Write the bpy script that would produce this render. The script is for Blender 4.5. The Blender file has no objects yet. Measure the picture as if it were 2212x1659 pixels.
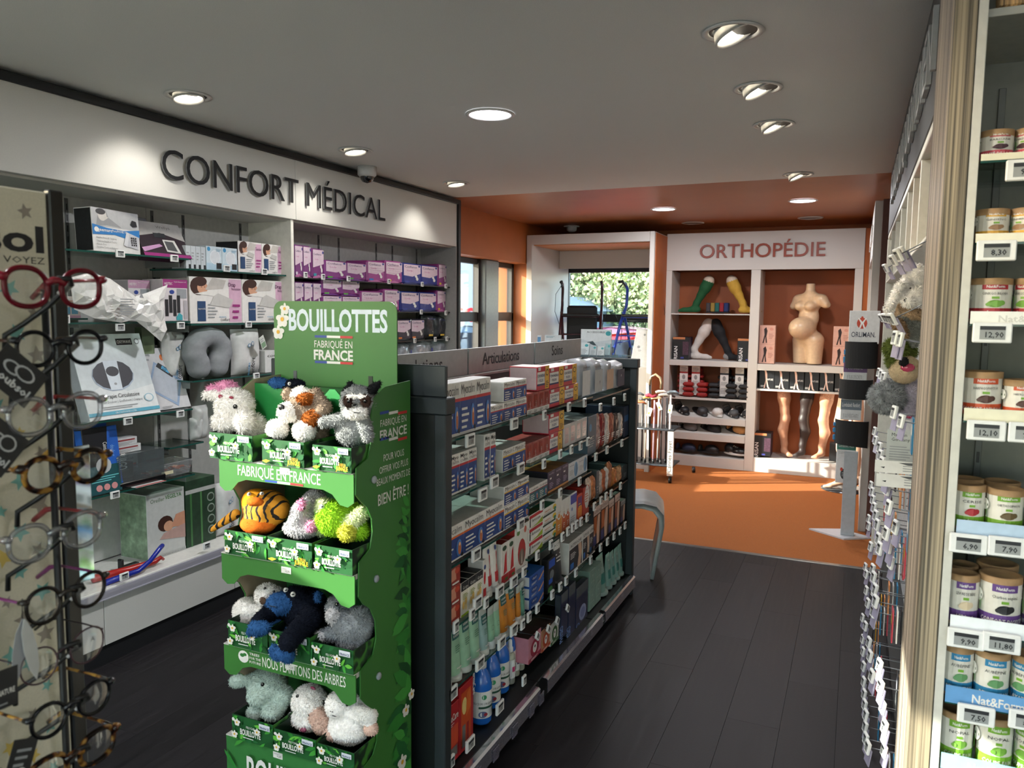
import bpy, math, random
import numpy as np
from mathutils import Matrix, Vector
random.seed(7)
rng = np.random.default_rng(7)
S = bpy.context.scene
COL = S.collection
PI = math.pi

# ------------------------------------------------------------------ camera
AX = np.array([0.913, -0.048, -0.406]); AY = np.array([0.409, 0.083, 0.909])
AY /= np.linalg.norm(AY); AX -= AY * (AX @ AY); AX /= np.linalg.norm(AX)
AZ = np.cross(AX, AY); AZ = -AZ if AZ[1] < 0 else AZ
CAM = np.array([0.0, 0.0, 1.6]); FPX = 1661.0
cam = bpy.data.objects.new('camera', bpy.data.cameras.new('camera')); COL.objects.link(cam)
cam.data.sensor_width = 36; cam.data.lens = FPX / 2212 * 36; cam.data.clip_start = 0.05; cam.data.clip_end = 300
_r = Matrix(((AX[0], AX[1], -AX[2]), (AY[0], AY[1], -AY[2]), (AZ[0], AZ[1], -AZ[2])))
cam.matrix_world = Matrix.Translation(CAM.tolist()) @ _r.to_4x4()
cam.data.dof.use_dof = True; cam.data.dof.focus_distance = 3.2; cam.data.dof.aperture_fstop = 8.0
S.camera = cam

# ------------------------------------------------------------------ world, sun, exposure
w = bpy.data.worlds.new('world'); S.world = w; w.use_nodes = True
nt = w.node_tree; bg = nt.nodes['Background']
sky = nt.nodes.new('ShaderNodeTexSky'); sky.sky_type = 'NISHITA'; sky.sun_disc = False
sky.sun_elevation = math.radians(24); sky.sun_rotation = math.radians(242); sky.air_density = 1.0; sky.dust_density = 1.5
nt.links.new(sky.outputs[0], bg.inputs[0]); bg.inputs[1].default_value = 1.15
SUN_DIR = Vector((0.88, 0.47, -0.34)).normalized()
sun = bpy.data.objects.new('sun', bpy.data.lights.new('sun', 'SUN')); COL.objects.link(sun)
sun.data.energy = 13.5; sun.data.angle = math.radians(0.6); sun.data.color = (1.0, 0.93, 0.80)
sun.rotation_mode = 'QUATERNION'; sun.rotation_quaternion = SUN_DIR.to_track_quat('-Z', 'Y')
sun.location = (-8, -4, 6)
S.view_settings.view_transform = 'Standard'; S.view_settings.look = 'None'
S.view_settings.gamma = 1; S.view_settings.use_curve_mapping = False
S.view_settings.exposure = 0.72
LAMP_W = 3.4      # spot lamps in the swivel downlights
PANEL_W = 17.0    # round LED panels
S.cycles.max_bounces = 8; S.cycles.diffuse_bounces = 4; S.cycles.glossy_bounces = 3
S.cycles.transparent_max_bounces = 16; S.cycles.transmission_bounces = 4
S.cycles.sample_clamp_indirect = 6.0
S.cycles.caustics_reflective = False; S.cycles.caustics_refractive = False

# ------------------------------------------------------------------ picture point -> point on a plane of the room
def ray(px, py):
    v = np.array([px - 1106.0, 829.5 - py, FPX]); return np.array([v @ AX, v @ AY, v @ AZ])
def onx(px, py, x):
    r = ray(px, py); return CAM + r * (x / r[0])
def ony(px, py, y):
    r = ray(px, py); return CAM + r * (y / r[1])
def onz(px, py, z):
    r = ray(px, py); return CAM + r * ((z - 1.6) / r[2])

# ------------------------------------------------------------------ materials
MATS = {}
def lin(h):
    c = [int(h[i:i + 2], 16) / 255 for i in (0, 2, 4)]
    return tuple((v / 12.92 if v < .04045 else ((v + .055) / 1.055) ** 2.4) for v in c) + (1,)
def M(h, rough=0.5, metal=0.0, kind='', scale=40.0, amount=0.06, coat=0.0, emit=0.0, bump=0.0):
    """hex colour -> principled material with a fine procedural noise in colour and roughness"""
    key = (h, rough, metal, kind, scale, amount, coat, emit, bump)
    if key in MATS: return MATS[key]
    m = bpy.data.materials.new('mat_' + h + kind); m.use_nodes = True
    n = m.node_tree.nodes; l = m.node_tree.links; b = n['Principled BSDF']; c = lin(h)
    b.inputs['Roughness'].default_value = rough; b.inputs['Metallic'].default_value = metal
    if coat: b.inputs['Coat Weight'].default_value = coat
    if emit:
        b.inputs['Emission Color'].default_value = c; b.inputs['Emission Strength'].default_value = emit
    b.inputs['Base Color'].default_value = c
    tc = n.new('ShaderNodeTexCoord')
    def noise(sc, vec=None, det=3):
        t = n.new('ShaderNodeTexNoise'); t.inputs['Scale'].default_value = sc; t.inputs['Detail'].default_value = det
        l.new(vec or tc.outputs['Object'], t.inputs['Vector']); return t
    def mapping(s):
        mp = n.new('ShaderNodeMapping'); mp.inputs['Scale'].default_value = s
        l.new(tc.outputs['Object'], mp.inputs['Vector']); return mp.outputs[0]
    def ramp(fac, stops):
        r = n.new('ShaderNodeValToRGB'); e = r.color_ramp.elements
        while len(e) < len(stops): e.new(0.5)
        for i, (p, cc) in enumerate(stops): e[i].position = p; e[i].color = cc
        l.new(fac, r.inputs[0]); return r.outputs[0]
    def mul(cc, k): return tuple(min(1, v * k) for v in cc[:3]) + (1,)
    if kind == '' or kind == 'fur':
        t = noise(scale); l.new(ramp(t.outputs['Fac'], [(.3, mul(c, 1 - amount)), (.7, mul(c, 1 + amount))]), b.inputs['Base Color'])
        if kind == 'fur':
            b.inputs['Specular IOR Level'].default_value = .1; b.inputs['Roughness'].default_value = .95
    elif kind == 'tortoise':
        t = noise(70, det=1); l.new(ramp(t.outputs['Fac'], [(.42, lin('1a0d08')), (.5, lin('5a2c10')), (.6, lin('b98a3a'))]), b.inputs['Base Color'])
    elif kind == 'zebra':   # laminated ply edge, lines run up the post
        t = noise(1, mapping((230, 230, 1.2)), 4); t2 = noise(1, mapping((60, 60, .5)), 2)
        a = n.new('ShaderNodeMath'); a.operation = 'ADD'; a.use_clamp = True
        l.new(t.outputs['Fac'], a.inputs[0]); s2 = n.new('ShaderNodeMath'); s2.operation = 'MULTIPLY_ADD'
        l.new(t2.outputs['Fac'], s2.inputs[0]); s2.inputs[1].default_value = 1.3; s2.inputs[2].default_value = -.65
        l.new(s2.outputs[0], a.inputs[1])
        l.new(ramp(a.outputs[0], [(.34, mul(c, .25)), (.45, mul(c, .65)), (.54, c), (.68, mul(c, 1.5))]), b.inputs['Base Color'])
    elif kind == 'wood':
        b.inputs['Specular IOR Level'].default_value = .22
        pass    # grain along Y
        t = noise(1, mapping((60, 2.5, 60)), 6); oi = n.new('ShaderNodeObjectInfo')
        mx = n.new('ShaderNodeMath'); mx.operation = 'MULTIPLY_ADD'; mx.inputs[1].default_value = .25
        l.new(oi.outputs['Random'], mx.inputs[0]); l.new(t.outputs['Fac'], mx.inputs[2])
        l.new(ramp(mx.outputs[0], [(.35, mul(c, .55)), (.6, c), (.9, mul(c, 1.7))]), b.inputs['Base Color'])
        rr = n.new('ShaderNodeMapRange'); l.new(t.outputs['Fac'], rr.inputs[0]); rr.inputs[3].default_value = rough - .08; rr.inputs[4].default_value = rough + .15
        l.new(rr.outputs[0], b.inputs['Roughness'])
    elif kind == 'stars':
        pass
    elif kind == 'stripes':   # tiger
        wv = n.new('ShaderNodeTexWave'); wv.inputs['Scale'].default_value = 15; wv.inputs['Distortion'].default_value = 5
        wv.inputs['Detail Scale'].default_value = 1.6
        l.new(mapping((1, .5, 1.3)), wv.inputs['Vector'])
        l.new(ramp(wv.outputs['Fac'], [(.2, lin('15100c')), (.27, c)]), b.inputs['Base Color'])
    elif kind == 'leaves':    # printed jungle foliage
        v = n.new('ShaderNodeTexWave'); v.inputs['Scale'].default_value = 14; v.inputs['Distortion'].default_value = 9
        v.inputs['Detail Scale'].default_value = 1.2; l.new(mapping((1, 1, 1.4)), v.inputs['Vector'])
        l.new(ramp(v.outputs['Fac'], [(.15, lin('0c2a12')), (.45, lin('1f6a26')), (.75, lin('4f9e2c')), (.97, lin('8cc63e'))]), b.inputs['Base Color'])
    elif kind == 'darkleaves':
        v = n.new('ShaderNodeTexWave'); v.inputs['Scale'].default_value = 16; v.inputs['Distortion'].default_value = 10
        l.new(tc.outputs['Object'], v.inputs['Vector'])
        l.new(ramp(v.outputs['Fac'], [(.2, lin('0a2412')), (.6, lin('1b4a1e')), (.95, lin('3a7a2a'))]), b.inputs['Base Color'])
    elif kind == 'pack':      # printed packaging with a patterned film
        t = noise(scale, det=4); l.new(ramp(t.outputs['Fac'], [(.3, mul(c, .6)), (.55, c), (.75, mul(c, 1.5))]), b.inputs['Base Color'])
    if bump:
        t = noise(scale * 4 if kind != 'wood' else 90, det=4); bp = n.new('ShaderNodeBump')
        bp.inputs['Strength'].default_value = bump; bp.inputs['Distance'].default_value = .002
        l.new(t.outputs['Fac'], bp.inputs['Height']); l.new(bp.outputs[0], b.inputs['Normal'])
    MATS[key] = m; return m
def glass(tint='ffffff', gloss=0.04, alpha=0.0, rough=0.02, fres=1.0):
    """thin clear sheet: lets light through, mirrors a little at grazing angles; alpha adds milkiness"""
    key = ('glass', tint, gloss, alpha, rough, fres)
    if key in MATS: return MATS[key]
    m = bpy.data.materials.new('clear_' + tint); m.use_nodes = True
    n = m.node_tree.nodes; l = m.node_tree.links; n.remove(n['Principled BSDF']); out = n['Material Output']
    tr = n.new('ShaderNodeBsdfTransparent'); tr.inputs[0].default_value = lin(tint)
    gl = n.new('ShaderNodeBsdfGlossy'); gl.inputs['Roughness'].default_value = rough
    fr = n.new('ShaderNodeFresnel'); fr.inputs[0].default_value = 1.45
    ad = n.new('ShaderNodeMath'); ad.operation = 'MULTIPLY_ADD'; ad.inputs[1].default_value = fres * .6; ad.inputs[2].default_value = gloss * .5
    l.new(fr.outputs[0], ad.inputs[0])
    mx = n.new('ShaderNodeMixShader'); l.new(ad.outputs[0], mx.inputs[0]); l.new(tr.outputs[0], mx.inputs[1]); l.new(gl.outputs[0], mx.inputs[2])
    res = mx
    if alpha:
        df = n.new('ShaderNodeBsdfDiffuse'); df.inputs[0].default_value = lin(tint)
        m2 = n.new('ShaderNodeMixShader'); m2.inputs[0].default_value = alpha
        l.new(mx.outputs[0], m2.inputs[1]); l.new(df.outputs[0], m2.inputs[2]); res = m2
    l.new(res.outputs[0], out.inputs[0]); MATS[key] = m; return m
WHITE = M('cfcdc8', .45); GREYW = M('b3b2ad', .55); BLACK = M('101214', .45); DGREY = M('23282a', .45)
INK = M('17181c', .5)
SHELFGLASS = glass('e2efe9', .06); SHELFEDGE = M('1c4a42', .15)
CLEAR = glass('eef0f6', .10, .12, .08)

# ------------------------------------------------------------------ mesh builder
_TX = {}
def text_mesh(s, bold=0.0, res=2):
    key = (s, bold, res)
    if key not in _TX:
        cu = bpy.data.curves.new('t', 'FONT'); cu.body = s; cu.size = 1.0; cu.resolution_u = res; cu.offset = bold
        cu.dimensions = '2D'; cu.fill_mode = 'BOTH'
        ob = bpy.data.objects.new('t', cu); me = ob.to_mesh()
        v = np.array([tuple(q.co[:2]) for q in me.vertices]).reshape(-1, 2); f = [tuple(p.vertices) for p in me.polygons]
        ob.to_mesh_clear(); bpy.data.objects.remove(ob); bpy.data.curves.remove(cu)
        if len(v): v[:, 0] -= v[:, 0].min()
        _TX[key] = (v, f, float(v[:, 0].max()) if len(v) else 0.0)
    return _TX[key]
class MB:
    def __init__(self, T=None):
        self.v = []; self.f = []; self.m = []; self.mats = []; self.sm = []; self.T = T or Matrix(); self.warp = None
    def mi(self, mat):
        if mat not in self.mats: self.mats.append(mat)
        return self.mats.index(mat)
    def add(self, vs, fs, mat, smooth=False):
        o = len(self.v); i = self.mi(mat)
        for p in vs:
            if self.warp: p = self.warp(p)
            self.v.append(tuple(self.T @ Vector(p)))
        for f in fs: self.f.append(tuple(o + k for k in f)); self.m.append(i); self.sm.append(smooth)
        return self
    def box(self, a, b, mat, ch=0.0):
        x0, y0, z0 = (min(a[i], b[i]) for i in range(3)); x1, y1, z1 = (max(a[i], b[i]) for i in range(3))
        c = min(ch, (x1 - x0) * .45, (y1 - y0) * .45, (z1 - z0) * .45)
        if c <= 0:
            vs = [(x, y, z) for z in (z0, z1) for y in (y0, y1) for x in (x0, x1)]
            return self.add(vs, [(0, 2, 3, 1), (4, 5, 7, 6), (0, 1, 5, 4), (2, 6, 7, 3), (0, 4, 6, 2), (1, 3, 7, 5)], mat)
        vs = []; idx = {}
        for sx in (0, 1):
            for sy in (0, 1):
                for sz in (0, 1):
                    X = (x0, x1)[sx]; Y = (y0, y1)[sy]; Z = (z0, z1)[sz]; dx = c if sx == 0 else -c; dy = c if sy == 0 else -c; dz = c if sz == 0 else -c
                    for k, p in enumerate(((X, Y + dy, Z + dz), (X + dx, Y, Z + dz), (X + dx, Y + dy, Z))):
                        idx[sx, sy, sz, k] = len(vs); vs.append(p)
        F = []
        for s in (0, 1):
            F.append([idx[s, a, b, 0] for a, b in ((0, 0), (1, 0), (1, 1), (0, 1))]); F.append([idx[a, s, b, 1] for a, b in ((0, 0), (1, 0), (1, 1), (0, 1))])
            F.append([idx[a, b, s, 2] for a, b in ((0, 0), (1, 0), (1, 1), (0, 1))])
            for t in (0, 1):
                F.append([idx[s, t, 0, 0], idx[s, t, 1, 0], idx[s, t, 1, 1], idx[s, t, 0, 1]])
                F.append([idx[s, 0, t, 0], idx[s, 1, t, 0], idx[s, 1, t, 2], idx[s, 0, t, 2]])
                F.append([idx[0, s, t, 1], idx[1, s, t, 1], idx[1, s, t, 2], idx[0, s, t, 2]])
                for u in (0, 1): F.append([idx[s, t, u, k] for k in range(3)])
        cen = Vector(((x0 + x1) / 2, (y0 + y1) / 2, (z0 + z1) / 2)); G = []
        for f in F:
            p = [Vector(vs[i]) for i in f]; nn = (p[1] - p[0]).cross(p[2] - p[0])
            G.append(tuple(f) if nn.dot(p[0] - cen) > 0 else tuple(reversed(f)))
        return self.add(vs, G, mat)
    def lathe(self, prof, mat, seg=16, c=(0, 0, 0), smooth=True, axis='z', cap=True):
        vs = []; fs = []; n = len(prof)
        for i in range(seg):
            a = 2 * PI * i / seg
            for r, z in prof:
                p = (r * math.cos(a), r * math.sin(a), z)
                if axis == 'y': p = (p[0], p[2], p[1])
                if axis == 'x': p = (p[2], p[0], p[1])
                vs.append((p[0] + c[0], p[1] + c[1], p[2] + c[2]))
        for i in range(seg):
            j = (i + 1) % seg
            for k in range(n - 1): fs.append((i * n + k, j * n + k, j * n + k + 1, i * n + k + 1))
        if cap:
            if prof[0][0] > 1e-6: fs.append(tuple(i * n for i in range(seg))[::-1])
            if prof[-1][0] > 1e-6: fs.append(tuple(i * n + n - 1 for i in range(seg)))
        return self.add(vs, fs, mat, smooth)
    def cyl(self, c, r, h, mat, seg=16, axis='z', r2=None, smooth=True):
        return self.lathe([(r, 0), (r if r2 is None else r2, h)], mat, seg, c, smooth, axis)
    def tube(self, pts, r, mat, seg=8, closed=False):
        pts = [Vector(p) for p in pts]; n = len(pts); rs = r if isinstance(r, (list, tuple)) else [r] * n
        vs = []; fs = []; up = Vector((0, 0, 1)); prev = None
        for i, p in enumerate(pts):
            if closed: t = pts[(i + 1) % n] - pts[i - 1]
            else: t = pts[min(i + 1, n - 1)] - pts[max(i - 1, 0)]
            t.normalize()
            if prev is None:
                u = t.cross(up) if abs(t.dot(up)) < .95 else t.cross(Vector((1, 0, 0)))
            else: u = prev - t * prev.dot(t)
            u.normalize(); prev = u; q = t.cross(u)
            for k in range(seg):
                a = 2 * PI * k / seg; vs.append(tuple(p + (u * math.cos(a) + q * math.sin(a)) * rs[i]))
        for i in range(n if closed else n - 1):
            j = (i + 1) % n
            for k in range(seg):
                fs.append((i * seg + k, i * seg + (k + 1) % seg, j * seg + (k + 1) % seg, j * seg + k))
        if not closed: fs.append(tuple(range(seg))[::-1]); fs.append(tuple((n - 1) * seg + k for k in range(seg)))
        return self.add(vs, fs, mat, True)
    def ext(self, poly, a, b, mat, plane='xz', smooth=False):
        """polygon in a plane swept between a and b along the third axis"""
        def P(p, t): return {'xz': (p[0], t, p[1]), 'xy': (p[0], p[1], t), 'yz': (t, p[0], p[1])}[plane]
        n = len(poly); vs = [P(p, a) for p in poly] + [P(p, b) for p in poly]
        fs = [tuple(range(n)), tuple(range(2 * n - 1, n - 1, -1))] + [(i, n + i, n + (i + 1) % n, (i + 1) % n) for i in range(n)]
        return self.add(vs, fs, mat, smooth)
    def text(self, s, x, z, size, mat, y=0.0, bold=0.0, width=None, align='c', res=2, thick=0.0, rot=0.0, side=None):
        """flat lettering facing -Y; width squeezes or stretches to that width"""
        v, f, wd = text_mesh(s, bold, res)
        if not len(v): return self
        k = size / 0.72; sx = (width / wd) if width else k
        ox = {'c': -wd * sx / 2, 'l': 0, 'r': -wd * sx}[align]
        ca, sa = math.cos(rot), math.sin(rot); pts = []
        for px, pz in v:
            qx = px * sx + ox; qz = pz * k
            pts.append((x + qx * ca - qz * sa, y, z + qx * sa + qz * ca))
        if not thick: return self.add(pts, f, mat)
        n = len(pts); ec = {}
        for q in f:
            for i in range(len(q)):
                e = (q[i], q[(i + 1) % len(q)]); ec[e] = 1
        wall_ = [(a, b, b + n, a + n) for a, b in ec if (b, a) not in ec]
        allp = pts + [(p[0], p[1] + thick, p[2]) for p in pts]
        self.add(allp, wall_, side or mat); return self.add(pts, f, mat)
    def front(self, w, h, items, x0=0.0, z0=0.0, y=0.0, wrap=0.0):
        """prints on a front face: normalised shapes, each a hair proud of the one before"""
        old = self.warp; R = wrap
        if R: self.warp = lambda p: (math.sin(p[0] / R) * (R - p[1]), -math.cos(p[0] / R) * (R - p[1]), p[2])
        for i, it in enumerate(items):
            yy = y - .0004 - .00025 * i; k = it[0]
            X = lambda u: x0 + (u - .5) * w
            Z = lambda v: z0 + v * h
            if k == 'r':
                a, b, c, d = it[1:5]; n = max(1, int(abs(c - a) * w / .008)) if R else 1
                vs = [(X(a + (c - a) * t / n), yy, Z(q)) for t in range(n + 1) for q in (b, d)]
                self.add(vs, [(2 * t, 2 * t + 2, 2 * t + 3, 2 * t + 1) for t in range(n)], it[5])
            elif k == 'e':
                cx, cz, rx, rz = it[1:5]; n = 14
                self.add([(X(cx + rx * math.cos(2 * PI * t / n)), yy, Z(cz + rz * math.sin(2 * PI * t / n))) for t in range(n)], [tuple(range(n))], it[5])
            elif k == 'p': self.add([(X(a), yy, Z(b)) for a, b in it[1]], [tuple(range(len(it[1])))], it[2])
            elif k == 't':
                s, cx, cz, sz, mt = it[1:6]; wd = it[6] * w if len(it) > 6 and it[6] else None
                self.text(s, X(cx), Z(cz), sz * h, mt, y=yy, width=wd, res=3 if sz * h > .014 else 1, bold=it[7] if len(it) > 7 else 0.0, rot=it[8] if len(it) > 8 else 0.0)
            elif k == 'l':   # lines of small print
                a, b, c, d, nn, mt = it[1:7]; st = (d - b) / nn
                for q in range(nn):
                    e = a + (c - a) * (.7 + .3 * ((q * 7) % 5) / 4); z = b + st * q
                    self.add([(X(a), yy, Z(z)), (X(e), yy, Z(z)), (X(e), yy, Z(z + st * .4)), (X(a), yy, Z(z + st * .4))], [(0, 1, 2, 3)], mt)
        self.warp = old; return self
    def arr(self, v, f, mat_ids, mats, smooth=True):
        o = len(self.v); ids = [self.mi(m) for m in mats]; T = np.array(self.T)
        vv = v @ T[:3, :3].T + T[:3, 3]; self.v += [tuple(p) for p in vv.tolist()]
        self.f += [tuple(p) for p in (f + o).tolist()]
        self.m += [ids[i] for i in mat_ids]; self.sm += [smooth] * len(f); return self
    def mesh(self, name='m'):
        me = bpy.data.meshes.new(name); me.from_pydata(self.v, [], self.f)
        for m in self.mats: me.materials.append(m)
        me.polygons.foreach_set('material_index', self.m); me.polygons.foreach_set('use_smooth', self.sm); me.update(); return me
    def build(self, name, parent=None, label=None, cat=None, group=None, kind=None, loc=None, rz=0.0):
        me = self.mesh(name)
        return put(me, name, parent, label, cat, group, kind, loc, rz)
def put(me, name, parent=None, label=None, cat=None, group=None, kind=None, loc=None, rz=0.0):
    o = bpy.data.objects.new(name, me); COL.objects.link(o)
    if parent: o.parent = parent
    if loc is not None: o.location = loc
    if rz: o.rotation_euler = (0, 0, rz)
    return tag(o, label, cat, group, kind)
def tag(o, label=None, cat=None, group=None, kind=None):
    if label: o['label'] = label
    if cat: o['category'] = cat
    if group: o['group'] = group
    if kind: o['kind'] = kind
    return o
def empty(name, loc=(0, 0, 0), rz=0.0, label=None, cat=None, group=None):
    o = bpy.data.objects.new(name, None); COL.objects.link(o); o.location = loc; o.rotation_euler = (0, 0, rz); o.empty_display_size = .05
    return tag(o, label, cat, group)
def copy_thing(root, loc, rz, label, group=None, rot=None):
    c = root.copy(); COL.objects.link(c); c.location = loc; c.rotation_euler = rot or (0, 0, rz); c['label'] = label
    if group: c['group'] = group
    for ch in list(root.children):
        d = ch.copy(); COL.objects.link(d); d.parent = c
        for g in list(ch.children):
            e = g.copy(); COL.objects.link(e); e.parent = d
    return c
ORD = 'first second third fourth fifth sixth seventh eighth ninth tenth eleventh twelfth thirteenth fourteenth fifteenth sixteenth seventeenth eighteenth nineteenth twentieth'.split()

# ------------------------------------------------------------------ blended organic shapes (signed distances, then surface nets)
def _sdf(p, s):
    k = s[0]
    if k == 'e':      # ellipsoid: centre, radii, optional rotation (rx,ry,rz)
        q = p - np.array(s[1]); r = np.array(s[2])
        if len(s) > 4 and s[4]:
            R = np.array(Matrix.Rotation(s[4][2], 3, 'Z') @ Matrix.Rotation(s[4][1], 3, 'Y') @ Matrix.Rotation(s[4][0], 3, 'X')); q = q @ R
        a = np.sqrt(((q / r) ** 2).sum(-1)) + 1e-9; b = np.sqrt(((q / r ** 2) ** 2).sum(-1)) + 1e-9
        return a * (a - 1) / b
    if k == 'c':      # tapered capsule: a, b, ra, rb
        a = np.array(s[1]); d = np.array(s[2]) - a; ra, rb = s[3][0], s[3][1]
        t = np.clip(((p - a) @ d) / (d @ d), 0, 1); q = a + t[..., None] * d
        return np.sqrt(((p - q) ** 2).sum(-1)) - (ra + (rb - ra) * t)
def blob(shapes, vox, k=0.01, smooth=1, cut_z=None, cut=None):
    """shapes: ('e',c,r,mat,rot) or ('c',a,b,(ra,rb),mat) -> verts, quads, material id per face"""
    lo = np.full(3, 1e9); hi = -lo
    for s in shapes:
        if s[0] == 'e': r = max(s[2]); P = [np.array(s[1])]
        else: r = max(s[3]); P = [np.array(s[1]), np.array(s[2])]
        for q in P: lo = np.minimum(lo, q - r); hi = np.maximum(hi, q + r)
    lo -= 2 * vox + k; hi += 2 * vox + k
    n = np.ceil((hi - lo) / vox).astype(int) + 1
    g = np.stack(np.meshgrid(*[lo[i] + np.arange(n[i]) * vox for i in range(3)], indexing='ij'), -1)
    d = None
    for s in shapes:
        e = _sdf(g, s)
        if d is None: d = e
        else:
            h = np.clip(.5 + .5 * (e - d) / k, 0, 1); d = e * (1 - h) + d * h - k * h * (1 - h)
    if cut_z is not None: d = np.maximum(d, cut_z - g[..., 2])
    if cut is not None: d = np.maximum(d, cut(g))
    s = d < 0; cnt = np.zeros(tuple(n - 1), int); acc = np.zeros(tuple(n - 1) + (3,)); ne = np.zeros(tuple(n - 1))
    corners = [(i, j, l) for i in (0, 1) for j in (0, 1) for l in (0, 1)]
    sl = lambda c: tuple(slice(c[i], n[i] - 1 + c[i]) for i in range(3))
    for a in corners:
        for ax in range(3):
            if a[ax] == 0:
                b = list(a); b[ax] = 1; da = d[sl(a)]; db = d[sl(b)]; m = (da < 0) != (db < 0)
                t = np.where(m, da / np.where(da == db, 1, da - db), 0)
                for q in range(3): acc[..., q] += np.where(m, a[q] + (t if q == ax else 0), 0)
                ne += m
    act = ne > 0; ids = -np.ones(act.shape, int); ids[act] = np.arange(act.sum())
    pos = np.argwhere(act) + acc[act] / ne[act][:, None]; V = lo + pos * vox; F = []
    for ax in range(3):
        o = [i for i in range(3) if i != ax]
        idx = [slice(1, n[i] - 1) for i in range(3)]; idx[ax] = slice(0, n[ax] - 1)
        i2 = list(idx); i2[ax] = slice(1, n[ax]); a = s[tuple(idx)]; b = s[tuple(i2)]
        e = np.argwhere(a != b); base = np.array([1, 1, 1]); base[ax] = 0; e = e + base
        ins = s[tuple(e.T)]
        def cell(d0, d1):
            c = e.copy(); c[:, o[0]] -= d0; c[:, o[1]] -= d1; return ids[tuple(c.T)]
        q = np.stack([cell(0, 0), cell(1, 0), cell(1, 1), cell(0, 1)], 1)
        fl = ins if ax != 1 else ~ins
        q[~fl] = q[~fl][:, ::-1]; F.append(q)
    F = np.concatenate(F); F = F[(F >= 0).all(1)]
    for _ in range(smooth):
        A = np.zeros_like(V); C = np.zeros(len(V))
        for i in range(4):
            np.add.at(A, F[:, i], V[F[:, (i + 1) % 4]]); np.add.at(C, F[:, i], 1)
            np.add.at(A, F[:, i], V[F[:, (i - 1) % 4]]); np.add.at(C, F[:, i], 1)
        V = .5 * V + .5 * A / np.maximum(C, 1)[:, None]
    fc = V[F].mean(1); best = None; mid = np.zeros(len(F), int)
    for i, sh in enumerate(shapes):
        e = _sdf(fc, sh)
        m_ = sh[3] if sh[0] == 'e' else sh[4]
        if best is None: best = e; mid[:] = m_
        else: u = e < best - .0015; mid[u] = m_; best = np.minimum(best, e)
    return V, F, mid
def fuzz(V, F, mid, mats, n, ln, wd=0.0016):
    """short pile: thin triangles standing on the surface"""
    mb = MB(); p = V[F]; nr = np.cross(p[:, 2] - p[:, 0], p[:, 3] - p[:, 1]); ar = np.linalg.norm(nr, axis=1) + 1e-12
    nr = nr / ar[:, None]; pick = rng.choice(len(F), n, p=ar / ar.sum()); u = rng.random((n, 2, 1)); q = p[pick]
    base = (q[:, 0] * (1 - u[:, 0]) + q[:, 1] * u[:, 0]) * (1 - u[:, 1]) + (q[:, 3] * (1 - u[:, 0]) + q[:, 2] * u[:, 0]) * u[:, 1]
    tg = rng.normal(0, 1, (n, 3)) + np.array([0, 0, -.7]); tg -= nr[pick] * (tg * nr[pick]).sum(1)[:, None]; tg /= np.linalg.norm(tg, axis=1)[:, None]
    d = nr[pick] * .55 + tg * .8; d /= np.linalg.norm(d, axis=1)[:, None]
    t = np.cross(nr[pick], d); t /= np.linalg.norm(t, axis=1)[:, None]
    t = -t; L = ln * (.6 + .7 * rng.random((n, 1))); a = base - nr[pick] * .001 - t * wd; b = base - nr[pick] * .001 + t * wd; c = base + d * L
    v = np.stack([a, b, c], 1).reshape(-1, 3); f = np.arange(3 * n).reshape(-1, 3)
    mb.arr(v, f, mid[pick], mats, False); return mb

# ================================================================== the setting
CEIL = 2.5
ORANGE = M('a9602f', .5, scale=6, amount=.05); ORANGEC = M('9c5f38', .38, scale=5, amount=.05); GYP = M('d6d8d4', .9, scale=300, amount=.05, bump=.25)
WOODF = M('1d1b1d', .46, kind='wood', bump=.15)
mb = MB(); mb.box((-3.4, -4.05, -.1), (3.6, 5.22, -.004), M('1b191a', .7)); mb.build('floor', kind='structure'); FLOOR = bpy.data.objects['floor']
pl = MB(); pl.box((.0004, .0004, -.004), (.1996, 1.2196, 0), WOODF, .0004); plm = pl.mesh('plank')
for i in range(19):
    for j in range(-2, 6):
        y = j * 1.22 - 1.0 + (i * .43) % 1.22
        if y > 5.1: continue
        me = plm
        if y + 1.22 > 5.215:
            q = MB(); q.box((.0004, .0004, -.004), (.1996, 5.215 - y, 0), WOODF, .0004); me = q.mesh('plank')
        put(me, 'plank', FLOOR, loc=(-3.4 + i * .2, y, 0))
CARPET = M('a45c22', .95, scale=320, amount=.22, bump=.8)
mb = MB(); mb.box((-3.4, 5.22, -.1), (3.6, 8.7, .001), CARPET); mb.build('floor_carpet', kind='structure')
mb = MB(); mb.ext([(5.2, 0), (5.205, .004), (5.235, .004), (5.24, 0.001)], -3.3, .6, M('8c8c8a', .3, .9), 'yz'); mb.build('trim_1', kind='structure')
mb = MB(); mb.box((-3.45, -4.1, CEIL), (3.6, 5.57, CEIL + .12), GYP); mb.build('ceiling', kind='structure')
mb = MB(); mb.box((-3.7, 5.57, CEIL), (3.6, 8.8, CEIL + .12), ORANGEC); mb.build('ceiling_orange', kind='structure')
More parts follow.
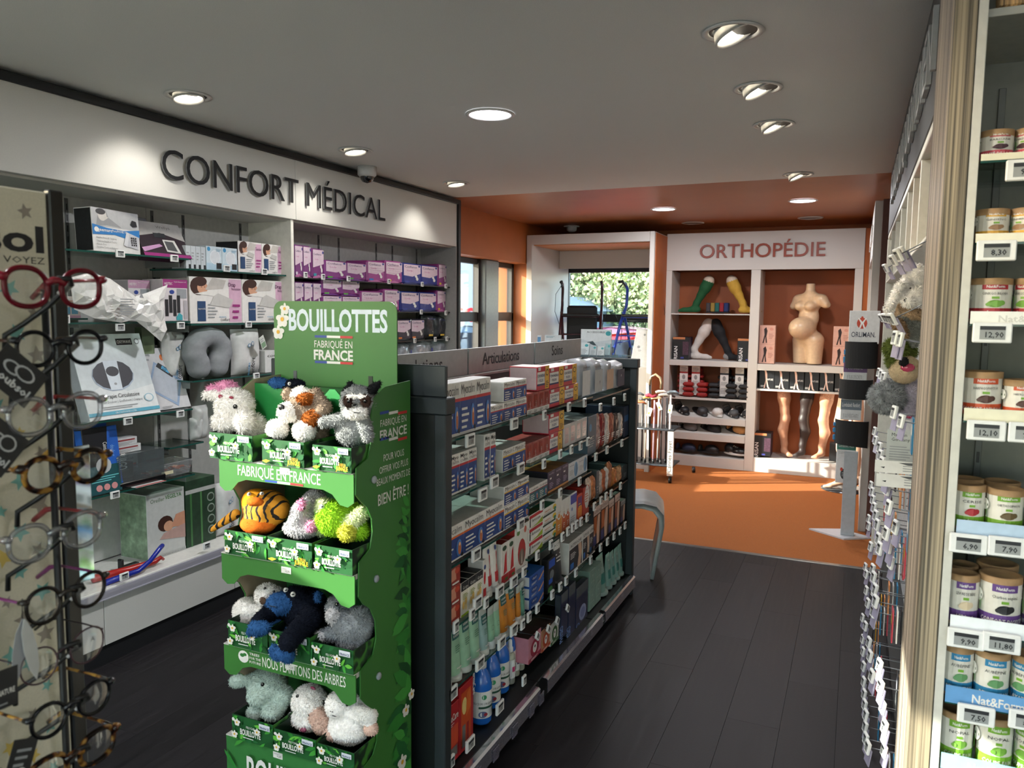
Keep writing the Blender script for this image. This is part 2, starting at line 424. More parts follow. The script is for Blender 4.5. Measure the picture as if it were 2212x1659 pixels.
# left wall with the high daylight strip behind the camera and the two far windows
WALL = M('b9b8b2', .8); mb = MB()
for y0, y1, z0, z1 in ((-4.1, -1.7, -.1, 2.6), (-1.7, .95, -.1, 1.6), (-1.7, .95, 2.24, 2.6), (.95, 5.62, -.1, 2.6)): mb.box((-3.55, y0, z0), (-3.36, y1, z1), WALL)
mb.build('wall_left', kind='structure')
mb = MB(); OW = ORANGE
mb.box((-3.6, 5.62, 2.09), (-3.2, 8.8, 2.6), OW); mb.box((-3.6, 5.62, -.1), (-3.2, 7.56, .75), OW); mb.box((-3.6, 7.56, -.1), (-3.2, 8.8, 2.09), OW)
mb.build('wall_left_orange', kind='structure')
mb = MB(); mb.box((-3.6, 8.62, 2.1), (3.6, 8.8, 2.6), OW); mb.box((-1.86, 8.62, -.1), (3.6, 8.8, 2.1), OW); mb.box((-3.2, 8.62, -.1), (-1.86, 8.8, .45), OW)
mb.build('wall_far', kind='structure')
mb = MB(); mb.box((.66, 1.76, -.1), (.8, 8.62, 2.6), WALL); mb.box((.8, 1.9, -.1), (3.6, 2.12, 2.6), WALL); mb.box((3.45, -4.1, -.1), (3.6, 1.9, 2.6), WALL)
mb.build('wall_right', kind='structure')
mb = MB(); mb.box((-3.55, -4.2, 2.3), (3.6, -4.05, 2.6), WALL); mb.box((-3.55, -4.2, -.1), (-2.9, -4.05, 2.3), WALL); mb.box((3.0, -4.2, -.1), (3.6, -4.05, 2.3), WALL)
mb.build('wall_back', kind='structure')
FR = M('2b2725', .5); PANE = glass('f4f8f8', .02)
def window(n, axis, c, a0, a1, z0, z1, posts, rails, t=.05, fm=None, d=.06):
    fm = fm or FR; o = MB()
    def b(u0, u1, w0, w1, dd=d):
        if axis == 'x': o.box((c - dd / 2, u0, w0), (c + dd / 2, u1, w1), fm, .004)
        else: o.box((u0, c - dd / 2, w0), (u1, c + dd / 2, w1), fm, .004)
    b(a0, a0 + t, z0, z1); b(a1 - t, a1, z0, z1); b(a0, a1, z0, z0 + t); b(a0, a1, z1 - t, z1)
    for p in posts: b(p, p + t, z0, z1)
    for r0, r1 in rails: b(a0, a1, r0, r1)
    f = o.build('window_%d' % n, kind='structure')
    g = MB()
    if axis == 'x': g.box((c - .003, a0 + t, z0 + t), (c + .003, a1 - t, z1 - t), PANE)
    else: g.box((a0 + t, c - .003, z0 + t), (a1 - t, c + .003, z1 - t), PANE)
    g.build('window_pane', f); return f
window(1, 'x', -3.4, 5.64, 7.56, .75, 2.09, [], [(1.49, 1.58)])
w1 = bpy.data.objects['window_1']
o = MB(); o.box((-3.42, 6.74, .75), (-3.3, 7.04, 2.09), M('7c8483', .4), .01); o.box((-3.42, 6.70, .75), (-3.36, 6.74, 2.09), FR); o.box((-3.43, 7.04, .75), (-3.37, 7.08, 2.09), FR); o.build('window_post', w1)
window(2, 'y', 8.7, -3.2, -1.86, .45, 2.1, [], [(1.475, 1.566)], .05, M('141517', .5))
window(3, 'x', -3.45, -1.7, .95, 1.6, 2.24, [-.4], [])
window(4, 'y', -4.12, -2.9, 3.0, 0.02, 2.3, [-1.4, 0.1, 1.6], [(2.0, 2.05)])
# right-hand brown end panel and low skirting
BROWN = M('4d1f10', .5)
mb = MB(); mb.box((.125, 6.05, 0), (.66, 6.11, 2.40), BROWN, .002); mb.build('wall_end_panel', kind='structure')

# ================================================================== lamps in the ceiling
LED = M('fff4dd', .4, emit=9.0); LEDP = M('f6f4ff', .4, emit=7.0); RIM = M('c9c8c4', .4); REFL = M('d6d4cc', .15, .9)
def swivel_me(tilt):
    r = MB(); r.lathe([(.094, 0), (.098, -.004), (.082, -.006), (.076, .001)], RIM, 28, cap=False); ring = r.mesh('ring')
    c = MB(); c.lathe([(.076, .0005), (.074, .0008), (0, .001)], M('2a2b2b', .6), 24, cap=False); rec = c.mesh('recess')
    T = Matrix.Rotation(tilt, 4, 'Y'); h = MB(T); h.lathe([(.060, .012), (.066, -.018), (.061, -.020), (.056, -.010)], RIM, 26, cap=False)
    h.lathe([(.066, -.018), (.058, .022)], RIM, 26, cap=False); cup = h.mesh('lamp_cup')
    e = MB(T); e.lathe([(.056, -.010), (.035, -.002), (0, .002)], LED, 24, cap=False); em = e.mesh('reflector'); return ring, rec, cup, em
SW = {-1: swivel_me(-.16), 1: swivel_me(-.42)}
def swivel(x, y, side, label, tilt=None, on=True, vis=True):
    g = empty('ceiling_downlight', (x, y, CEIL - .001), 0, label, 'downlight', 'swivel ceiling downlights')
    for me, n in zip(SW[side], ('ring', 'recess', 'lamp_cup', 'reflector')): put(me, n, g)
    if on:
        l = bpy.data.objects.new('lamp', bpy.data.lights.new('lamp', 'SPOT')); COL.objects.link(l); l.parent = g; l.location = (0.02 * side, 0, -.05)
        l.data.energy = LAMP_W * (4 if side > 0 else 2.2); l.data.spot_size = math.radians(92); l.data.spot_blend = .7; l.data.shadow_soft_size = .045; l.data.color = (1, .95, .87)
        l.rotation_euler = (0, -side * .5, 0)
    return g
for i, y in enumerate((2.63, 3.31, 3.96)): swivel(-.41, y, 1, 'tilted round downlight near the shelf wall, %s from the camera end of its ceiling line' % ORD[i])
swivel(-.40, 5.42, 1, 'small round downlight at the edge of the orange ceiling')
for i, y in enumerate((2.52, 3.72, 4.93)): swivel(-2.655, y, -1, 'white downlight above the lettered wall fascia, %s towards the orange zone' % ORD[i])
for i, (x, y) in enumerate(((-.41, 1.3), (-.41, 0), (-.41, -1.5), (-2.65, 1.3), (-2.65, 0), (-2.65, -1.5))):
    swivel(x, y, 1 if x > -1 else -1, 'white downlight behind the camera, %s of them' % ORD[i])
pm = MB(); pm.lathe([(.112, 0), (.115, -.004), (.098, -.008), (.096, -.003)], RIM, 32, cap=False); pring = pm.mesh('ring')
pm = MB(); pm.lathe([(.097, -.0035), (0, -.0036)], LEDP, 32, cap=False); pdisc = pm.mesh('diffuser')
pm = MB(); pm.lathe([(.08, -.0035), (.05, .0), (0, -.001)], M('8d8a86', .4), 28, cap=False); poff = pm.mesh('diffuser')
def panel(x, y, label, on=1.0):
    g = empty('ceiling_panel_light', (x, y, CEIL - .001), 0, label, 'ceiling light', 'round flush ceiling lights')
    put(pring, 'ring', g); put(pdisc if on else poff, 'diffuser', g)
    if on:
        l = bpy.data.objects.new('lamp', bpy.data.lights.new('lamp', 'AREA')); COL.objects.link(l); l.parent = g; l.location = (0, 0, -.012)
        l.data.shape = 'DISK'; l.data.size = .19; l.data.energy = PANEL_W * on; l.data.color = (.97, .97, 1)
panel(-1.59, 3.28, 'large lit round flush light in the grey ceiling', 1.3)
panel(-1.60, 6.80, 'lit round flush light in the orange ceiling above the display portal', .7)
panel(-.446, 6.67, 'lit round flush light in the orange ceiling near the brown panel', .7)
panel(-.454, 7.88, 'small unlit round light in the orange ceiling near the brown panel', 0)
panel(-1.567, 7.94, 'unlit round light in the orange ceiling above the orthopaedic shelves', 0)
panel(-1.59, .3, 'lit round flush light behind the camera', 1.0); panel(-1.59, -2.6, 'lit round flush light by the shop front', 1.0)
panel(1.8, -.5, 'lit round flush light above the side room behind the camera', 1.0)
# dome camera and round sensor
g = empty('security_camera', (-2.9, 4.19, CEIL), 0, 'white dome security camera with a dark lens on the grey ceiling', 'camera')
m_ = MB(); m_.lathe([(.062, 0), (.06, -.05), (.048, -.062), (.044, -.062)], M('c9c9c6', .4), 26, cap=True); m_.build('housing', g)
m_ = MB(); m_.lathe([(.045, -.058), (.042, -.078), (.03, -.094), (0, -.102)], M('08090a', .08, coat=1), 22, cap=False); m_.build('dome', g)
g = empty('smoke_detector', (-2.833, 7.86, CEIL), 0, 'small white round detector on the orange ceiling above the portal', 'detector')
m_ = MB(); m_.lathe([(.085, 0), (.085, -.006), (.055, -.01)], RIM, 24, cap=False); m_.build('base', g)
m_ = MB(); m_.lathe([(.055, -.008), (.052, -.045), (.03, -.06), (0, -.062)], RIM, 24, cap=False); m_.build('dome', g)

# ================================================================== wall shelving "CONFORT MEDICAL"
CABW = M('c3c2bc', .5, scale=200, amount=.02); EDGEW = M('d4d2c8', .45)
UX = -3.0
u = empty('wall_shelving', (UX, 0, 0), 0, 'long pale grey wall shelving unit with black lettering on its fascia', 'shelving')
def upart(name, f, parent=u): m = MB(Matrix.Translation((-UX, 0, 0))); f(m); return m.build(name, parent)
upart('fascia', lambda m: m.box((-3.04, .95, 2.11), (-3.0, 3.619, 2.45), CABW, .002)); upart('fascia', lambda m: m.box((-3.04, 3.621, 2.11), (-3.0, 5.585, 2.45), CABW, .002))
upart('top_rail', lambda m: m.box((-3.05, .95, 2.45), (-2.985, 5.6, 2.485), BLACK, .002))
upart('soffit', lambda m: m.box((-3.34, .95, 2.10), (-3.041, 5.58, 2.125), CABW))
for a, b in ((.97, 1.71), (1.712, 2.165), (2.167, 2.865), (2.867, 3.59), (3.62, 4.27), (4.272, 4.93), (4.932, 5.58)):
    upart('back_panel', lambda m: m.box((-3.35, a, .36), (-3.33, b, 2.10), M('a9aaa6', .6), .001))
for y in (.96, 3.6): upart('divider', lambda m: m.box((-3.34, y - .012, .35), (-3.012, y + .012, 2.11), EDGEW, .002))
upart('end_panel', lambda m: m.box((-3.34, 5.572, .35), (-3.0, 5.588, 2.11), M('8f8d8b', .5)))
upart('end_post', lambda m: m.box((-3.34, 5.59, 0), (-2.985, 5.63, 2.485), BLACK, .003))
for i, y in enumerate((1.2, 1.71, 2.43, 2.90, 3.10, 3.52, 4.24, 4.46, 4.92, 5.14, 5.5)):
    def st(m):
        m.box((-3.33, y - .008, .4), (-3.326, y + .008, 2.09), M('4c4e4d', .4))
        for k in range(34): m.box((-3.327, y - .003, .42 + k * .049), (-3.3255, y + .003, .448 + k * .049), M('0c0c0c', .6))
    upart('slotted_upright', st)
upart('ledge', lambda m: m.box((-3.34, .97, .325), (-2.985, 5.57, .352), M('d9d8d2', .4), .002))
def lab(m): m.box((-2.987, .97, .31), (-2.975, 5.57, .345), glass('d8d6e2', .15, .35, .1)); m.box((-2.976, .97, .308), (-2.972, 5.57, .313), glass('d8d6e2', .2, .5, .1))
upart('label_strip', lab)
for a, b in ((.97, 2.283), (2.287, 3.07), (3.074, 4.3), (4.304, 5.57)): upart('cabinet_door', lambda m: m.box((-3.03, a, .09), (-3.0, b, .322), CABW, .001))
upart('kick_plate', lambda m: m.box((-3.3, .97, 0), (-3.015, 5.57, .088), M('17181a', .5)))
ft = MB(Matrix.Translation((.012, 3.60, 2.212)) @ Matrix.Rotation(PI / 2, 4, 'Z'))
y0 = 2.665; y1 = 4.52
def sign(s, ya, yb, z, size, parent, x, T, mat, depth=.018, bold=-.004, name='letter', side=None):
    """each letter a part of its own, spaced as the font spaces the word"""
    full = text_mesh(s, bold, 4)[2]; k = (yb - ya) / full
    for i, chh in enumerate(s):
        if chh == ' ': continue
        off = text_mesh(s[:i + 1], bold, 4)[2] - text_mesh(chh, bold, 4)[2]
        q = MB(T); q.text(chh, (off * k), 0, size, mat, y=-depth, width=text_mesh(chh, bold, 4)[2] * k, align='l', res=4, thick=depth - .001, bold=bold, side=side); q.build(name, parent)
TU = Matrix.Translation((.010, y0, 2.200)) @ Matrix.Rotation(PI / 2, 4, 'Z')
sign('CONFORT MÉDICAL', y0, y1, 0, .142, u, 0, TU, M('07080a', .7), .009, 0, side=M('77787a', .6))
GSH = {}
def gshelf(name, y0, y1, z, x0=-3.325, x1=-3.05, label='', grp='glass shelves of the wall unit', th=.008, edge=None):
    m = MB(Matrix.Identity(4)); w = x1 - x0; L = y1 - y0
    m.add([(0, 0, th), (w, 0, th), (w, L, th), (0, L, th)], [(0, 1, 2, 3)], SHELFGLASS); m.add([(0, 0, 0), (w, 0, 0), (w, L, 0), (0, L, 0)], [(3, 2, 1, 0)], SHELFGLASS)
    m.add([(w, 0, 0), (w, L, 0), (w, L, th), (w, 0, th)], [(0, 1, 2, 3)], edge or SHELFEDGE); m.add([(0, 0, 0), (w, 0, 0), (w, 0, th), (0, 0, th)], [(0, 1, 2, 3)], edge or SHELFEDGE)
    m.add([(0, L, 0), (w, L, 0), (w, L, th), (0, L, th)], [(3, 2, 1, 0)], edge or SHELFEDGE)
    o = m.build(name, None, label, 'shelf', grp, loc=(x0, y0, z - th))
    for yy in (.02, L - .023):
        b = MB(); b.box((0, yy, -.035), (w * .85, yy + .003, 0), M('6e7270', .4), 0); b.build('bracket', o)
    return o
AZS = [1.84, 1.53, 1.09, .755]
for i, z in enumerate(AZS): gshelf('glass_shelf', 1.73, 2.868 if i != 1 else 2.868, z, label='clear glass shelf in the bay beside the spectacle rack, %s from the top' % ORD[i])
for i, z in enumerate((1.792, 1.516, 1.228)): gshelf('glass_shelf', 2.872, 3.585, z, label='clear glass shelf in the bay with the pillow boxes, %s from the top' % ORD[i])
gshelf('glass_shelf', 2.76, 2.98, .9, x1=-3.1, label='short clear glass shelf below the neck pillow')
for i, z in enumerate((1.785, 1.582, 1.366, 1.12, .85)): gshelf('glass_shelf', 3.615, 5.565, z, label='long dark edged shelf of hygiene packs, %s from the top' % ORD[i], edge=M('101214', .3))

# ================================================================== gondola
GX, GY0, GY1, GH = -1.1, 1.98, 4.14, 1.34
GXB = -1.76
g = empty('gondola', (-1.43, 3.06, 0), 0, 'dark double sided gondola with grey header strips along the aisle', 'gondola'); GON = g
def gp(name, f): m = MB(Matrix.Translation((1.43, -3.06, 0))); f(m); return m.build(name, g)
GB = M('0c1011', .45); GB2 = M('20272a', .5)
def endp(y, s):
    def f(m):
        m.box((GXB, y, .0), (GX, y + s * .03, GH - .05), GB, .003); m.box((GX - .035, y - s * .006, 0), (GX + .004, y + s * .036, GH - .05), GB2, .003); m.box((GXB - .004, y - s * .006, 0), (GXB + .035, y + s * .036, GH - .05), GB2, .003)
        m.box((GXB - .01, y - s * .012, GH - .05), (GX + .01, y + s * .045, GH), GB2, .003)
    return f
gp('end_panel', endp(GY0, 1)); gp('end_panel', endp(GY1 + .03, -1))
gp('end_header', lambda m: m.box((GXB, GY0 + .005, GH), (GX - .002, GY0 + .02, GH + .095), GB2, .003))
gp('spine', lambda m: m.box((-1.435, GY0 + .03, .12), (-1.425, GY1, GH - .01), M('4d4f4f', .6)))
gp('spine_far', lambda m: m.box((-1.424, 3.42, .12), (-1.42, GY1, GH - .02), M('0e0f10', .5)))
gp('top_rail', lambda m: m.box((-1.45, GY0 + .03, GH - .012), (-1.41, GY1, GH), M('a9a9a7', .4), .002))
gp('base_deck', lambda m: (m.box((-1.76, GY0 + .03, .02), (-1.1, 2.745, .12), GB, .003), m.box((-1.76, 2.747, .02), (-1.1, 3.435, .12), GB, .003), m.box((-1.76, 3.437, .02), (-1.1, GY1, .12), GB, .003)))
RAILM = glass('d2cee0', .25, .10, .12)
for a, b in ((2.02, 2.70), (2.78, 3.52), (3.56, 4.12)):
    gp('price_rail', lambda m: (m.ext([(-1.097, .1225), (-1.078, .1225), (-1.070, .116), (-1.070, .062), (-1.072, .062), (-1.0725, .114), (-1.079, .1205), (-1.097, .1205)], a, b, RAILM, 'xz')))
for y in (2.12, 2.26, 2.42, 2.58, 2.68): gp('rail_clip', lambda m: m.box((-1.0685, y, .055), (-1.064, y + .045, .10), RAILM, .001))
SGN = M('a6a7a7', .45)
for y0, y1, t in ((2.02, 2.745, 'Circulations'), (2.755, 3.445, 'Articulations'), (3.455, 4.14, 'Soins')):
    o = empty('header_sign', (-1.43, y0, GH), PI / 2, 'grey header strip reading %s on top of the gondola' % t, 'sign', 'grey header strips')
    o['label'] = {'Circulations': 'grey gondola header strip behind the green display, its word half hidden', 'Articulations': 'grey gondola header strip with the longest word, middle of the run', 'Soins': 'grey gondola header strip with a short word, farthest along the run'}[t]
    m = MB(); m.box((0, -.006, .0), (y1 - y0, .006, .105), SGN, .001); m.build('board', o)
    m = MB(); W = {'Circulations': .37, 'Articulations': .38, 'Soins': .16}[t]; m.text(t, (y1 - y0) / 2 + {'Soins': -.04}.get(t, -.03), .032, .052, INK, y=-.0075, width=W, res=3, bold=.008); m.build('lettering', o)
    m = MB(); m.box((-.006, -.008, 0), (0, .008, .105), glass('dfeceb', .2, .3)); m.build('clip', o)

# ================================================================== products: one builder, copies named one by one
def carton(w, h, d, body, items=(), side=None, top=None, ch=.0012, sidetext=True):
    """box standing on z=0, front face on y=0 looking to -Y"""
    m = MB(); m.box((-w / 2, 0, 0), (w / 2, d, h), body, ch); m.front(w, h, items)
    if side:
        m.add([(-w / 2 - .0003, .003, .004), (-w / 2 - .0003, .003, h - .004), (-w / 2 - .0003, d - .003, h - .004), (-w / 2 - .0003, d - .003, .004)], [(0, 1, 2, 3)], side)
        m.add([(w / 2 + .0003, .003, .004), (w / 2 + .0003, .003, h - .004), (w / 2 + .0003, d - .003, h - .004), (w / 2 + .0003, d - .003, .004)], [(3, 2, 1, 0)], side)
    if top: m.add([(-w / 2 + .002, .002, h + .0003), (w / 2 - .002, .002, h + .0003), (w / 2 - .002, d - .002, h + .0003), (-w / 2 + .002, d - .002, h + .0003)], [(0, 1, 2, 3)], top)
    return m
FACE = {'+x': PI / 2, '-y': 0.0, '-x': -PI / 2}
def place(me, name, cat, labels, locs, rz, group=None, rots=None, kids=()):
    out = []
    for i, (lb, lc) in enumerate(zip(labels, locs)):
        o = put(me, name, None, lb, cat, group, loc=lc, rz=rz)
        if rots and rots[i]: o.rotation_euler = rots[i]
        for kn, km in kids: put(km, kn, o)
        out.append(o)
    return out
def names(desc, where, n, end='along', pos=None, lvl=None):
    if n == 1: return ['%s, %s' % (desc, where)]
    return ['%s, %s, %s %s' % (desc, where, ORD[i], end) for i in range(n)]
# ------------------------------------------------------------------ shelf labels (electronic price tags)
TAGF = M('dfe0de', .35); TAGS_ = M('8f9291', .5); TAGD = M('1b1c20', .5)
_tc = {}
def tagmesh(txt, w=.052, h=.037):
    k = (txt, w)
    if k not in _tc:
        m = MB(); m.box((-w / 2, 0, -h / 2), (w / 2, .009, h / 2), TAGF, .002); fr = m.mesh('price_tag')
        s = MB(); a = w * .36; b = h * .33; s.box((-a * .9, -.0006, -b), (a * .9, .001, b), TAGS_)
        s.front(a * 1.8, b * 2, [('r', 0, .72, 1, 1, TAGD), ('t', txt, .58, .16, .42, TAGD, None, .02)], z0=-b, y=-.0006); _tc[k] = (fr, s.mesh('screen'))
    return _tc[k]
def ptag(p, rz, label, txt='9', group='electronic price tags on shelf edges', w=.052, h=.037, tilt=0.0, roll=0.0):
    a, b = tagmesh(txt, w, h); o = put(a, 'price_tag', None, label, 'price tag', group, loc=tuple(p)); o.rotation_euler = (tilt, roll, rz); put(b, 'screen', o); return o

# ================================================================== orthopaedic corner
WM = M('c9c5c0', .5, scale=200, amount=.02); OB = M('a5561c', .6, scale=8, amount=.05)
PY = 7.48
pt = empty('display_portal', (-2.5, PY, 0), 0, 'white box framed display portal around the shop window', 'display frame')
def pp(n, f, par=None, off=(2.5, -PY, 0)): m = MB(Matrix.Translation(off)); f(m); return m.build(n, par or pt)
pp('side_panel', lambda m: (m.box((-3.19, PY, 0), (-3.13, 8.6, 2.38), WM, .002)))
pp('side_panel', lambda m: m.box((-1.885, PY, 0), (-1.84, 8.6, 2.38), WM, .002))
pp('orange_lining', lambda m: m.box((-1.838, PY + .04, 0), (-1.832, 8.6, 2.37), OB))
pp('top_panel', lambda m: m.box((-3.128, PY, 2.285), (-1.887, 8.6, 2.38), WM, .002))
pp('lining_top', lambda m: m.box((-3.128, PY + .05, 2.275), (-1.887, 8.58, 2.284), M('c98a5c', .5)))
pp('valance', lambda m: m.box((-3.128, 8.28, 2.075), (-1.887, 8.3, 2.274), WM, .002))
pp('platform', lambda m: m.box((-3.128, PY + .12, 0), (-1.887, 8.6, 1.04), WM, .003))
# ORTHOPEDIE unit
OY = 8.0
ou = empty('orthopaedic_shelving', (-.9, OY, 0), 0, 'white shelving wall with orange lined niches and orange letters', 'shelving')
def op(n, f): return pp(n, f, ou, (.9, -OY, 0))
BK = M('96491a', .55, scale=6, amount=.04)
op('header_board', lambda m: m.box((-1.835, OY, 2.025), (.03, OY + .03, 2.40), WM, .002))
op('back_panel', lambda m: m.box((-1.80, OY + .40, .05), (-.94, OY + .41, 2.03), BK)); op('back_panel', lambda m: m.box((-.93, OY + .40, .05), (0, OY + .41, 2.03), BK))
for x0, x1 in ((-1.835, -1.775), (-.985, -.895), (-.045, .03)): op('upright', lambda m: m.box((x0, OY, 0), (x1, OY + .42, 2.024), WM, .002))
op('end_panel', lambda m: m.box((.032, OY + .01, 0), (.1, OY + .42, 2.4), OB, .002))
def zr(py, px=1540): return float(ony(px, py, OY)[2])
op('shelf', lambda m: m.box((-1.774, OY + .01, zr(679) - .006), (-.986, OY + .4, zr(679) + .006), WM, .001))
op('shelf_beam', lambda m: m.box((-1.774, OY - .002, zr(792)), (-.986, OY + .4, zr(780)), WM, .002))
op('shelf', lambda m: m.box((-1.774, OY + .01, zr(866)), (-.986, OY + .4, zr(861)), WM, .001))
for ya, yb in ((905, 915), (940, 951)):
    op('shoe_shelf', lambda m: (m.ext([(OY + .002, zr(ya)), (OY + .39, zr(ya) + .15), (OY + .39, zr(ya) + .135), (OY + .02, zr(ya) - .015)], -1.774, -.986, WM, 'yz')))
    op('shelf_lip', lambda m: m.box((-1.774, OY - .004, zr(yb) - .01), (-.986, OY + .008, zr(ya) + .01), WM, .002))
op('plinth', lambda m: m.box((-1.774, OY - .003, 0), (-.986, OY + .4, zr(988)), WM, .002))
zc = lambda py: float(ony(1745, py, OY)[2])
op('shelf_beam', lambda m: m.box((-.894, OY - .002, zc(804)), (-.046, OY + .4, zc(790)), WM, .002))
op('shelf', lambda m: m.box((-.894, OY + .01, zc(849)), (-.046, OY + .4, zc(845)), WM, .001))
op('plinth', lambda m: m.box((-.894, OY - .003, 0), (-.046, OY + .4, zc(998)), WM, .002))
TT = Matrix.Translation((-1.497 + .9, 0, 2.148))
sign('ORTHOPÉDIE', -1.497, -.312, 0, .138, ou, 0, TT, M('8a3216', .45), .014, .008)
Z1 = zr(676); Z2 = zr(779); Z3 = zr(861); Z4 = zr(908); Z5 = zr(945); Z6 = zr(984)
R2 = zc(789); R3 = zc(845); R4 = zc(994)
def px2(px, py, y=OY): return float(ony(px, py, y)[0])
# sock and stocking forms
def limb(pts, mats_ids, mats, name, label, cat, loc, group, rz=0, vox=.009, k=.02):
    sh = []
    for i in range(len(pts) - 1):
        a, ra = pts[i]; b, rb = pts[i + 1]; sh.append(('c', a, b, (ra, rb), mats_ids[i]))
    V, F, mid = blob(sh, vox, k, 2); m = MB(); m.arr(V, F, mid, mats); return m.build(name, None, label, cat, group, loc=loc, rz=rz)
SKIN = M('d9b49a', .4); MAN = M('d8bfa4', .38)
def sockform(s, lean, h, col, toe, top, label, x, z, kneehigh=True):
    # s: +1 toe towards +x; lean: x shift of the top
    P = [((0, 0, .035), .030), ((-.03 * s, 0, .10), .034), ((lean * .35 - .03 * s, 0, .10 + (h - .1) * .35), .040), ((lean * .7 - .03 * s, 0, .10 + (h - .1) * .68), .057), ((lean * .93 - .03 * s, 0, h * .93), .055), ((lean - .03 * s, 0, h), .054)]
    sh = [('c', P[i][0], P[i + 1][0], (P[i][1], P[i + 1][1]), 2 if i == 4 else 0) for i in range(5)]
    sh += [('c', (0, 0, .035), (.10 * s, -.01, .026), (.033, .026), 0), ('c', (.10 * s, -.01, .026), (.145 * s, -.012, .02), (.026, .018), 1), ('c', (-.045 * s, 0, .035), (0, 0, .035), (.03, .032), 1)]
    V, F, mid = blob(sh, .008, .02, 2, cut_z=.004); m = MB(); m.arr(V, F, mid, [col, toe, top]); return m.build('sock_form', None, label, 'sock', 'compression socks on leg forms', loc=(x, OY + .2, z))
gr = M('15512c', .8); ye = M('c49a3a', .8); wh = M('cfc6c0', .8); bk = M('17181c', .8); gy = M('8e8a88', .8)
sockform(-1, .12, .335, gr, gr, M('cbb9a6', .5), 'green knee sock on a leg form, upper niche', px2(1490, 670), Z1)
sockform(1, -.12, .335, ye, ye, M('cbb9a6', .5), 'mustard yellow knee sock on a leg form, upper niche', px2(1605, 670), Z1)
sockform(1, .14, .375, wh, wh, wh, 'white knee sock with grey heel on a leg form', px2(1497, 775), Z2)
sockform(1, -.13, .375, bk, gy, bk, 'black knee sock with dark grey heel on a leg form', px2(1571, 775), Z2)
m = MB(); m.box((-.115, 0, 0), (.115, .14, .012), bk, .002)
for i, c in enumerate(('3b3437', '8f7434', '1d5a55', '8e1f28', '1c2c5e')): m.box((-.112 + i * .045, .004, .012), (-.07 + i * .045, .12, .105), M(c, .8), .006)
m.build('sock_colour_sampler', None, 'low black stand of folded sock colour samples', 'sample display', loc=(px2(1543, 676), OY + .15, Z1))
# boxes VARISAN
def varisan(): return carton(.13, .21, .19, M('17171b', .4), [('t', 'VARISAN', .42, .12, .30, M('e8e6e4', .5), 1.15 * .65, .0, PI / 2), ('r', .62, .93, 1, 1, M('a8654a', .6)), ('r', .2, .02, .55, .08, M('3a3f8a', .5))], side=M('33243a', .5, kind='pack', scale=60)).mesh('stocking_box')
vm = carton(.17, .23, .19, M('17171b', .4), [('t', 'VARISAN', .3, .14, .16, M('e8e6e4', .5), None, .01, PI / 2), ('r', .0, .9, .75, 1, M('b8764a', .6)), ('r', .5, .03, .7, .1, M('3a3f8a', .5)), ('r', .62, .2, .98, .8, M('4a3040', .5, kind='pack', scale=80))], side=M('33243a', .5, kind='pack', scale=60)).mesh('stocking_box')
for (px, py, z, lb) in ((1467, 780, Z2, 'black stocking box stack end beside the white knee sock'), (1609, 780, Z2, 'black stocking box beside the black knee sock'), (1644, 990, R4, 'tall black stocking box at the foot of the stocking legs')):
    put(vm, 'stocking_box', None, lb, 'box', 'black stocking boxes', loc=(px2(px, py), OY + .06 if z != R4 else OY + .03, z))
pm_ = carton(.15, .19, .12, M('d3a493', .5), [('p', [(.2, .06), (.32, .5), (.28, .8), (.42, .9), (.5, .7), (.44, .4), (.5, .08), (.42, .08), (.37, .4), (.28, .06)], M('2a1a18', .6)), ('e', .75, .8, .12, .08, M('c98d7c', .5)), ('l', .6, .3, .9, .6, 4, M('a87868', .5))], side=M('c99786', .5)).mesh('tights_box')
for i, (px, zz, lb) in enumerate(((1654, R2, 'pink maternity tights box, bottom of the stack by the centre upright'), (1654, R2 + .191, 'pink maternity tights box, top of the stack by the centre upright'), (1815, R2, 'pink maternity tights box, bottom of the stack behind the brand stand'), (1815, R2 + .191, 'pink maternity tights box, top of the stack behind the brand stand'))):
    put(pm_, 'tights_box', None, lb, 'box', 'pink maternity tights boxes', loc=(px2(px, 785), OY + .05, zz))
LEGW = M('e3c0b0', .5); TX = M('d8d4d0', .5)
km = carton(.148, .19, .14, M('1a1b1e', .4), [('p', [(.3, .05), (.42, .45), (.36, .85), (.3, 1), (.42, 1), (.5, .8), (.52, .45), (.62, .08), (.7, .04), (.6, .02), (.52, .1), (.44, .42), (.38, .04)], LEGW), ('t', 'VENITURE', .65, .45, .1, TX, .5), ('l', .1, .1, .35, .2, 3, TX)], side=M('101114', .4)).mesh('hold_up_box')
for i in range(6): put(km, 'hold_up_box', None, 'black hosiery box with printed legs, %s in the row from the centre upright' % ORD[i], 'box', 'row of black hosiery boxes with legs', loc=(px2(1655 + i * 32.5, 840), OY + .04, R3))
# pregnant torso
T_ = [('e', (0, .03, .78), (.145, .075, .11), 0), ('e', (0, .02, .60), (.115, .08, .17), 0), ('e', (0, -.075, .46), (.13, .15, .145), 0), ('e', (0, .03, .33), (.155, .105, .12), 0),
      ('e', (-.065, -.045, .74), (.058, .055, .06), 0), ('e', (.065, -.045, .74), (.058, .055, .06), 0), ('c', (0, .03, .84), (0, .03, 1.02), (.05, .044), 0), ('c', (0, .03, .89), (-.14, .03, .83), (.045, .055), 0), ('c', (0, .03, .89), (.14, .03, .83), (.045, .055), 0),
      ('c', (-.14, .03, .83), (-.19, .02, .74), (.055, .048), 0), ('c', (.14, .03, .83), (.19, .04, .76), (.055, .048), 0), ('c', (-.085, .03, .30), (-.085, .03, .0), (.092, .075), 0), ('c', (.085, .03, .30), (.085, .03, .0), (.092, .075), 0)]
V, F, mid = blob(T_, .009, .035, 2, cut=lambda q: np.maximum(np.maximum(-q[..., 2] + .004, q[..., 2] - 1.03), np.abs(q[..., 0]) - .225))
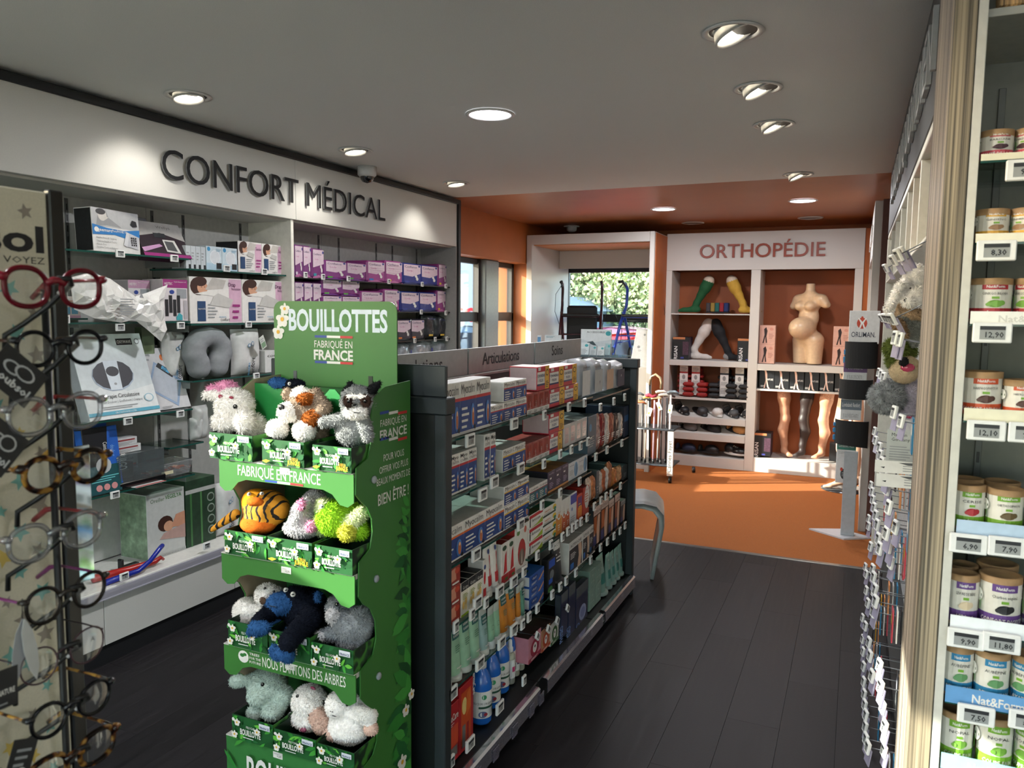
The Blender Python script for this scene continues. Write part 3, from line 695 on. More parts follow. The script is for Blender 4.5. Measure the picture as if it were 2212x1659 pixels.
m = MB(); m.arr(V * np.array([.93, .95, .775]), F, mid, [M('d6b795', .3, coat=.3)]); m.build('mannequin_torso', None, 'beige pregnant mannequin torso in the orange niche', 'mannequin', loc=(px2(1737, 785), OY + .2, R2), rz=-.6)
# stocking legs, hanging length to the plinth
def stleg(px, h, col, band, label, s=-1):
    P = [((.0, 0, .05), .030), ((.0, .0, .12), .032), ((.02 * s, 0, .26), .048), ((0, 0, .38), .047), ((.01 * s, 0, .46), .045), ((.02 * s, 0, h - .08), .062), ((.03 * s, 0, h), .066)]
    sh = [('c', P[i][0], P[i + 1][0], (P[i][1], P[i + 1][1]), 1 if i == 5 else 0) for i in range(6)] + [('c', (0, 0, .05), (-.05 * s, -.05, .02), (.03, .02), 0), ('c', (-.05 * s, -.05, .02), (-.085 * s, -.06, .014), (.02, .012), 0)]
    V, F, mid = blob(sh, .008, .02, 2); m = MB(); m.arr(V, F, mid, [col, band]); return m.build('stocking_form', None, label, 'leg form', 'mannequin legs wearing stockings', loc=(px2(px, 990), OY + .17, R4))
HL = R3 - R4 - .02
stleg(1690, HL, M('b8866a', .55), M('c09078', .8, kind='pack', scale=120), 'tan lace topped stocking leg next to the black box', -1)
stleg(1730, HL, M('2a1f1e', .5), M('1c1618', .8), 'black stocking leg between two tan ones', 1)
stleg(1773, HL, M('c48e70', .55), M('d8a68c', .8, kind='pack', scale=120), 'tan stocking leg nearest the brand stand', 1)
m = MB(); m.box((-.04, 0, 0), (.04, .1, .18), M('1a1b1e', .4), .002); m.build('stocking_box', None, 'narrow black box beside the last stocking leg', 'box', loc=(px2(1800, 990), OY + .05, R4))
# standing pair of mannequin legs in front of the unit
lx, ly = px2(1812, 1030, 7.55), 7.55
lg = [('c', (.08, 0, 1.10), (-.005, 0, .62), (.085, .058), 0), ('c', (-.005, 0, .62), (.02, .03, .36), (.056, .055), 0), ('c', (.02, .03, .36), (.03, .02, .12), (.052, .032), 0), ('c', (.03, .02, .12), (.02, 0, .06), (.032, .03), 0), ('c', (.02, 0, .06), (-.07, -.05, .025), (.03, .022), 0), ('c', (-.07, -.05, .025), (-.12, -.07, .018), (.02, .014), 0),
      ('c', (.16, .02, 1.10), (.14, .02, .62), (.085, .058), 0), ('c', (.14, .02, .62), (.14, .05, .36), (.056, .055), 0), ('c', (.14, .05, .36), (.14, .04, .12), (.052, .032), 0), ('c', (.14, .04, .06), (.10, -.05, .025), (.03, .022), 0), ('c', (.14, .04, .12), (.14, .04, .06), (.032, .03), 0)]
V, F, mid = blob(lg, .01, .015, 2); m = MB(); m.arr(V, F, mid, [M('d9b195', .35)]); ml = m.build('standing_mannequin', None, 'standing pair of beige mannequin legs in front of the shelving', 'mannequin', loc=(lx, ly, .008))
m = MB(); m.cyl((.05, 0, -.007), .2, .008, M('55575a', .15, .6), 36); m.build('base_plate', ml)
# walking boots on hooks (red and black, card fronts)
def boot(c, lb, px, card=True):
    m = MB(); m.box((-.06, .05, 0), (.06, .2, .04), c, .015); m.box((-.045, .1, .02), (.045, .2, .30), c, .02)
    for i in range(4): m.box((-.072, .03, .03 + i * .055), (.072, .15, .065 + i * .055), c, .012)
    o = m.build('walker_boot', None, lb, 'orthosis', 'strapped walker braces with card fronts', loc=(px, OY + .06, Z3))
    q = MB(); q.box((-.042, -.0, .02), (.042, .003, .33), TX, 0); q.front(.084, .31, [('r', 0, .72, 1, .78, c), ('l', .1, .8, .9, .95, 4, gy), ('e', .5, .6, .2, .08, gy), ('l', .1, .38, .9, .5, 3, gy), ('l', .1, .1, .9, .3, 4, gy)], z0=.02); q.build('card', o)
RB = M('8f1d1a', .5); KB = M('1d1e22', .5)
for (px, c, lb) in ((1473, RB, 'red strapped brace with card, nearest the cane rack'), (1499, RB, 'red strapped brace with card, second from the cane rack'), (1561, KB, 'black strapped brace with white card in the middle niche'), (1594, M('35373b', .5), 'dark grey strapped brace with card by the centre upright')): boot(c, lb, px2(px, 858))
for i, (px, c) in enumerate(((1485, RB), (1515, RB), (1540, KB), (1578, KB), (1606, KB))):
    m = MB(); [m.box((-.055, .0, .01 + q * .052), (.055, .12, .052 + q * .052), c, .014) for q in range(3 if i < 2 else 3)]; m.box((-.03, .03, 0), (.03, .1, .15), c, .01)
    m.build('strap_bundle', None, '%s brace strap bundle on the shelf, %s from the cane rack' % ('red' if i < 2 else 'black', ORD[i]), 'orthosis', 'brace strap bundles', loc=(px2(px, 858), OY + .0, Z3))
# shoes
def shoe(kind, c, sole, lb, px, z, y=.12, s=1, rz=.9, tl=.36):
    L = .13
    if kind == 'sandal': sh = [('e', (0, 0, .012), (.045, L, .012), 1), ('e', (0, -.055, .035), (.043, .05, .028), 0), ('e', (0, .07, .03), (.036, .02, .02), 0)]
    elif kind == 'slide': sh = [('e', (0, 0, .012), (.046, L, .014), 1), ('e', (0, -.05, .035), (.047, .055, .032), 0)]
    elif kind == 'clog': sh = [('e', (0, 0, .012), (.045, L, .013), 1), ('e', (0, -.045, .035), (.045, .08, .036), 0), ('e', (0, .09, .035), (.03, .02, .028), 0)]
    else: sh = [('e', (0, 0, .012), (.045, L, .014), 1), ('e', (0, -.04, .034), (.042, .085, .032), 0), ('e', (0, .06, .05), (.04, .06, .042), 0)]
    V, F, mid = blob(sh, .006, .008, 1); m = MB(); m.arr(V, F, mid, [c, sole])
    if kind == 'sandal':
        for a in (-1, 1): m.tube([(a * .04, -.02, .02), (0, -.03, .068), (-a * .04, -.075, .02)], .005, TX, 6)
        m.tube([(-.035, .05, .02), (-.03, .09, .06), (.03, .09, .06), (.035, .05, .02)], .005, c, 6)
    if kind == 'sneaker':
        for q in range(4): m.tube([(-.02, -.03 + q * .02, .066 + q * .004), (.02, -.025 + q * .02, .066 + q * .004)], .0025, TX, 5)
    o = m.build('shoe', None, lb, 'shoe', None, loc=(px2(px, 900), OY + y, z)); o.rotation_euler = (Matrix.Rotation(tl, 3, 'X') @ Matrix.Rotation(rz, 3, 'Z')).to_euler(); o.scale = (1.15, 1.0, 1.3); return o
B1 = M('1e1f22', .5); B2 = M('2c2f33', .6)
def slant(z0): return z0 + .12 * .385 + .008
for kind, c, so, lb, px in (('sandal', B1, B1, 'black sandal with white cross straps on the slanted shelf', 1468), ('slide', M('3a3a3c', .5), B1, 'dark grey slide on the slanted shelf', 1507), ('slide', M('d8d6d2', .5), M('c9c7c2', .5), 'white slide on the slanted shelf', 1540), ('sandal', M('4c4f52', .5), B2, 'grey toe post sandal on the slanted shelf', 1575), ('sandal', B1, B1, 'black sandal at the end of the slanted shelf by the centre upright', 1603)): shoe(kind, c, so, lb, px, slant(Z4), rz=.75)
for kind, c, so, lb, px in (('clog', M('77777a', .8), B2, 'grey felt slipper on the middle slanted shelf', 1480), ('clog', M('26282a', .6), B1, 'black clog with heel strap on the middle slanted shelf', 1532), ('clog', M('b07a44', .6), B1, 'tan clog with heel strap on the middle slanted shelf', 1588)): shoe(kind, c, so, lb, px, slant(Z5), rz=1.1)
for kind, c, so, lb, px in (('clog', M('27304a', .7), B1, 'navy slipper with a white cross emblem on the bottom shelf', 1478), ('clog', B1, B1, 'chunky black slipper on the bottom shelf', 1528), ('sneaker', M('202226', .3), M('d8d8d6', .4), 'black lace up sneaker with white sole on the bottom shelf', 1588)): shoe(kind, c, so, lb, px, Z6 + .004, .1, rz=1.2, tl=0)

# ------------------------------------------------------------------ cane rack
cr = empty('cane_rack', (-1.80, 7.05, 0), .0, 'black and white cane rack on castors beside the shoes', 'rack')
XR = float(ony(1456, 930, 7.05)[0]) - -1.80; m = MB()
zt = float(ony(1420, 928, 7.05)[2]); zb = float(ony(1420, 1005, 7.05)[2])
for z, n_ in ((zt, 'tray'), (zb, 'tray')):
    m = MB(); m.box((XR - .46, 0, z - .008), (XR, .3, z + .008), M('2b2f33', .35), .003)
    m.tube([(XR - .46, .0, z - .004), (XR, 0, z - .004)], .006, M('60646a', .3, .8), 6); m.build(n_, cr)
m = MB(); m.box((XR - .055, -.005, .075), (XR, .02, zt - .01), WM, .003); m.text('Cannes Fayet', XR - .018, .11, .036, INK, y=-.006, width=.3, rot=PI / 2, align='l', res=2); m.build('side_board', cr)
m = MB(); m.box((XR - .46, .28, .075), (XR - .43, .3, zt), WM, .003); m.build('side_board', cr)
for x in (XR - .03, XR - .43):
    m = MB(); m.cyl((x - .012, .03, .028), .028, .024, B1, 14, 'x'); m.box((x - .014, .02, .03), (x + .014, .045, .07), B1, .003); m.build('castor', cr)
def cane(x, y, h, c, handle, hc, lb, tx=0.0):
    m = MB(); m.tube([(0, 0, .02), (tx, 0, h - .03)], .0095, c, 8); o = m.build('walking_cane', None, lb, 'cane', 'walking canes in the rack', loc=(-1.80 + x, 7.05 + y, zb + .009))
    q = MB()
    if handle == 'crook': q.tube([(tx + .11 + .0, 0, h - .06), (tx + .112, 0, h + .0), (tx + .1, 0, h + .045), (tx + .055, 0, h + .075), (tx + .012, 0, h + .05), (tx, 0, h - .03)], .012, hc, 8)
    else: q.tube([(tx - .035, 0, h - .012), (tx - .01, 0, h - .004), (tx + .04, 0, h), (tx + .075, 0, h - .016)], [.011, .014, .013, .009], hc, 8)
    q.build('handle', o); f = MB(); f.cyl((0, 0, -.0), .012, .035, B1, 8, r2=.010); f.build('ferrule', o)
PK = M('2e2a2c', .4, kind='pack', scale=90); SV = M('b9babd', .25, .8); PR = M('b48f9c', .4); WF = M('cfc8c6', .4, kind='pack', scale=70)
HC = float(ony(1420, 850, 7.05)[2]) - zb
for x, y, h, c, hd, hc, lb, tx in ((XR - .05, .05, HC + .01, WF, 'derby', M('6b7682', .3), 'floral cane with a grey derby handle at the rack corner', 0), (XR - .10, .12, HC - .03, PK, 'derby', M('3a2a26', .4), 'dark patterned cane with brown handle, second from the rack corner', 0),
    (XR - .13, .05, HC - .02, PK, 'derby', M('c9c7c6', .4), 'black cane with pale floral handle', 0), (XR - .18, .14, HC - .0, M('d0ccca', .4), 'derby', M('d8d2d0', .4), 'white cane with white handle', 0), (XR - .20, .05, HC - .05, PR, 'derby', M('c8b28e', .4), 'mauve cane with a cream handle', 0),
    (XR - .26, .16, HC + .08, B1, 'crook', M('8a7a62', .35), 'tall black cane with a marbled crook handle', -.02), (XR - .28, .06, HC - .05, M('b8a896', .4), 'derby', M('c2a04c', .4), 'tan cane with a yellow handle', 0), (XR - .33, .12, HC - .08, PK, 'derby', M('30302f', .4), 'patterned cane with dark handle behind the tan one', 0), (XR - .36, .05, HC - .1, B1, 'derby', M('b46f4a', .4), 'black cane with orange brown handle near the gondola', 0), (XR - .40, .13, HC - .03, SV, 'derby', M('5c5f63', .3), 'silver cane at the gondola side of the rack', 0)):
    cane(x, y, h, c, hd, hc, lb, tx)
m = MB(Matrix.Translation((-1.80 + XR - .285, 7.10, zb + HC - .06))); m.tube([(.0, 0, .03), (.03, -.01, .04), (.06, 0, .02), (.1, -.01, .035)], .016, M('8d1f38', .8), 8); m.build('patterned_ribbon', None, 'red patterned ribbon tied across the cane handles', 'ribbon')
for i, (dx, dz, a) in enumerate(((-.235, -.17, .3), (-.155, -.11, -.4), (-.045, -.13, .1))):
    m = MB(Matrix.Rotation(a, 4, 'Y')); m.box((-.018, 0, -.05), (.018, .001, .03), TX); m.front(.036, .08, [('r', .2, .2, .6, .45, M('e08a2a', .5)), ('l', .15, .55, .85, .85, 3, gy)], z0=-.05)
    m.build('paper_tag', None, 'white paper price label tied to a cane, %s from the gondola side' % ORD[i], 'label', loc=(-1.80 + XR + dx, 7.05 + .02, zb + HC + dz))

q = onz(1498, 1021, .0); m = MB(); m.cyl((-.012, 0, .03), .03, .024, B1, 16, 'x'); m.cyl((-.013, 0, .03), .016, .026, gy, 12, 'x'); m.build('castor_wheel', None, 'small loose castor wheel on the orange carpet beside the cane rack', 'wheel', loc=(float(q[0]), float(q[1]), .0015), rz=.4)
# ------------------------------------------------------------------ brand stand with lumbar belts
oy = 5.93; ox = float(ony(1830, 1150, oy)[0])
st = empty('belt_stand', (ox, oy, 0), 0, 'white floor stand with three black lumbar belts and cards', 'display stand')
m = MB(); m.ext([(-.26, .07), (-.02, -.10), (.17, .02), (-.05, .16)], 0, .012, M('c2c3c6', .4), 'xy'); m.build('base_plate', st)
m = MB(); m.box((-.045, -.01, .012), (.045, .045, .62), M('aab0b6', .35), .003); m.build('post', st)
def oz(py): return float(ony(1850, py, oy)[2])
def oxx(px): return float(ony(px, 900, oy)[0]) - ox
def card(name, x0, x1, za, zb_, col, items, z_of=0):
    m = MB(); m.box((x0, -.004, za), (x1, .004, zb_), M('d5d6d8', .4), .003); m.front(x1 - x0, zb_ - za, items, x0=(x0 + x1) / 2, z0=za, y=-.004); m.build(name, st)
OR = M('c2452f', .5); WT = M('f0f0f0', .5); NAV = M('343b50', .5)
card('header_card', oxx(1824), oxx(1890), oz(742), oz(671), None, [('e', .42, .62, .17, .17, OR), ('e', .42, .79, .04, .04, OR), ('p', [(.28, .78), (.38, .62), (.33, .47), (.38, .47), (.43, .6), (.48, .47), (.53, .47), (.47, .62), (.57, .78), (.53, .78), (.43, .66), (.32, .78)], WT), ('t', 'ORLIMAN.', .48, .2, .16, NAV, .78, .006)])
card('belt_card', oxx(1817), oxx(1868), oz(822), oz(783), None, [('r', 0, .45, 1, 1, M('6b4a7c', .5)), ('t', "L'Évolutive", .5, .62, .22, WT, .6), ('t', 'JE SUIS DISCRÈTE !', .5, .1, .2, M('8e9096', .5), .7)])
card('belt_card', oxx(1815), oxx(1860), oz(908), oz(862), None, [('r', 0, .48, 1, .95, M('6d7a86', .5)), ('t', 'Lombabelt Renfort', .5, .62, .2, WT, .85), ('t', 'JE SUIS RÉSISTANTE !', .5, .12, .18, M('8e9096', .5), .75)])
card('long_card', oxx(1811), oxx(1853), oz(1046), oz(955), None, [('r', 0, .8, 1, 1, M('2f7d70', .5)), ('t', 'Lombabelt Activ', .5, .86, .07, WT, .8), ('t', 'JE SUIS POLYVALENTE !', .5, .7, .06, M('8e9096', .5), .8), ('e', .45, .22, .2, .13, M('2a2b30', .5)), ('e', .3, .33, .07, .045, OR), ('l', .32, .17, .58, .28, 3, M('9a9a9c', .5))])
def belt(pa, pb, xa, xb, blue, mid, droop=0.0):
    z0, z1 = oz(pb), oz(pa); x0, x1 = oxx(xa), oxx(xb); m = MB(); n = 18; vs = []
    for i in range(n + 1):
        t = i / n; a = PI * (1.02 - 1.04 * t); cx = (x0 + x1) / 2; r = (x1 - x0) / 2
        x = cx + r * math.cos(a); y = .03 - .09 * math.sin(a); dz = -droop * t ** 2
        vs += [(x, y, z0 + dz), (x, y, z1 + dz * .3), (cx + (x - cx) * .95, y + .012, z1 + dz * .3), (cx + (x - cx) * .95, y + .012, z0 + dz)]
    fs = [(4 * i + k, 4 * i + (k + 1) % 4, 4 * i + 4 + (k + 1) % 4, 4 * i + 4 + k) for i in range(n) for k in range(4)]
    m.add(vs, fs, M('141519', .75), False); o = m.build('lumbar_belt', None, mid, 'belt', 'black lumbar belts on the brand stand', loc=(ox, oy, 0))
    q = MB()
    for (u, v, ww, hh) in blue: q.box((x0 + u, .0, z0 + v), (x0 + u + ww, .02, z0 + v + hh), M('2a78a8', .6), .006)
    if blue: q.build('blue_tab', o)
belt(738, 795, 1817, 1889, [(-.006, .03, .02, .05), (-.004, .09, .025, .04)], 'black lumbar belt with blue edge under the logo card')
belt(820, 862, 1809, 1882, [], 'plain black lumbar belt in the middle of the stand')
belt(908, 960, 1804, 1878, [(-.01, .02, .04, .04), (-.012, .075, .035, .035), (-.01, .12, .035, .03)], 'wide black lumbar belt with blue fingers, lowest on the stand', .03)
# far side unit seen edge on
fu = empty('side_shelving', (.075, 6.9, 0), -PI / 2, 'white side shelving seen edge on beyond the brown panel', 'shelving')
m = MB(); m.box((-1.1, 0, 0), (-1.04, .4, 2.4), WM, .002); m.build('upright', fu); m = MB(); m.box((.72, 0, 0), (.78, .4, 2.4), WM, .002); m.build('upright', fu)
m = MB(); m.box((-1.04, 0, 2.02), (.72, .03, 2.4), WM, .002); m.text('PODOLOGIE', -.1, 2.14, .13, WM, y=-.012, width=1.1, thick=.01); m.build('header_board', fu)
for z in (.12, .5, .9, 1.25, 1.6): m = MB(); m.box((-1.04, .002, z - .01), (.72, .38, z + .01), WM, .001); m.build('shelf', fu)
m = MB(); m.box((-1.04, .39, .0), (.72, .4, 2.0), BK); m.build('back_panel', fu)
for i, (x, z, c) in enumerate(((.55, 1.26, '2a6f9c'), (.2, 1.26, 'd0cfcc'), (.5, .91, 'cfc8c4'), (.1, .91, '2a2c30'), (.55, .51, 'c9c9c6'), (.1, .51, 'c0392b'), (.5, .13, 'd6d4d0'), (-.2, 1.61, '16181c'))):
    m = carton(.2, .26, .16, M(c, .5), [('r', .1, .6, .9, .8, WT), ('l', .1, .1, .9, .5, 4, gy)]); m.build('care_box', None, 'care box on the side shelving beyond the brown panel, %s counted from the brightest' % ORD[i], 'box', 'boxes on the side shelving', loc=(.1, 6.9 - x, z + .001), rz=-PI / 2)
# white moulded chair behind the gondola end
chp = [(-.30, 0), (-.27, .30), (-.22, .44), (-.14, .475), (.06, .475), (.11, .45), (.13, .38), (.105, .2), (.07, .02), (.05, 0), (.03, 0), (.06, .2), (.085, .37), (.05, .43), (-.12, .44), (-.18, .41), (-.23, .29), (-.26, 0)]
cx_, cy_ = -1.17, 4.62
sh = []
prof = [((-.16, 0, .03), (-.13, 0, .30)), ((-.13, 0, .30), (-.08, 0, .44)), ((-.08, 0, .44), (.02, 0, .475)), ((.02, 0, .475), (.08, 0, .42)), ((.08, 0, .42), (.085, 0, .30)), ((.085, 0, .30), (.05, 0, .03))]
m = MB(); 
import itertools
outer = [(-.34, 0.0), (-.31, .25), (-.27, .40), (-.2, .465), (-.02, .475), (.06, .46), (.105, .41), (.11, .33), (.085, .18), (.055, 0)]
n_ = len(outer); W_ = .40; vs = []; rows = 9
for r_ in range(rows):
    t = r_ / (rows - 1); y = (t - .5) * W_; edge = abs(2 * t - 1)
    for i, (x, z) in enumerate(outer): vs.append((x * (1 - .06 * edge ** 3) + .0, y, z * (1 - .03 * edge ** 4)))
fs = [(a * n_ + i, (a + 1) * n_ + i, (a + 1) * n_ + i + 1, a * n_ + i + 1) for a in range(rows - 1) for i in range(n_ - 1)]
inn = [(x * .86 - .015, y * .96, z * .93) for x, y, z in vs]; N = len(vs)
fs2 = [tuple(N + k for k in reversed(f)) for f in fs]; rim = []
ring_ = [i for i in range(n_)] + [a * n_ + n_ - 1 for a in range(1, rows)] + [(rows - 1) * n_ + i for i in range(n_ - 2, -1, -1)] + [a * n_ for a in range(rows - 2, 0, -1)]
for i in range(len(ring_)): a, b = ring_[i], ring_[(i + 1) % len(ring_)]; rim.append((b, a, a + N, b + N))
m.add(vs + inn, fs + fs2 + rim, M('a6aaa8', .35), True)
chair = m.build('moulded_stool', None, 'pale grey moulded plastic stool behind the far end of the gondola', 'stool', loc=(cx_ + .03, cy_, 0), rz=.25)

# ================================================================== packaging designs
def H(c, r=.45): return M(c, r)
RED = H('b3202a'); WHT = H('d9d7d2'); NVY = H('173a7c'); NV2 = H('182a5e'); ORG = H('d2662a'); YEL = H('d8a52a'); TEAL = H('1f5f66'); LGY = H('8f9294'); SKN = H('b8693a')
def f_myo(band, C='', d=.1, txt='Myocalm', blue=NVY, tall=False, bot=.06):
    def f(w, h, d_=d):
        zt = .70 if not tall else .72; it = [('r', .0, bot, 1, zt - .06, blue), ('r', 0, zt - .06, 1, zt, band)]
        if tall: it += [('t', 'Myo', .5, .87, .09, INK, .78, .012), ('t', 'calm', .5, .76, .085, H('6c6e70'), .82)]
        elif txt == 'Myocalm': it += [('t', 'Myo', .26, .77, .19, INK, .40), ('t', 'calm', .68 if not C else .62, .77, .19, H('6c6e70'), .42 if not C else .32)] + ([('t', C, .9, .77, .19, INK, .1)] if C else [])
        else: it += [('t', txt, .5, .78, .13, INK, .85)]
        it += [('e', .78, .32, .12, .24, H('3f74b8')), ('e', .80, .30, .07, .18, SKN), ('e', .80, .42, .03, .05, H('e8c8a0')), ('l', .06, .12, .52, .58, 4, WHT), ('e', .9, .1, .06, .05, INK)]
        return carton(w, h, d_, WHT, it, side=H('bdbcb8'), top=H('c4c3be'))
    return f
def f_chondro(w, h, d=.12):
    return carton(w, h, d, H('b8283a'), [('r', .0, .28, .62, .78, WHT), ('r', 0, .20, .62, .28, NV2), ('r', .64, .03, .98, 1, YEL), ('e', .81, .72, .12, .14, INK), ('e', .81, .72, .09, .10, YEL), ('t', 'CHONDRO', .31, .56, .13, NV2, .56, .012), ('t', 'FLEX', .31, .36, .12, NV2, .3, .012), ('r', .05, .84, .25, .98, WHT), ('l', .68, .1, .92, .4, 4, INK)], side=H('b9a9ac'), top=H('c9c2bd'))
def f_thin(c1, c2='d9d7d2', low=.22, txt=''):
    def f(w, h, d=.1):
        return carton(w, h, d, H(c1), [('r', 0, 0, 1, low, H(c2)), ('l', .2, .03, .8, low - .04, 3, INK), ('r', .2, low + .1, .8, .9, H(c1, .15)), ('t', txt or 'Condro', .62, low + .2, .16, H('e2d0c8'), .5, 0, PI / 2)], side=H(c1), top=H(c1))
    return f
def f_plain(c, items=(), side=None, top=None, r=.45, d0=.1):
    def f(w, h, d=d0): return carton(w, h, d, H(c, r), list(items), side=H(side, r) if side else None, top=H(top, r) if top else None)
    return f
f_purple = f_plain('2c2440', [('r', 0, 0, 1, .1, H('c88a4a')), ('r', .25, .62, .5, .7, WHT), ('t', 'nerfut', .5, .84, .1, H('a99ab8'), .7), ('l', .2, .2, .75, .5, 4, H('a99ab8'))], side='14131c', top='9c6a34')
f_bluew = f_plain('c5c9cc', [('e', .75, .5, .2, .42, H('5d8fb4')), ('p', [(.72, .2), (.8, .5), (.74, .8), (.78, .85), (.86, .5), (.76, .18)], H('1d3a58')), ('l', .1, .3, .5, .6, 4, LGY), ('t', 'Artivéa', .3, .78, .08, NV2, .45)], side='a9b2b8', top='8f9496')
f_arto = f_plain('dddbd4', [('r', .02, .72, 1, .96, RED), ('p', [(.15, 0), (.6, .12), (1, .42), (1, .0)], H('93a82c')), ('t', 'Artosium', .5, .40, .26, INK, .62), ('r', .04, .1, .1, .6, INK), ('e', .09, .66, .03, .06, INK)], side='c9c7c2', top='4c5636')
f_micro = f_plain('dddbd4', [('r', 0, .0, 1, .2, H('1f3a30')), ('e', .9, .6, .14, .3, H('d9b32a')), ('e', .93, .4, .1, .2, H('1f7a5c')), ('t', 'micro', .36, .52, .26, H('c06a1e'), .45, .01), ('l', .05, .25, .7, .45, 2, LGY)], side='c9c7c2', top='1f6a4a')
f_cbd = lambda c: f_plain('d4d2cc', [('r', 0, 0, 1, .48, H(c)), ('e', .5, .5, .3, .1, H('e4e2dc')), ('e', .5, .5, .2, .06, H(c)), ('t', 'CBD', .5, .56, .06, H('9a6a3c'), .5), ('l', .3, .12, .7, .3, 3, WHT)], side='c2c1bb', top='a9aaa4')
f_act = f_plain('d0cec8', [('r', .03, .05, .97, .76, H('25262c')), ('t', 'ACTIPOCHE', .5, .82, .09, INK, .8, .008), ('p', [(.62, .05), (.72, .4), (.66, .76), (.9, .76), (.95, .4), (.85, .05)], H('c9a58c')), ('r', .1, .12, .35, .3, H('2a6ab0')), ('l', .1, .45, .5, .65, 4, WHT)], side='c9c7c0', top='a8a79f')
f_urgo = f_plain('1f4f9a', [('e', .32, .6, .24, .26, H('14377a')), ('t', 'URGO', .32, .52, .2, WHT, .3, .012), ('p', [(.55, .1), (.95, .7), (.98, .5), (.7, .05)], H('c08a6a')), ('l', .1, .1, .5, .3, 2, WHT)], side='c9cacc', top='2b5fa4')
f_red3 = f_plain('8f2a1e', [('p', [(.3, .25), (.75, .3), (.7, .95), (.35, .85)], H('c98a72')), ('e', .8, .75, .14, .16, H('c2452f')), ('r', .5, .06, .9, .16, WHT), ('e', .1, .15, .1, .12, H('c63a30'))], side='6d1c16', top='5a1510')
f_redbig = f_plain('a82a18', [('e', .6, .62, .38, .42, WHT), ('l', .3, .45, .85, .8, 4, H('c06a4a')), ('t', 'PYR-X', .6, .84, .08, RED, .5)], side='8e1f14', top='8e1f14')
f_bw = f_plain('c8cacc', [('r', .1, .66, .98, .95, H('2a3f9a')), ('e', .3, .5, .1, .06, H('5a78b4')), ('l', .1, .1, .8, .3, 3, LGY)], side='b4b6b8', top='6f7274')
f_op = f_plain('b83a1c', [('r', .12, .1, .88, .9, H('5a2a6a')), ('r', .12, .1, .88, .5, H('d07a2a')), ('l', .25, .3, .75, .7, 4, YEL)], side='cfcdc8')
f_seed = f_plain('d9d7d0', [('e', .5, .42, .3, .28, H('a82a2a')), ('e', .5, .32, .22, .17, H('6a5a50')), ('p', [(.45, .18), (.5, .5), (.55, .18)], H('c9bfb4')), ('e', .75, .86, .1, .07, H('c86a5a')), ('l', .1, .03, .85, .12, 3, LGY), ('e', .2, .86, .12, .05, H('5a8a4a'))], side='a82a2a', top='a82a2a', d0=.06)
f_gorg = f_plain('ddd9cc', [('r', 0, .75, 1, 1, INK), ('r', 0, 0, 1, .07, H('9ab82c')), ('e', .3, .32, .16, .12, H('d8b468')), ('e', .6, .42, .16, .12, H('d8b468')), ('e', .62, .24, .12, .09, H('e8d090')), ('l', .2, .5, .85, .68, 4, H('8f9c4a')), ('t', 'Gorge', .5, .80, .1, WHT, .7)], side='16171a', top='101113')
f_sage = f_plain('7d978a', [('e', .5, .7, .12, .05, H('93ab9f')), ('t', 'NATURE', .5, .35, .07, H('a9bdb2'), .6), ('l', .3, .1, .7, .16, 2, H('5c786a'))], side='70897c', top='86a093')
f_thermaA = f_plain('a01c22', [('r', .12, .1, .82, .9, H('b8481c')), ('e', .35, .68, .17, .13, H('d8c07a')), ('r', .2, .06, .42, .4, H('6a6a6a')), ('r', .5, .1, .66, .4, H('8e1a1e')), ('p', [(.45, .5), (.8, .6), (.78, .9), (.5, .85)], H('c8642a')), ('t', 'ThermaCare', .93, .93, .09, WHT, .95, .014, -PI / 2)], side='8e161c', top='a01c22')
f_thermaB = f_plain('a01c22', [('r', .05, .28, .95, .62, H('c2482a')), ('r', .1, .1, .9, .26, H('6a6a6a')), ('t', 'ThermaCare', .5, .72, .12, WHT, .9, .014), ('l', .1, .64, .8, .7, 2, WHT)], side='8e161c', top='a01c22')
f_foil = lambda c: None
def bag(w, h, d, mat, items=(), seed=0, power=4, wrinkle=.006, back=True):
    """soft sealed bag: bulged front and back with creases, seams pressed flat at top and bottom"""
    m = MB(); n = 10; r = random.Random(seed); ph = [r.uniform(0, 6) for _ in range(6)]
    def P(u, v, s):
        e = (1 - abs(2 * u - 1) ** power) * (1 - abs(2 * v - 1) ** (power + 2)); wv = math.sin(u * 9 + ph[0] + v * 3) * math.sin(v * 8 + ph[1]) + .6 * math.sin(u * 17 + ph[2]) * math.cos(v * 13 + ph[3])
        return ((u - .5) * w * (1 - .05 * (1 - abs(2 * v - 1) ** 2)), d / 2 - s * (d / 2 * max(e, 0) ** .5 + wrinkle * wv * max(e, 0)), v * h)
    for s in (1, -1):
        vs = [P(i / n, j / n, s) for j in range(n + 1) for i in range(n + 1)]
        fs = [(j * (n + 1) + i, j * (n + 1) + i + 1, (j + 1) * (n + 1) + i + 1, (j + 1) * (n + 1) + i) for j in range(n) for i in range(n)]
        if s < 0: fs = [tuple(reversed(f)) for f in fs]
        m.add(vs, fs, mat, True)
    m.front(w * .8, h * .9, items, z0=h * .05, y=-wrinkle * .9); return m
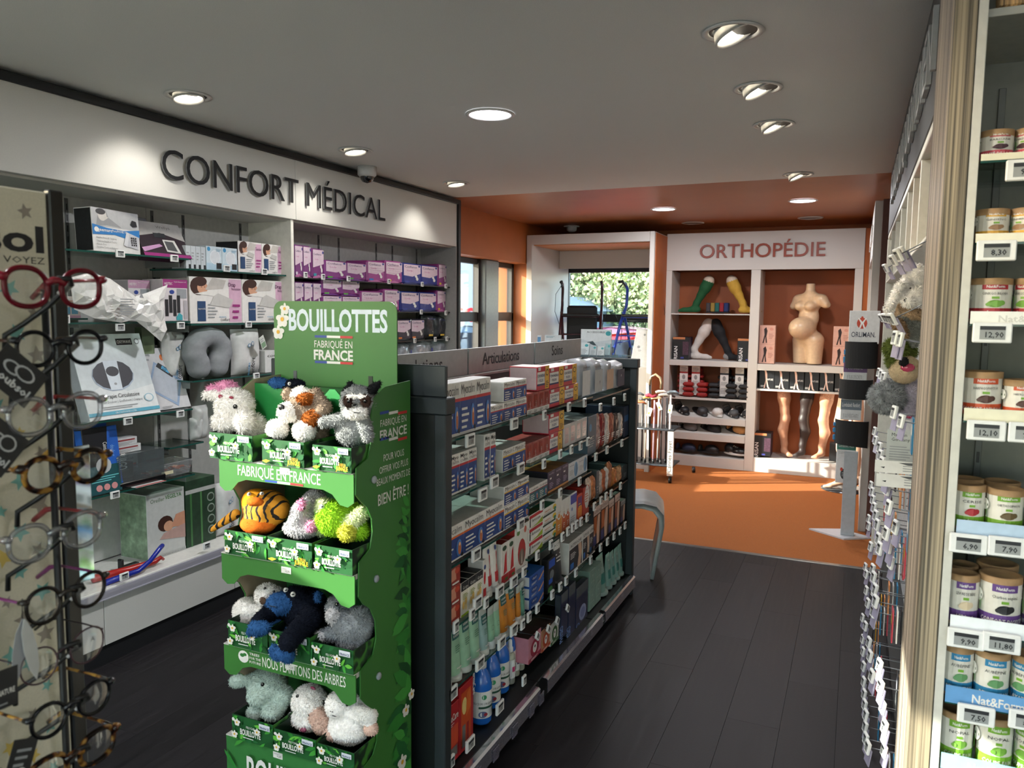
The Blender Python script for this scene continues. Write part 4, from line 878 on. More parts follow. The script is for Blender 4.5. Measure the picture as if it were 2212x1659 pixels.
def tubep(w, h, col, cap, caph, items=(), top=None, d=None):
    """cosmetic tube standing on its cap with a flat crimped end"""
    m = MB(); d = d or w * .62; n = 14; R = 9; vs = []
    for j in range(R + 1):
        t = j / R; rx = w / 2 * (.90 + .10 * t); ry = d / 2 * (1 - t ** 1.4) + .0012
        for i in range(n):
            a = 2 * PI * i / n; ex = 1 - .25 * t; vs.append((rx * (abs(math.cos(a)) ** ex) * (1 if math.cos(a) > 0 else -1), d / 2 + ry * math.sin(a), caph + (h - caph) * t))
    fs = [(j * n + i, j * n + (i + 1) % n, (j + 1) * n + (i + 1) % n, (j + 1) * n + i) for j in range(R) for i in range(n)]; lim = int(R * .82)
    k = [f for f in fs if f[0] < lim * n]; k2 = [f for f in fs if f[0] >= lim * n]
    m.add(vs, k, col, True); m.add(vs, k2 + [tuple(range(R * n, R * n + n))], top or col, True)
    m.lathe([(w * .42, 0), (w * .44, .002), (w * .45, caph)], cap, n, (0, d / 2, 0))
    m.v = [(v[0], (v[1] - d / 2) * (d / w / .9 if False else 1) + d / 2, v[2]) for v in m.v]
    old = m.warp; m.warp = lambda p: (p[0], p[1] + d / 2 - (d / 2 * (1 - max(0, min(1, (p[2] - caph) / (h - caph))) ** 1.4) + .0012) * math.sqrt(max(0, 1 - (p[0] / (w * .52)) ** 2)), p[2])
    its = []
    for it in items:   # bend flat prints round the tube
        its.append(it)
        if it[0] == 'r' and (it[3] - it[1]) > .2:
            its.pop(); k_ = 6
            for q in range(k_): its.append(('r', it[1] + (it[3] - it[1]) * q / k_, it[2], it[1] + (it[3] - it[1]) * (q + 1) / k_, it[4], it[5]))
    m.front(w, h, its); m.warp = old; return m
# ------------------------------------------------------------------ stock of the gondola
PX_ = GX - .035
SH = {}
def gpt(px, py): q = onx(px, py, PX_); return float(q[1]), float(q[2])
used_shelves = {}
def grow(name, cat, desc, where, fn, n, xl, xr, yb, yt, z=None, d=None, cols=None, stack=None, end='along', grp=None, back=0, jit=.0, gap=.001):
    """a row of n packs seen between picture columns xl..xr on the shelf front"""
    y0, zb_ = gpt(xl, yb); y1, _ = gpt(xr, yb); z0 = zb_ if z is None else z; h = gpt(xl, yt)[1] - z0; w = (y1 - y0) / n
    kw = {} if d is None else {'d_' if False else 'd': d}
    L = names(desc, where, n, end); out = []
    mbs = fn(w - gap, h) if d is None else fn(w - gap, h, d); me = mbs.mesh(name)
    for i in range(n):
        o = put(me, name, None, L[i], cat, grp or desc + 's', loc=(PX_ + random.uniform(-jit, 0), y0 + w * (i + .5), z0 + .0006), rz=PI / 2); out.append(o)
    for b in range(back):
        for i in range(n):
            put(me, name, None, (L[i].rsplit(' from', 1)[0] if False else '%s, row %s behind, ' % (desc, ('one', 'two', 'three')[b]) + where + (', ' + ORD[i] + ' along' if n > 1 else '')), cat, grp or desc + 's', loc=(PX_ - (d or .1) * (b + 1) - .002 * (b + 1), y0 + w * (i + .5), z0 + .0006), rz=PI / 2)
    return out
def bayshelf(y0, y1, z, label, x1=GX - .02, edge=None, x0=-1.422):
    z = z - .0004; gshelf('glass_shelf', y0, y1, z, x0, x1, label, 'gondola shelves', .007, edge)
ZN = [gpt(971, 948)[1], gpt(971, 1074)[1], gpt(971, 1220)[1], gpt(971, 1355)[1], gpt(971, 1487)[1], .128]
ZM = [ZN[0], gpt(1136, 1005)[1], gpt(1182, 1068)[1], gpt(1141, 1203)[1], gpt(1144, 1320)[1], .128]
ZF = [gpt(1290, 858)[1], gpt(1290, 975)[1], gpt(1293, 1075)[1], gpt(1285, 1178)[1], .128]
YB1, YB2 = gpt(1137, 900)[0] + .003, gpt(1277, 900)[0]
YB2 = 3.44
for i, z in enumerate(ZN[:5]): bayshelf(2.015, YB1, z, 'clear glass gondola shelf in the bay at the green display, %s from the top' % ORD[i])
for i, z in enumerate(ZM[:5]): bayshelf(YB1 + .004, YB2, z, 'clear glass gondola shelf in the middle bay, %s from the top' % ORD[i])
for i, z in enumerate(ZF[:4]): bayshelf(YB2 + .004, 4.105, z, 'dark gondola shelf in the farthest bay, %s from the top' % ORD[i], edge=M('0c0d0e', .3))
T1, T2, T3, T4, T5, T6 = ['%s gondola shelf' % q for q in ('top', 'second', 'third', 'fourth', 'fifth', 'bottom')]
# top shelf
big = f_myo(RED)
grow('patch_box', 'box', 'tall white and blue heat patch box', T1, big, 3, 957, 1059, 950, 832, ZN[0], .07)
sm = f_myo(RED)
z2 = grow('patch_box', 'box', 'small white and blue patch box, lower level', T1, sm, 3, 1059.5, 1137, 924, 878, ZN[0], .09)
zz = ZN[0] + (gpt(1059.5, 878)[1] - ZN[0]) + .0015
grow('patch_box', 'box', 'small white and blue patch box, upper level', T1, sm, 2, 1088, 1137, 870, 827, zz, .09)
grow('capsule_box', 'box', 'slim rust red carton with white foot', T1, f_thin('8f2a1c'), 4, 1138, 1186, 898, 852, ZM[0], .1)
a = grow('joint_box', 'box', 'red and yellow joint supplement box, lower level', T1, f_chondro, 2, 1187, 1248, 884, 843, ZM[0], .1)
zz = ZM[0] + (gpt(1187, 843)[1] - ZM[0]) + .002
grow('joint_box', 'box', 'red and yellow joint supplement box, upper level', T1, f_chondro, 2, 1187, 1245, 840, 796, zz, .1)
zq = ZM[0] + (gpt(1138, 852)[1] - ZM[0]) + .002
grow('joint_box', 'box', 'joint supplement box set back above the slim cartons', T1, f_chondro, 1, 1160, 1186, 838, 794, zq, .12)
BAGM = glass('d9dcdf', .25, .30, .12)
for i, (xl, xr, yb, yt) in enumerate(((1250, 1276, 872, 778), (1277, 1303, 862, 778), (1304, 1326, 850, 780), (1327, 1350, 845, 783))):
    grow('cushion_bag', 'bag', ('clear plastic bag with a white heel cushion', 'clear plastic bag with a grey cushion', 'clear plastic bag with a beige cushion', 'white and navy cushion bag')[i], T1, lambda w, h, d=.12, i=i: bag(w, h, d, BAGM if i < 3 else M('b9babd', .3), [('r', .1, .1, .9, .75, M(('cfd0cf', 'b4b8b9', 'c9a68c', '2b3550')[i], .5)), ('t', 'confort', .5, .8, .08, INK, .7)], i), 1, xl, xr, yb, yt, ZF[0], .12)
# second shelf
grow('gel_box', 'box', 'narrow blue gel carton', T2, f_myo(RED, tall=True), 4, 951, 1029.5, 1075, 993, ZN[1], .045, back=1)
grow('spray_box', 'box', 'tall slim blue spray carton', T2, f_myo(RED, tall=True), 1, 1046, 1057.5, 1034, 940, ZN[1], .11)
grow('spray_box', 'box', 'tall slim blue spray carton, the farther of the pair', T2, f_myo(RED, tall=True), 1, 1059, 1070, 1034, 937, ZN[1], .11)
grow('tablet_box', 'box', 'blue carton with amber band', T2, f_myo(YEL, 'C'), 2, 1086, 1134.5, 1017, 973, ZN[1], .12)
grow('capsule_box', 'box', 'slim rust red carton with white foot', T2, f_thin('8f2a1c'), 4, 1136, 1186, 1005, 961, ZM[1], .12)
grow('joint_box', 'box', 'red and yellow joint supplement box, lower', T2, f_chondro, 1, 1187, 1214, 982, 940, ZM[1], .12)
zz = ZM[1] + (gpt(1187, 940)[1] - ZM[1]) + .002
grow('joint_box', 'box', 'red and yellow joint supplement box, stacked', T2, f_chondro, 1, 1186, 1218, 938, 896, zz, .12)
PLW = f_plain('b9b6b3', [('r', .2, .15, .8, .85, H('c8a8a4', .12)), ('l', .3, .3, .7, .6, 3, LGY)], side='8f8c88', top='8a8a87')
grow('film_wrapped_box', 'box', 'film wrapped white carton', T2, PLW, 4, 1217, 1267, 967, 920, ZM[1], .1)
FOIL = [M(c, .22, .55, kind='pack', scale=55) for c in ('b89a94', '8e2f30', 'd6cfc8', 'a8604a', '5c4a44', 'b9b2ae')]
BX = f_plain('3d5566', [('e', .3, .7, .15, .1, H('2a78a8')), ('l', .2, .2, .8, .5, 5, LGY)], side='4a6070', top='34383a')
grow('support_box', 'box', 'blue grey support box before the foil pouches', T2, BX, 1, 1269, 1287, 979, 902, ZF[1], .22)
for i in range(6):
    grow('foil_pouch', 'pouch', 'shiny foil support pouch', T2 + ', ' + ORD[i] + ' from the middle bay', lambda w, h, d=.02, i=i: bag(w, h, .03, FOIL[i], [('l', .1, .2, .9, .4, 3, WHT)], i, wrinkle=.004), 1, 1287.5 + i * 9.8, 1297 + i * 9.8, 975, 897 - i * .5, ZF[1], grp='foil pouches')
grow('support_box', 'box', 'dark navy box after the foil pouches', T2, f_plain('1a2740', [('r', .1, .5, .9, .7, H('2a5a8c'))], side='141a28', top='22262a'), 1, 1346.5, 1357, 950, 880, ZF[1], .22)
# third shelf
grow('heat_pad_box', 'box', 'wide white and blue box with orange band', T3, f_myo(ORG), 3, 951, 1087.5, 1222, 1152, ZN[2], .09, back=2)
grow('tablet_box', 'box', 'blue carton with amber band, lower level', T3, f_myo(YEL, 'C'), 2, 1089, 1142, 1141, 1097, ZN[2], .14)
zz = ZN[2] + (gpt(1089, 1097)[1] - ZN[2]) + .002
grow('tablet_box', 'box', 'blue carton with amber band, upper level', T3, f_myo(YEL, 'C'), 2, 1089, 1142, 1096, 1053, zz, .14)
grow('tablet_box', 'box', 'white and teal carton with crimson band', T3, f_myo(H('8e1f38'), txt='Condycalm', blue=TEAL), 2, 1143.5, 1182, 1092, 1056, ZM[2], .14)
grow('nerve_box', 'box', 'dark purple carton with kraft foot', T3, f_purple, 3, 1183, 1227, 1068, 1022, ZM[2], .16)
grow('cartilage_box', 'box', 'pale carton with blue oval', T3, f_bluew, 2, 1228, 1268, 1043, 1003, ZM[2], .16)
for i, (xl, xr, yb, yt) in enumerate(((1270, 1278, 1090, 1036), (1279, 1287, 1086, 1031), (1294, 1302, 1073, 1022), (1303, 1308, 1068, 1016), (1309, 1314, 1065, 1012), (1315.5, 1321, 1060, 1000), (1322, 1334, 1056, 1016), (1335, 1344, 1050, 1010))):
    grow('foil_pouch', 'pouch', 'copper toned foil pouch', T3 + ', ' + ORD[i] + ' from the middle bay', lambda w, h, d=.02, i=i: bag(w, h, .03, M(('c9b4a4', 'c07a4c', 'cfc0b6', 'b4603c', 'd8cfc8', 'a86a4a', 'c07a3c', 'c99468')[i], .22, .55, kind='pack', scale=50), (), i + 9, wrinkle=.004), 1, xl, xr, yb, yt, ZF[2], grp='foil pouches')
grow('support_box', 'box', 'dark grey carton behind the copper pouches', T3, f_plain('2a2d2f', [('l', .2, .2, .8, .5, 3, LGY)], side='3a3f42', top='33383a'), 1, 1345, 1354, 1048, 1008, ZF[2], .2)
grow('support_box', 'box', 'grey topped carton between the copper pouches', T3, f_plain('3f4a50', [('l', .2, .2, .8, .5, 3, LGY)], side='3a3f42', top='4a4f50'), 1, 1287.5, 1293.5, 1075, 1020, ZF[2], .2)
# fourth shelf
zb3 = ZN[3]; hh = (gpt(970, 1232)[1] - zb3) / 3
for k in range(3):
    y0, _ = gpt(958, 1350); y1, _ = gpt(994, 1350)
    put(f_red3(y1 - y0, hh - .0015, .13).mesh('strip_box'), 'strip_box', None, 'rust red box with a bent arm picture, %s of three in the stack' % ('lowest', 'middle', 'topmost')[k], 'box', 'rust red boxes', loc=(PX_, (y0 + y1) / 2, zb3 + .0006 + hh * k), rz=PI / 2)
grow('gum_box', 'box', 'cream and black carton with green foot', T4, f_gorg, 3, 996, 1042.5, 1332, 1262, ZN[3], .06)
grow('tube_box', 'box', 'slim white carton with red figure', T4, f_plain('d4d0ca', [('e', .5, .55, .35, .16, H('b8282c')), ('r', 0, .1, 1, .3, H('b8282c')), ('e', .5, .82, .35, .06, H('27427e'))], side='c0bdb7', top='b0aea8'), 1, 1043.5, 1050, 1284, 1212, ZN[3], .06)
tb = lambda w, h, d=.03: tubep(w, h, H('d6d4ce'), H('cfcdc8'), .022, [('p', [(.5, .22), (.75, .3), (.7, .6), (.85, .75), (.7, .8), (.55, .6), (.45, .35)], H('b8232a')), ('r', .3, .2, .95, .4, H('b8232a')), ('e', .6, .86, .16, .05, H('27427e'))])
grow('cream_tube', 'tube', 'white tube with red muscle figure', T4, tb, 2, 1051, 1080, 1271, 1183, ZN[3], .04)
grow('cream_box', 'box', 'white carton with red muscle figure', T4, f_plain('d4d0ca', [('p', [(.3, .25), (.8, .3), (.7, .8), (.5, .7)], H('b8282c')), ('r', 0, .05, 1, .25, H('b8282c')), ('e', .4, .88, .3, .06, H('2c4a34')), ('r', .5, .1, .9, .16, H('4a7a3a'))], side='c0bdb7', top='8e2a20'), 2, 1083, 1112, 1248, 1178, ZN[3], .12)
grow('seed_box', 'box', 'large white box with a red seed shape', T4, f_seed, 1, 1112.5, 1140, 1230, 1142, ZN[3], .14)
def gstack(name, desc, fn, n, xl, xr, yb, yt, z, d, grp, cat='box', xoff=0):
    y0, _ = gpt(xl, yb); y1, _ = gpt(xr, yb); h = (gpt(xl, yt)[1] - z) / n; me = fn(y1 - y0, h - .0012, d).mesh(name)
    nm = ('lowest', 'second', 'third', 'fourth') if n > 3 else (('lowest', 'middle', 'topmost') if n == 3 else ('lower', 'upper'))
    for k in range(n): put(me, name, None, '%s, %s %s stack' % (desc, nm[k], 'of its' if n < 4 else 'up its'), cat, grp, loc=(PX_ - xoff, (y0 + y1) / 2, z + .0006 + h * k), rz=PI / 2)
gstack('joint_tablet_box', 'white carton with red bar and green swoosh', f_arto, 3, 1142, 1171, 1201, 1116, ZM[3], .12, 'red and green tablet boxes')
gstack('tablet_box', 'white carton with yellow flower and dark stripe', f_micro, 4, 1172, 1199, 1180, 1102, ZM[3], .12, 'striped tablet boxes')
grow('hemp_box', 'box', 'white carton with amber lower half', T4, f_cbd('c8802a'), 1, 1200, 1213, 1158, 1080, ZM[3], .12)
grow('hemp_box', 'box', 'white carton with orange lower half', T4, f_cbd('b8501e'), 2, 1213.5, 1229.5, 1145, 1082, ZM[3], .12)
grow('cream_box', 'box', 'pale carton with violet blue top', T4, f_bw, 1, 1230.5, 1245, 1130, 1070, ZM[3], .12)
grow('warming_box', 'box', 'small orange and purple carton', T4, f_op, 1, 1246, 1257.5, 1122, 1072, ZM[3], .05)
grow('sachet_box', 'box', 'big red and white sachet box', T4, f_redbig, 1, 1259, 1272, 1116, 1056, ZM[3], .16)
f_leg = lambda c: f_plain('3a2018', [('r', .0, .78, 1, 1, H('b8b4b0', .2)), ('p', [(.5, 0), (.45, .4), (.6, .75), (.9, .75), (.85, .3), (.8, 0)], H('c9a48c')), ('r', .05, .3, .45, .75, H(c)), ('r', 0, 0, .4, .25, H('27306a')), ('t', 'ACTIPOCHE', .5, .83, .07, INK, .85)], side='2a2c30', top='8a8680', d0=.03)
for i, (xl, xr, yb, yt) in enumerate(((1281, 1296, 1178, 1100), (1297, 1313, 1165, 1085), (1314, 1325, 1148, 1084), (1327, 1338, 1134, 1072), (1340, 1350, 1125, 1085))):
    grow('thigh_support_box', 'box', 'brown and orange leg support box', T4 + ', ' + ORD[i] + ' from the middle bay', f_leg(('a8521e', 'b0581e', 'a8521e', '8a3f1c', '2a2c38')[i]), 1, xl, xr, yb, yt, ZF[3], .03, grp='leg support boxes')
# fifth shelf: tubes
def dt(col, top=None, cap='b9c0bb', lab=True, caph=.02):
    return lambda w, h, d=.035: tubep(w, h, H(col, .35), H(cap, .35), caph, ([('r', .18, .66, .82, .86, H('1c5a58')), ('t', 'DERMA', .5, .77, .035, WHT, .5, .02), ('t', 'DERM', .5, .70, .035, WHT, .5, .02)] if lab else []) + [('l', .3, .45, .75, .58, 4, H('4f7a64')), ('r', .3, .2, .7, .22, WHT)], top=H('a9b2ad', .3))
G5 = 'green lotion tube with dark square'
grow('lotion_tube', 'tube', G5, T5, dt('8fb89c'), 4, 957, 1042, 1449, 1362, ZN[4], .035)
grow('lotion_tube', 'tube', 'blue green lotion tube with dark square', T5, dt('8ba9a8'), 1, 1043, 1059, 1400, 1322, ZN[4], .035)
grow('small_tube', 'tube', 'short pointed green tube with white cap', T5, dt('86b092', cap='d4d6d4', lab=False, caph=.028), 2, 1060, 1084, 1391, 1318, ZN[4], .03)
grow('lotion_tube', 'tube', 'orange lotion tube with dark square', T5, dt('c07a2a'), 2, 1085, 1119, 1363, 1280, ZN[4], .035)
grow('lotion_tube', 'tube', 'narrow orange tube with white cap', T5, dt('c07a2a', cap='d4d6d4', lab=False, caph=.03), 1, 1119.5, 1127, 1340, 1270, ZN[4], .03)
grow('lotion_tube', 'tube', 'green tube beside the blue bandage boxes', T5, dt('5f9480', lab=True), 1, 1128, 1136, 1334, 1262, ZN[4], .03)
gstack('bandage_box', 'dark blue bandage box with oval emblem', f_urgo, 3, 1144, 1174, 1320, 1247, ZM[4], .14, 'blue bandage boxes')
grow('blister_card', 'pack', 'black and blue blister card', T5, f_plain('0f1114', [('r', .1, .72, .9, .95, H('2050b0')), ('e', .5, .5, .28, .14, H('6a6f74')), ('r', .1, .26, .6, .4, H('2050b0')), ('e', .3, .1, .3, .09, H('4a8a4a'))], side='0c0d10', top='0c0d10'), 1, 1183, 1199, 1288, 1212, ZM[4], .03)
grow('gel_tube', 'tube', 'black gel tube with white shoulder', T5, lambda w, h, d=.03: tubep(w, h, H('1c2026'), H('16181c'), .018, [('r', .1, .75, .9, .98, WHT), ('t', 'ACTI', .5, .82, .05, INK, .7), ('l', .2, .5, .8, .7, 3, WHT)], top=H('c4c6c8')), 1, 1203, 1219, 1253, 1170, ZM[4], .03)
grow('cold_pack_box', 'box', 'large black and cream cold pack box', T5, f_act, 1, 1228, 1257, 1240, 1176, ZM[4], .14)
grow('cold_pack_box', 'box', 'narrow black and cream cold pack box', T5, f_act, 2, 1258, 1285, 1215, 1152, ZM[4], .14)
# bottom shelf
grow('heat_wrap_box', 'box', 'short red heat wrap box', T6, f_thermaB, 1, 955, 991, 1640, 1545, .128, .06)
grow('heat_wrap_box', 'box', 'tall red heat wrap box with vertical lettering', T6, f_thermaA, 1, 992, 1022, 1612, 1490, .128, .12)
def bottle(w, h, col):
    R = w / 2; m = MB(); m.lathe([(0, 0), (R * .9, 0), (R, .008), (R, h * .56), (R * .93, h * .66), (R * .62, h * .78), (R * .42, h * .83), (R * .42, h * .84)], col, 22)
    m.lathe([(R * .46, h * .835), (R * .5, h * .84), (R * .5, h * .99), (R * .46, h), (0, h)], H('b9bcbd', .4), 18)
    m.front(2 * PI * R * .42, h * .42, [('r', 0, .02, 1, 1, H('d2d3d0')), ('e', .45, .80, .09, .09, H('2f8a5a')), ('t', 'SILICIUM ORGANIQUE', .5, .52, .09, INK, .9), ('r', .25, .38, .95, .46, H('1f4a38')), ('e', .4, .17, .16, .12, H('5a6488')), ('e', .5, .17, .07, .06, H('8e1f2a')), ('e', .85, .25, .06, .1, H('2f5a2a'))], z0=h * .1, wrap=R); return m
bm = None
y0_ = [gpt(x, 1500)[0] for x in (1024, 1056, 1058, 1080, 1100)]
BH = gpt(1026, 1449)[1] - .135; bmesh_ = bottle(.078, BH, H('1f5fb4', .22)).mesh('supplement_bottle')
for i, (px, py) in enumerate(((1040, 1556), (1060, 1522), (1080, 1490), (1094, 1465))):
    q = onz(px, py, .14); put(bmesh_, 'supplement_bottle', None, 'bright blue supplement bottle with white cap, %s from the near end' % ORD[i], 'bottle', 'blue supplement bottles', loc=(max(q[0], -1.27) - .012, q[1] + .02, .128), rz=.9)
for i, (px, py) in enumerate(((1012, 1540), (1034, 1500), (1054, 1470))):
    pass
def spray(col):
    m = MB(); m.lathe([(0, 0), (.019, 0), (.021, .004), (.021, .115), (.012, .128)], glass('e8ead8', .1, .35), 18); m.lathe([(.013, .125), (.013, .145), (.009, .148), (.008, .175), (.005, .178), (0, .178)], H('d6d8d8', .3), 14)
    m.front(.08, .075, [('r', 0, 0, 1, 1, H('d8dad8')), ('r', .5, .35, .95, .62, H(col)), ('l', .1, .1, .6, .3, 3, LGY)], z0=.025, wrap=.0213); return m
for i, (px, py, c, d) in enumerate(((1111, 1475, 'b8386a', 0), (1121, 1458, '6a3a6a', 0), (1132, 1445, 'd0642a', 0), (1098, 1455, '2f7a4a', .04))):
    q = onz(px, py, .13); put(spray(c).mesh('spray_bottle'), 'spray_bottle', None, 'clear spray bottle with %s label, beside the blue bottles' % ('pink', 'plum', 'orange', 'green')[i], 'bottle', 'clear spray bottles', loc=(q[0] - d - .02, q[1], .128), rz=.9)
msk = lambda c, e: f_plain(c, [('e', .5, .45, .34, .34, H(e)), ('e', .5, .45, .16, .2, H('d8d0ce')), ('e', .5, .5, .05, .06, INK), ('r', 0, 0, 1, .16, H(e)), ('l', .2, .04, .8, .13, 2, WHT)], side=c, top='3a2a26', d0=.02)
grow('face_mask_pack', 'pack', 'pink hanging pack with a bear drawing', T6, msk('b87a88', '8e2038'), 1, 1141, 1168, 1437, 1383, None, .1)
grow('face_mask_pack', 'pack', 'tan hanging pack with a bear drawing', T6, msk('a87a5c', 'a8401c'), 1, 1169, 1188, 1412, 1366, None, .1)
grow('face_mask_pack', 'pack', 'white hanging pack with a panda drawing', T6, msk('b4b4ae', '2f5a2a'), 1, 1189, 1206, 1398, 1352, None, .1)
for i, (xl, xr, yb, yt) in enumerate(((1211, 1225, 1382, 1288), (1227, 1241, 1385, 1270), (1243, 1268, 1382, 1276))):
    f = f_plain('1d2340', [('r', .0, .8, 1, 1, H('4a5054')), ('t', 'PHYSIO', .3, .1, .2, H('6f8ec4'), .9 if i < 2 else .5, .02, PI / 2)] + ([('e', .55, .42, .3, .16, H('8e94b4')), ('e', .55, .42, .2, .1, H('6f76a0')), ('r', .0, 0, .3, .2, H('a8222a'))] if i == 2 else []), side='3c4248', top='3c4248', r=.3)
    grow('blister_pack', 'pack', ('navy blister pack standing edge on', 'navy blister pack with pale vertical wording', 'navy blister pack with a round grey massager')[i], T6, f, 1, xl, xr, yb, yt, None, .03)
for i, (xl, xr, yb) in enumerate(((1272, 1284, 1350), (1285, 1297, 1330))):
    y0, _ = gpt(xl, yb); y1, _ = gpt(xr, yb); h = (gpt(xl, 1238 - i * 12)[1] - .128) / 2; me = f_sage(y1 - y0 - .001, h - .001, .11).mesh('lotion_box')
    for k in range(2):
        for b in range(2): put(me, 'lotion_box', None, 'sage green carton, %s column %s level%s' % (('near', 'far')[i], ('lower', 'upper')[k], ', set behind' if b else ', facing the aisle'), 'box', 'sage green cartons', loc=(PX_ - b * .113, (y0 + y1) / 2, .1285 + h * k), rz=PI / 2)
sg = lambda w, h, d=.03: tubep(w, h, H('7d9c92', .4), H('8a9c94', .4), .018, [('r', .2, .3, .8, .55, H('2f7a70')), ('e', .5, .82, .15, .03, H('a9bdb2')), ('l', .3, .58, .7, .72, 4, H('a9bdb2'))])
for i, (xl, xr, yb, yt) in enumerate(((1299, 1313, 1302, 1210), (1314, 1322, 1290, 1203), (1323, 1331, 1278, 1198), (1332, 1339, 1268, 1190), (1340, 1347, 1258, 1182))):
    grow('sage_tube', 'tube', 'tall sage green lotion tube', T6 + ', ' + ORD[i] + ' from the sage cartons', sg, 1, xl, xr, yb, yt, .128, .03, grp='sage green tubes')
# price tags along the gondola (picture positions on the shelf fronts)
TG = [[(1018, 951, '13'), (1113, 915, '9'), (1178, 897, '12'), (1231, 879, '9'), (1265, 870, '7'), (1299, 880, '8'), (1328, 867, '6'), (1351, 858, '5')],
      [(1045, 1068, '10'), (1070, 1041, '10'), (1127, 1012, '9'), (1177, 1002, '14'), (1212, 981, '11'), (1236, 971, '8'), (1256, 963, '8'), (1272, 954, '6'), (1289, 987, '7'), (1313, 972, '9'), (1345, 957, '4')],
      [(1031, 1198, '13'), (1127, 1133, '9'), (1173, 1091, '12'), (1212, 1065, '11'), (1254, 1040, '15'), (1286, 1094, '6'), (1300, 1081, '8'), (1311, 1072, '7'), (1322, 1066, '9'), (1342, 1050, '5')],
      [(1034, 1302, '12'), (1082, 1277, '10'), (1112, 1256, '9'), (1134, 1235, '7'), (1163, 1200, '12'), (1192, 1177, '8'), (1217, 1160, '6'), (1229, 1148, '9'), (1239, 1140, '7'), (1247, 1133, '5'), (1257, 1127, '6'), (1270, 1118, '4'), (1299, 1183, '8'), (1314, 1170, '9'), (1328, 1158, '7'), (1341, 1147, '6'), (1352, 1135, '5')],
      [(987, 1354, '6'), (1022, 1327, '8'), (1052, 1302, '6'), (1112, 1360, '15'), (1131, 1349, '9'), (1145, 1333, '8'), (1163, 1314, '6'), (1195, 1285, '7'), (1212, 1268, '9'), (1225, 1255, '8'), (1246, 1237, '12'), (1278, 1210, '5')],
      [(980, 1498, '51'), (1039, 1433, '16'), (1086, 1388, '12'), (1082, 1528, '15'), (1134, 1470, '9'), (1018, 1607, '10'), (978, 1645, '8'), (1281, 1362, '8'), (1304, 1335, '6'), (1346, 1280, '7'), (1370, 1254, '5')]]
wn = ('top', 'second', 'third', 'fourth', 'fifth', 'lowest')
for r, row in enumerate(TG):
    done = set(); row = sorted(row)
    for i, (px, py, t) in enumerate(row):
        q = onx(px, py, GX + .004); big_ = t in ('13', '9', '10', '51', '15', '12', '16') and px < 1130
        ptag(q, PI / 2, 'white price tag along the %s gondola shelf edge, %s from the green display' % (wn[r], ORD[i]), t, 'price tags on the gondola', *((.058, .042) if big_ else (.032, .040)))
for i, (px, py) in enumerate(((1163, 1374), (1187, 1359), (1206, 1341), (1228, 1314))):
    q = onx(px, py, GX - .01); o = ptag(q, PI / 2, 'tilted price tag on a hook end under the fifth shelf, %s along' % ORD[i], '5', 'price tags on hook ends', .03, .036, roll=0); o.rotation_euler = (0, -.9, PI / 2)
    m = MB(); m.tube([(0, .0, 0), (0, .25, .0)], .002, M('2c2e30', .3, .8), 5); hk = m.build('hook_rod', o)

# ================================================================== stock of the wall shelving
LXP = -3.09
def lrow(name, cat, desc, where, fn, n, xl, xr, yb, yt, z, d=.12, grp=None, gap=.002, end='along', xo=0.0, jy=0.0, lean=0.0):
    y0 = float(onx(xl, yb, LXP)[1]); y1 = float(onx(xr, yb, LXP)[1]); z0 = z + .0006; h = float(onx(xl, yt, LXP)[2]) - z; w = (y1 - y0) / n
    me = fn(w - gap, h / max(math.cos(lean), .5), d).mesh(name); L = names(desc, where, n, end); out = []
    for i in range(n):
        o = put(me, name, None, L[i], cat, grp or desc + ' group', loc=(LXP - xo, y0 + w * (i + .5), z0), rz=PI / 2)
        if lean: o.rotation_euler = (-lean, 0, PI / 2); o.location.z += .002
        out.append(o)
    return out
HAIR = H('3a2018'); PNKL = H('c9a2b8'); BLU = H('1f6fb0'); MAG = H('8e2a70')
def face(cx, cz, s, hair=HAIR, skin=H('c9977a'), bed=True):
    it = [('e', cx + .0 * s, cz, .20 * s, .26 * s, hair), ('e', cx + .10 * s, cz - .04 * s, .13 * s, .18 * s, skin), ('p', [(cx + .16 * s, cz - .1 * s), (cx + .62 * s, cz - .05 * s), (cx + .7 * s, cz + .2 * s), (cx + .35 * s, cz + .26 * s)], H('b9b4ae')), ('e', cx + .05 * s, cz + .14 * s, .16 * s, .14 * s, hair)]
    if bed: it += [('p', [(cx - .1 * s, cz - .22 * s), (cx + .6 * s, cz - .3 * s), (cx + .5 * s, cz - .08 * s), (cx + .1 * s, cz - .16 * s)], WHT), ('e', cx + .07 * s, cz - .02 * s, .012 * s, .012 * s, INK), ('e', cx + .15 * s, cz - .02 * s, .012 * s, .012 * s, INK)]
    return it
A1, A2, A3, A4 = AZS; B1z, B2z, B3z = 1.792, 1.516, 1.228
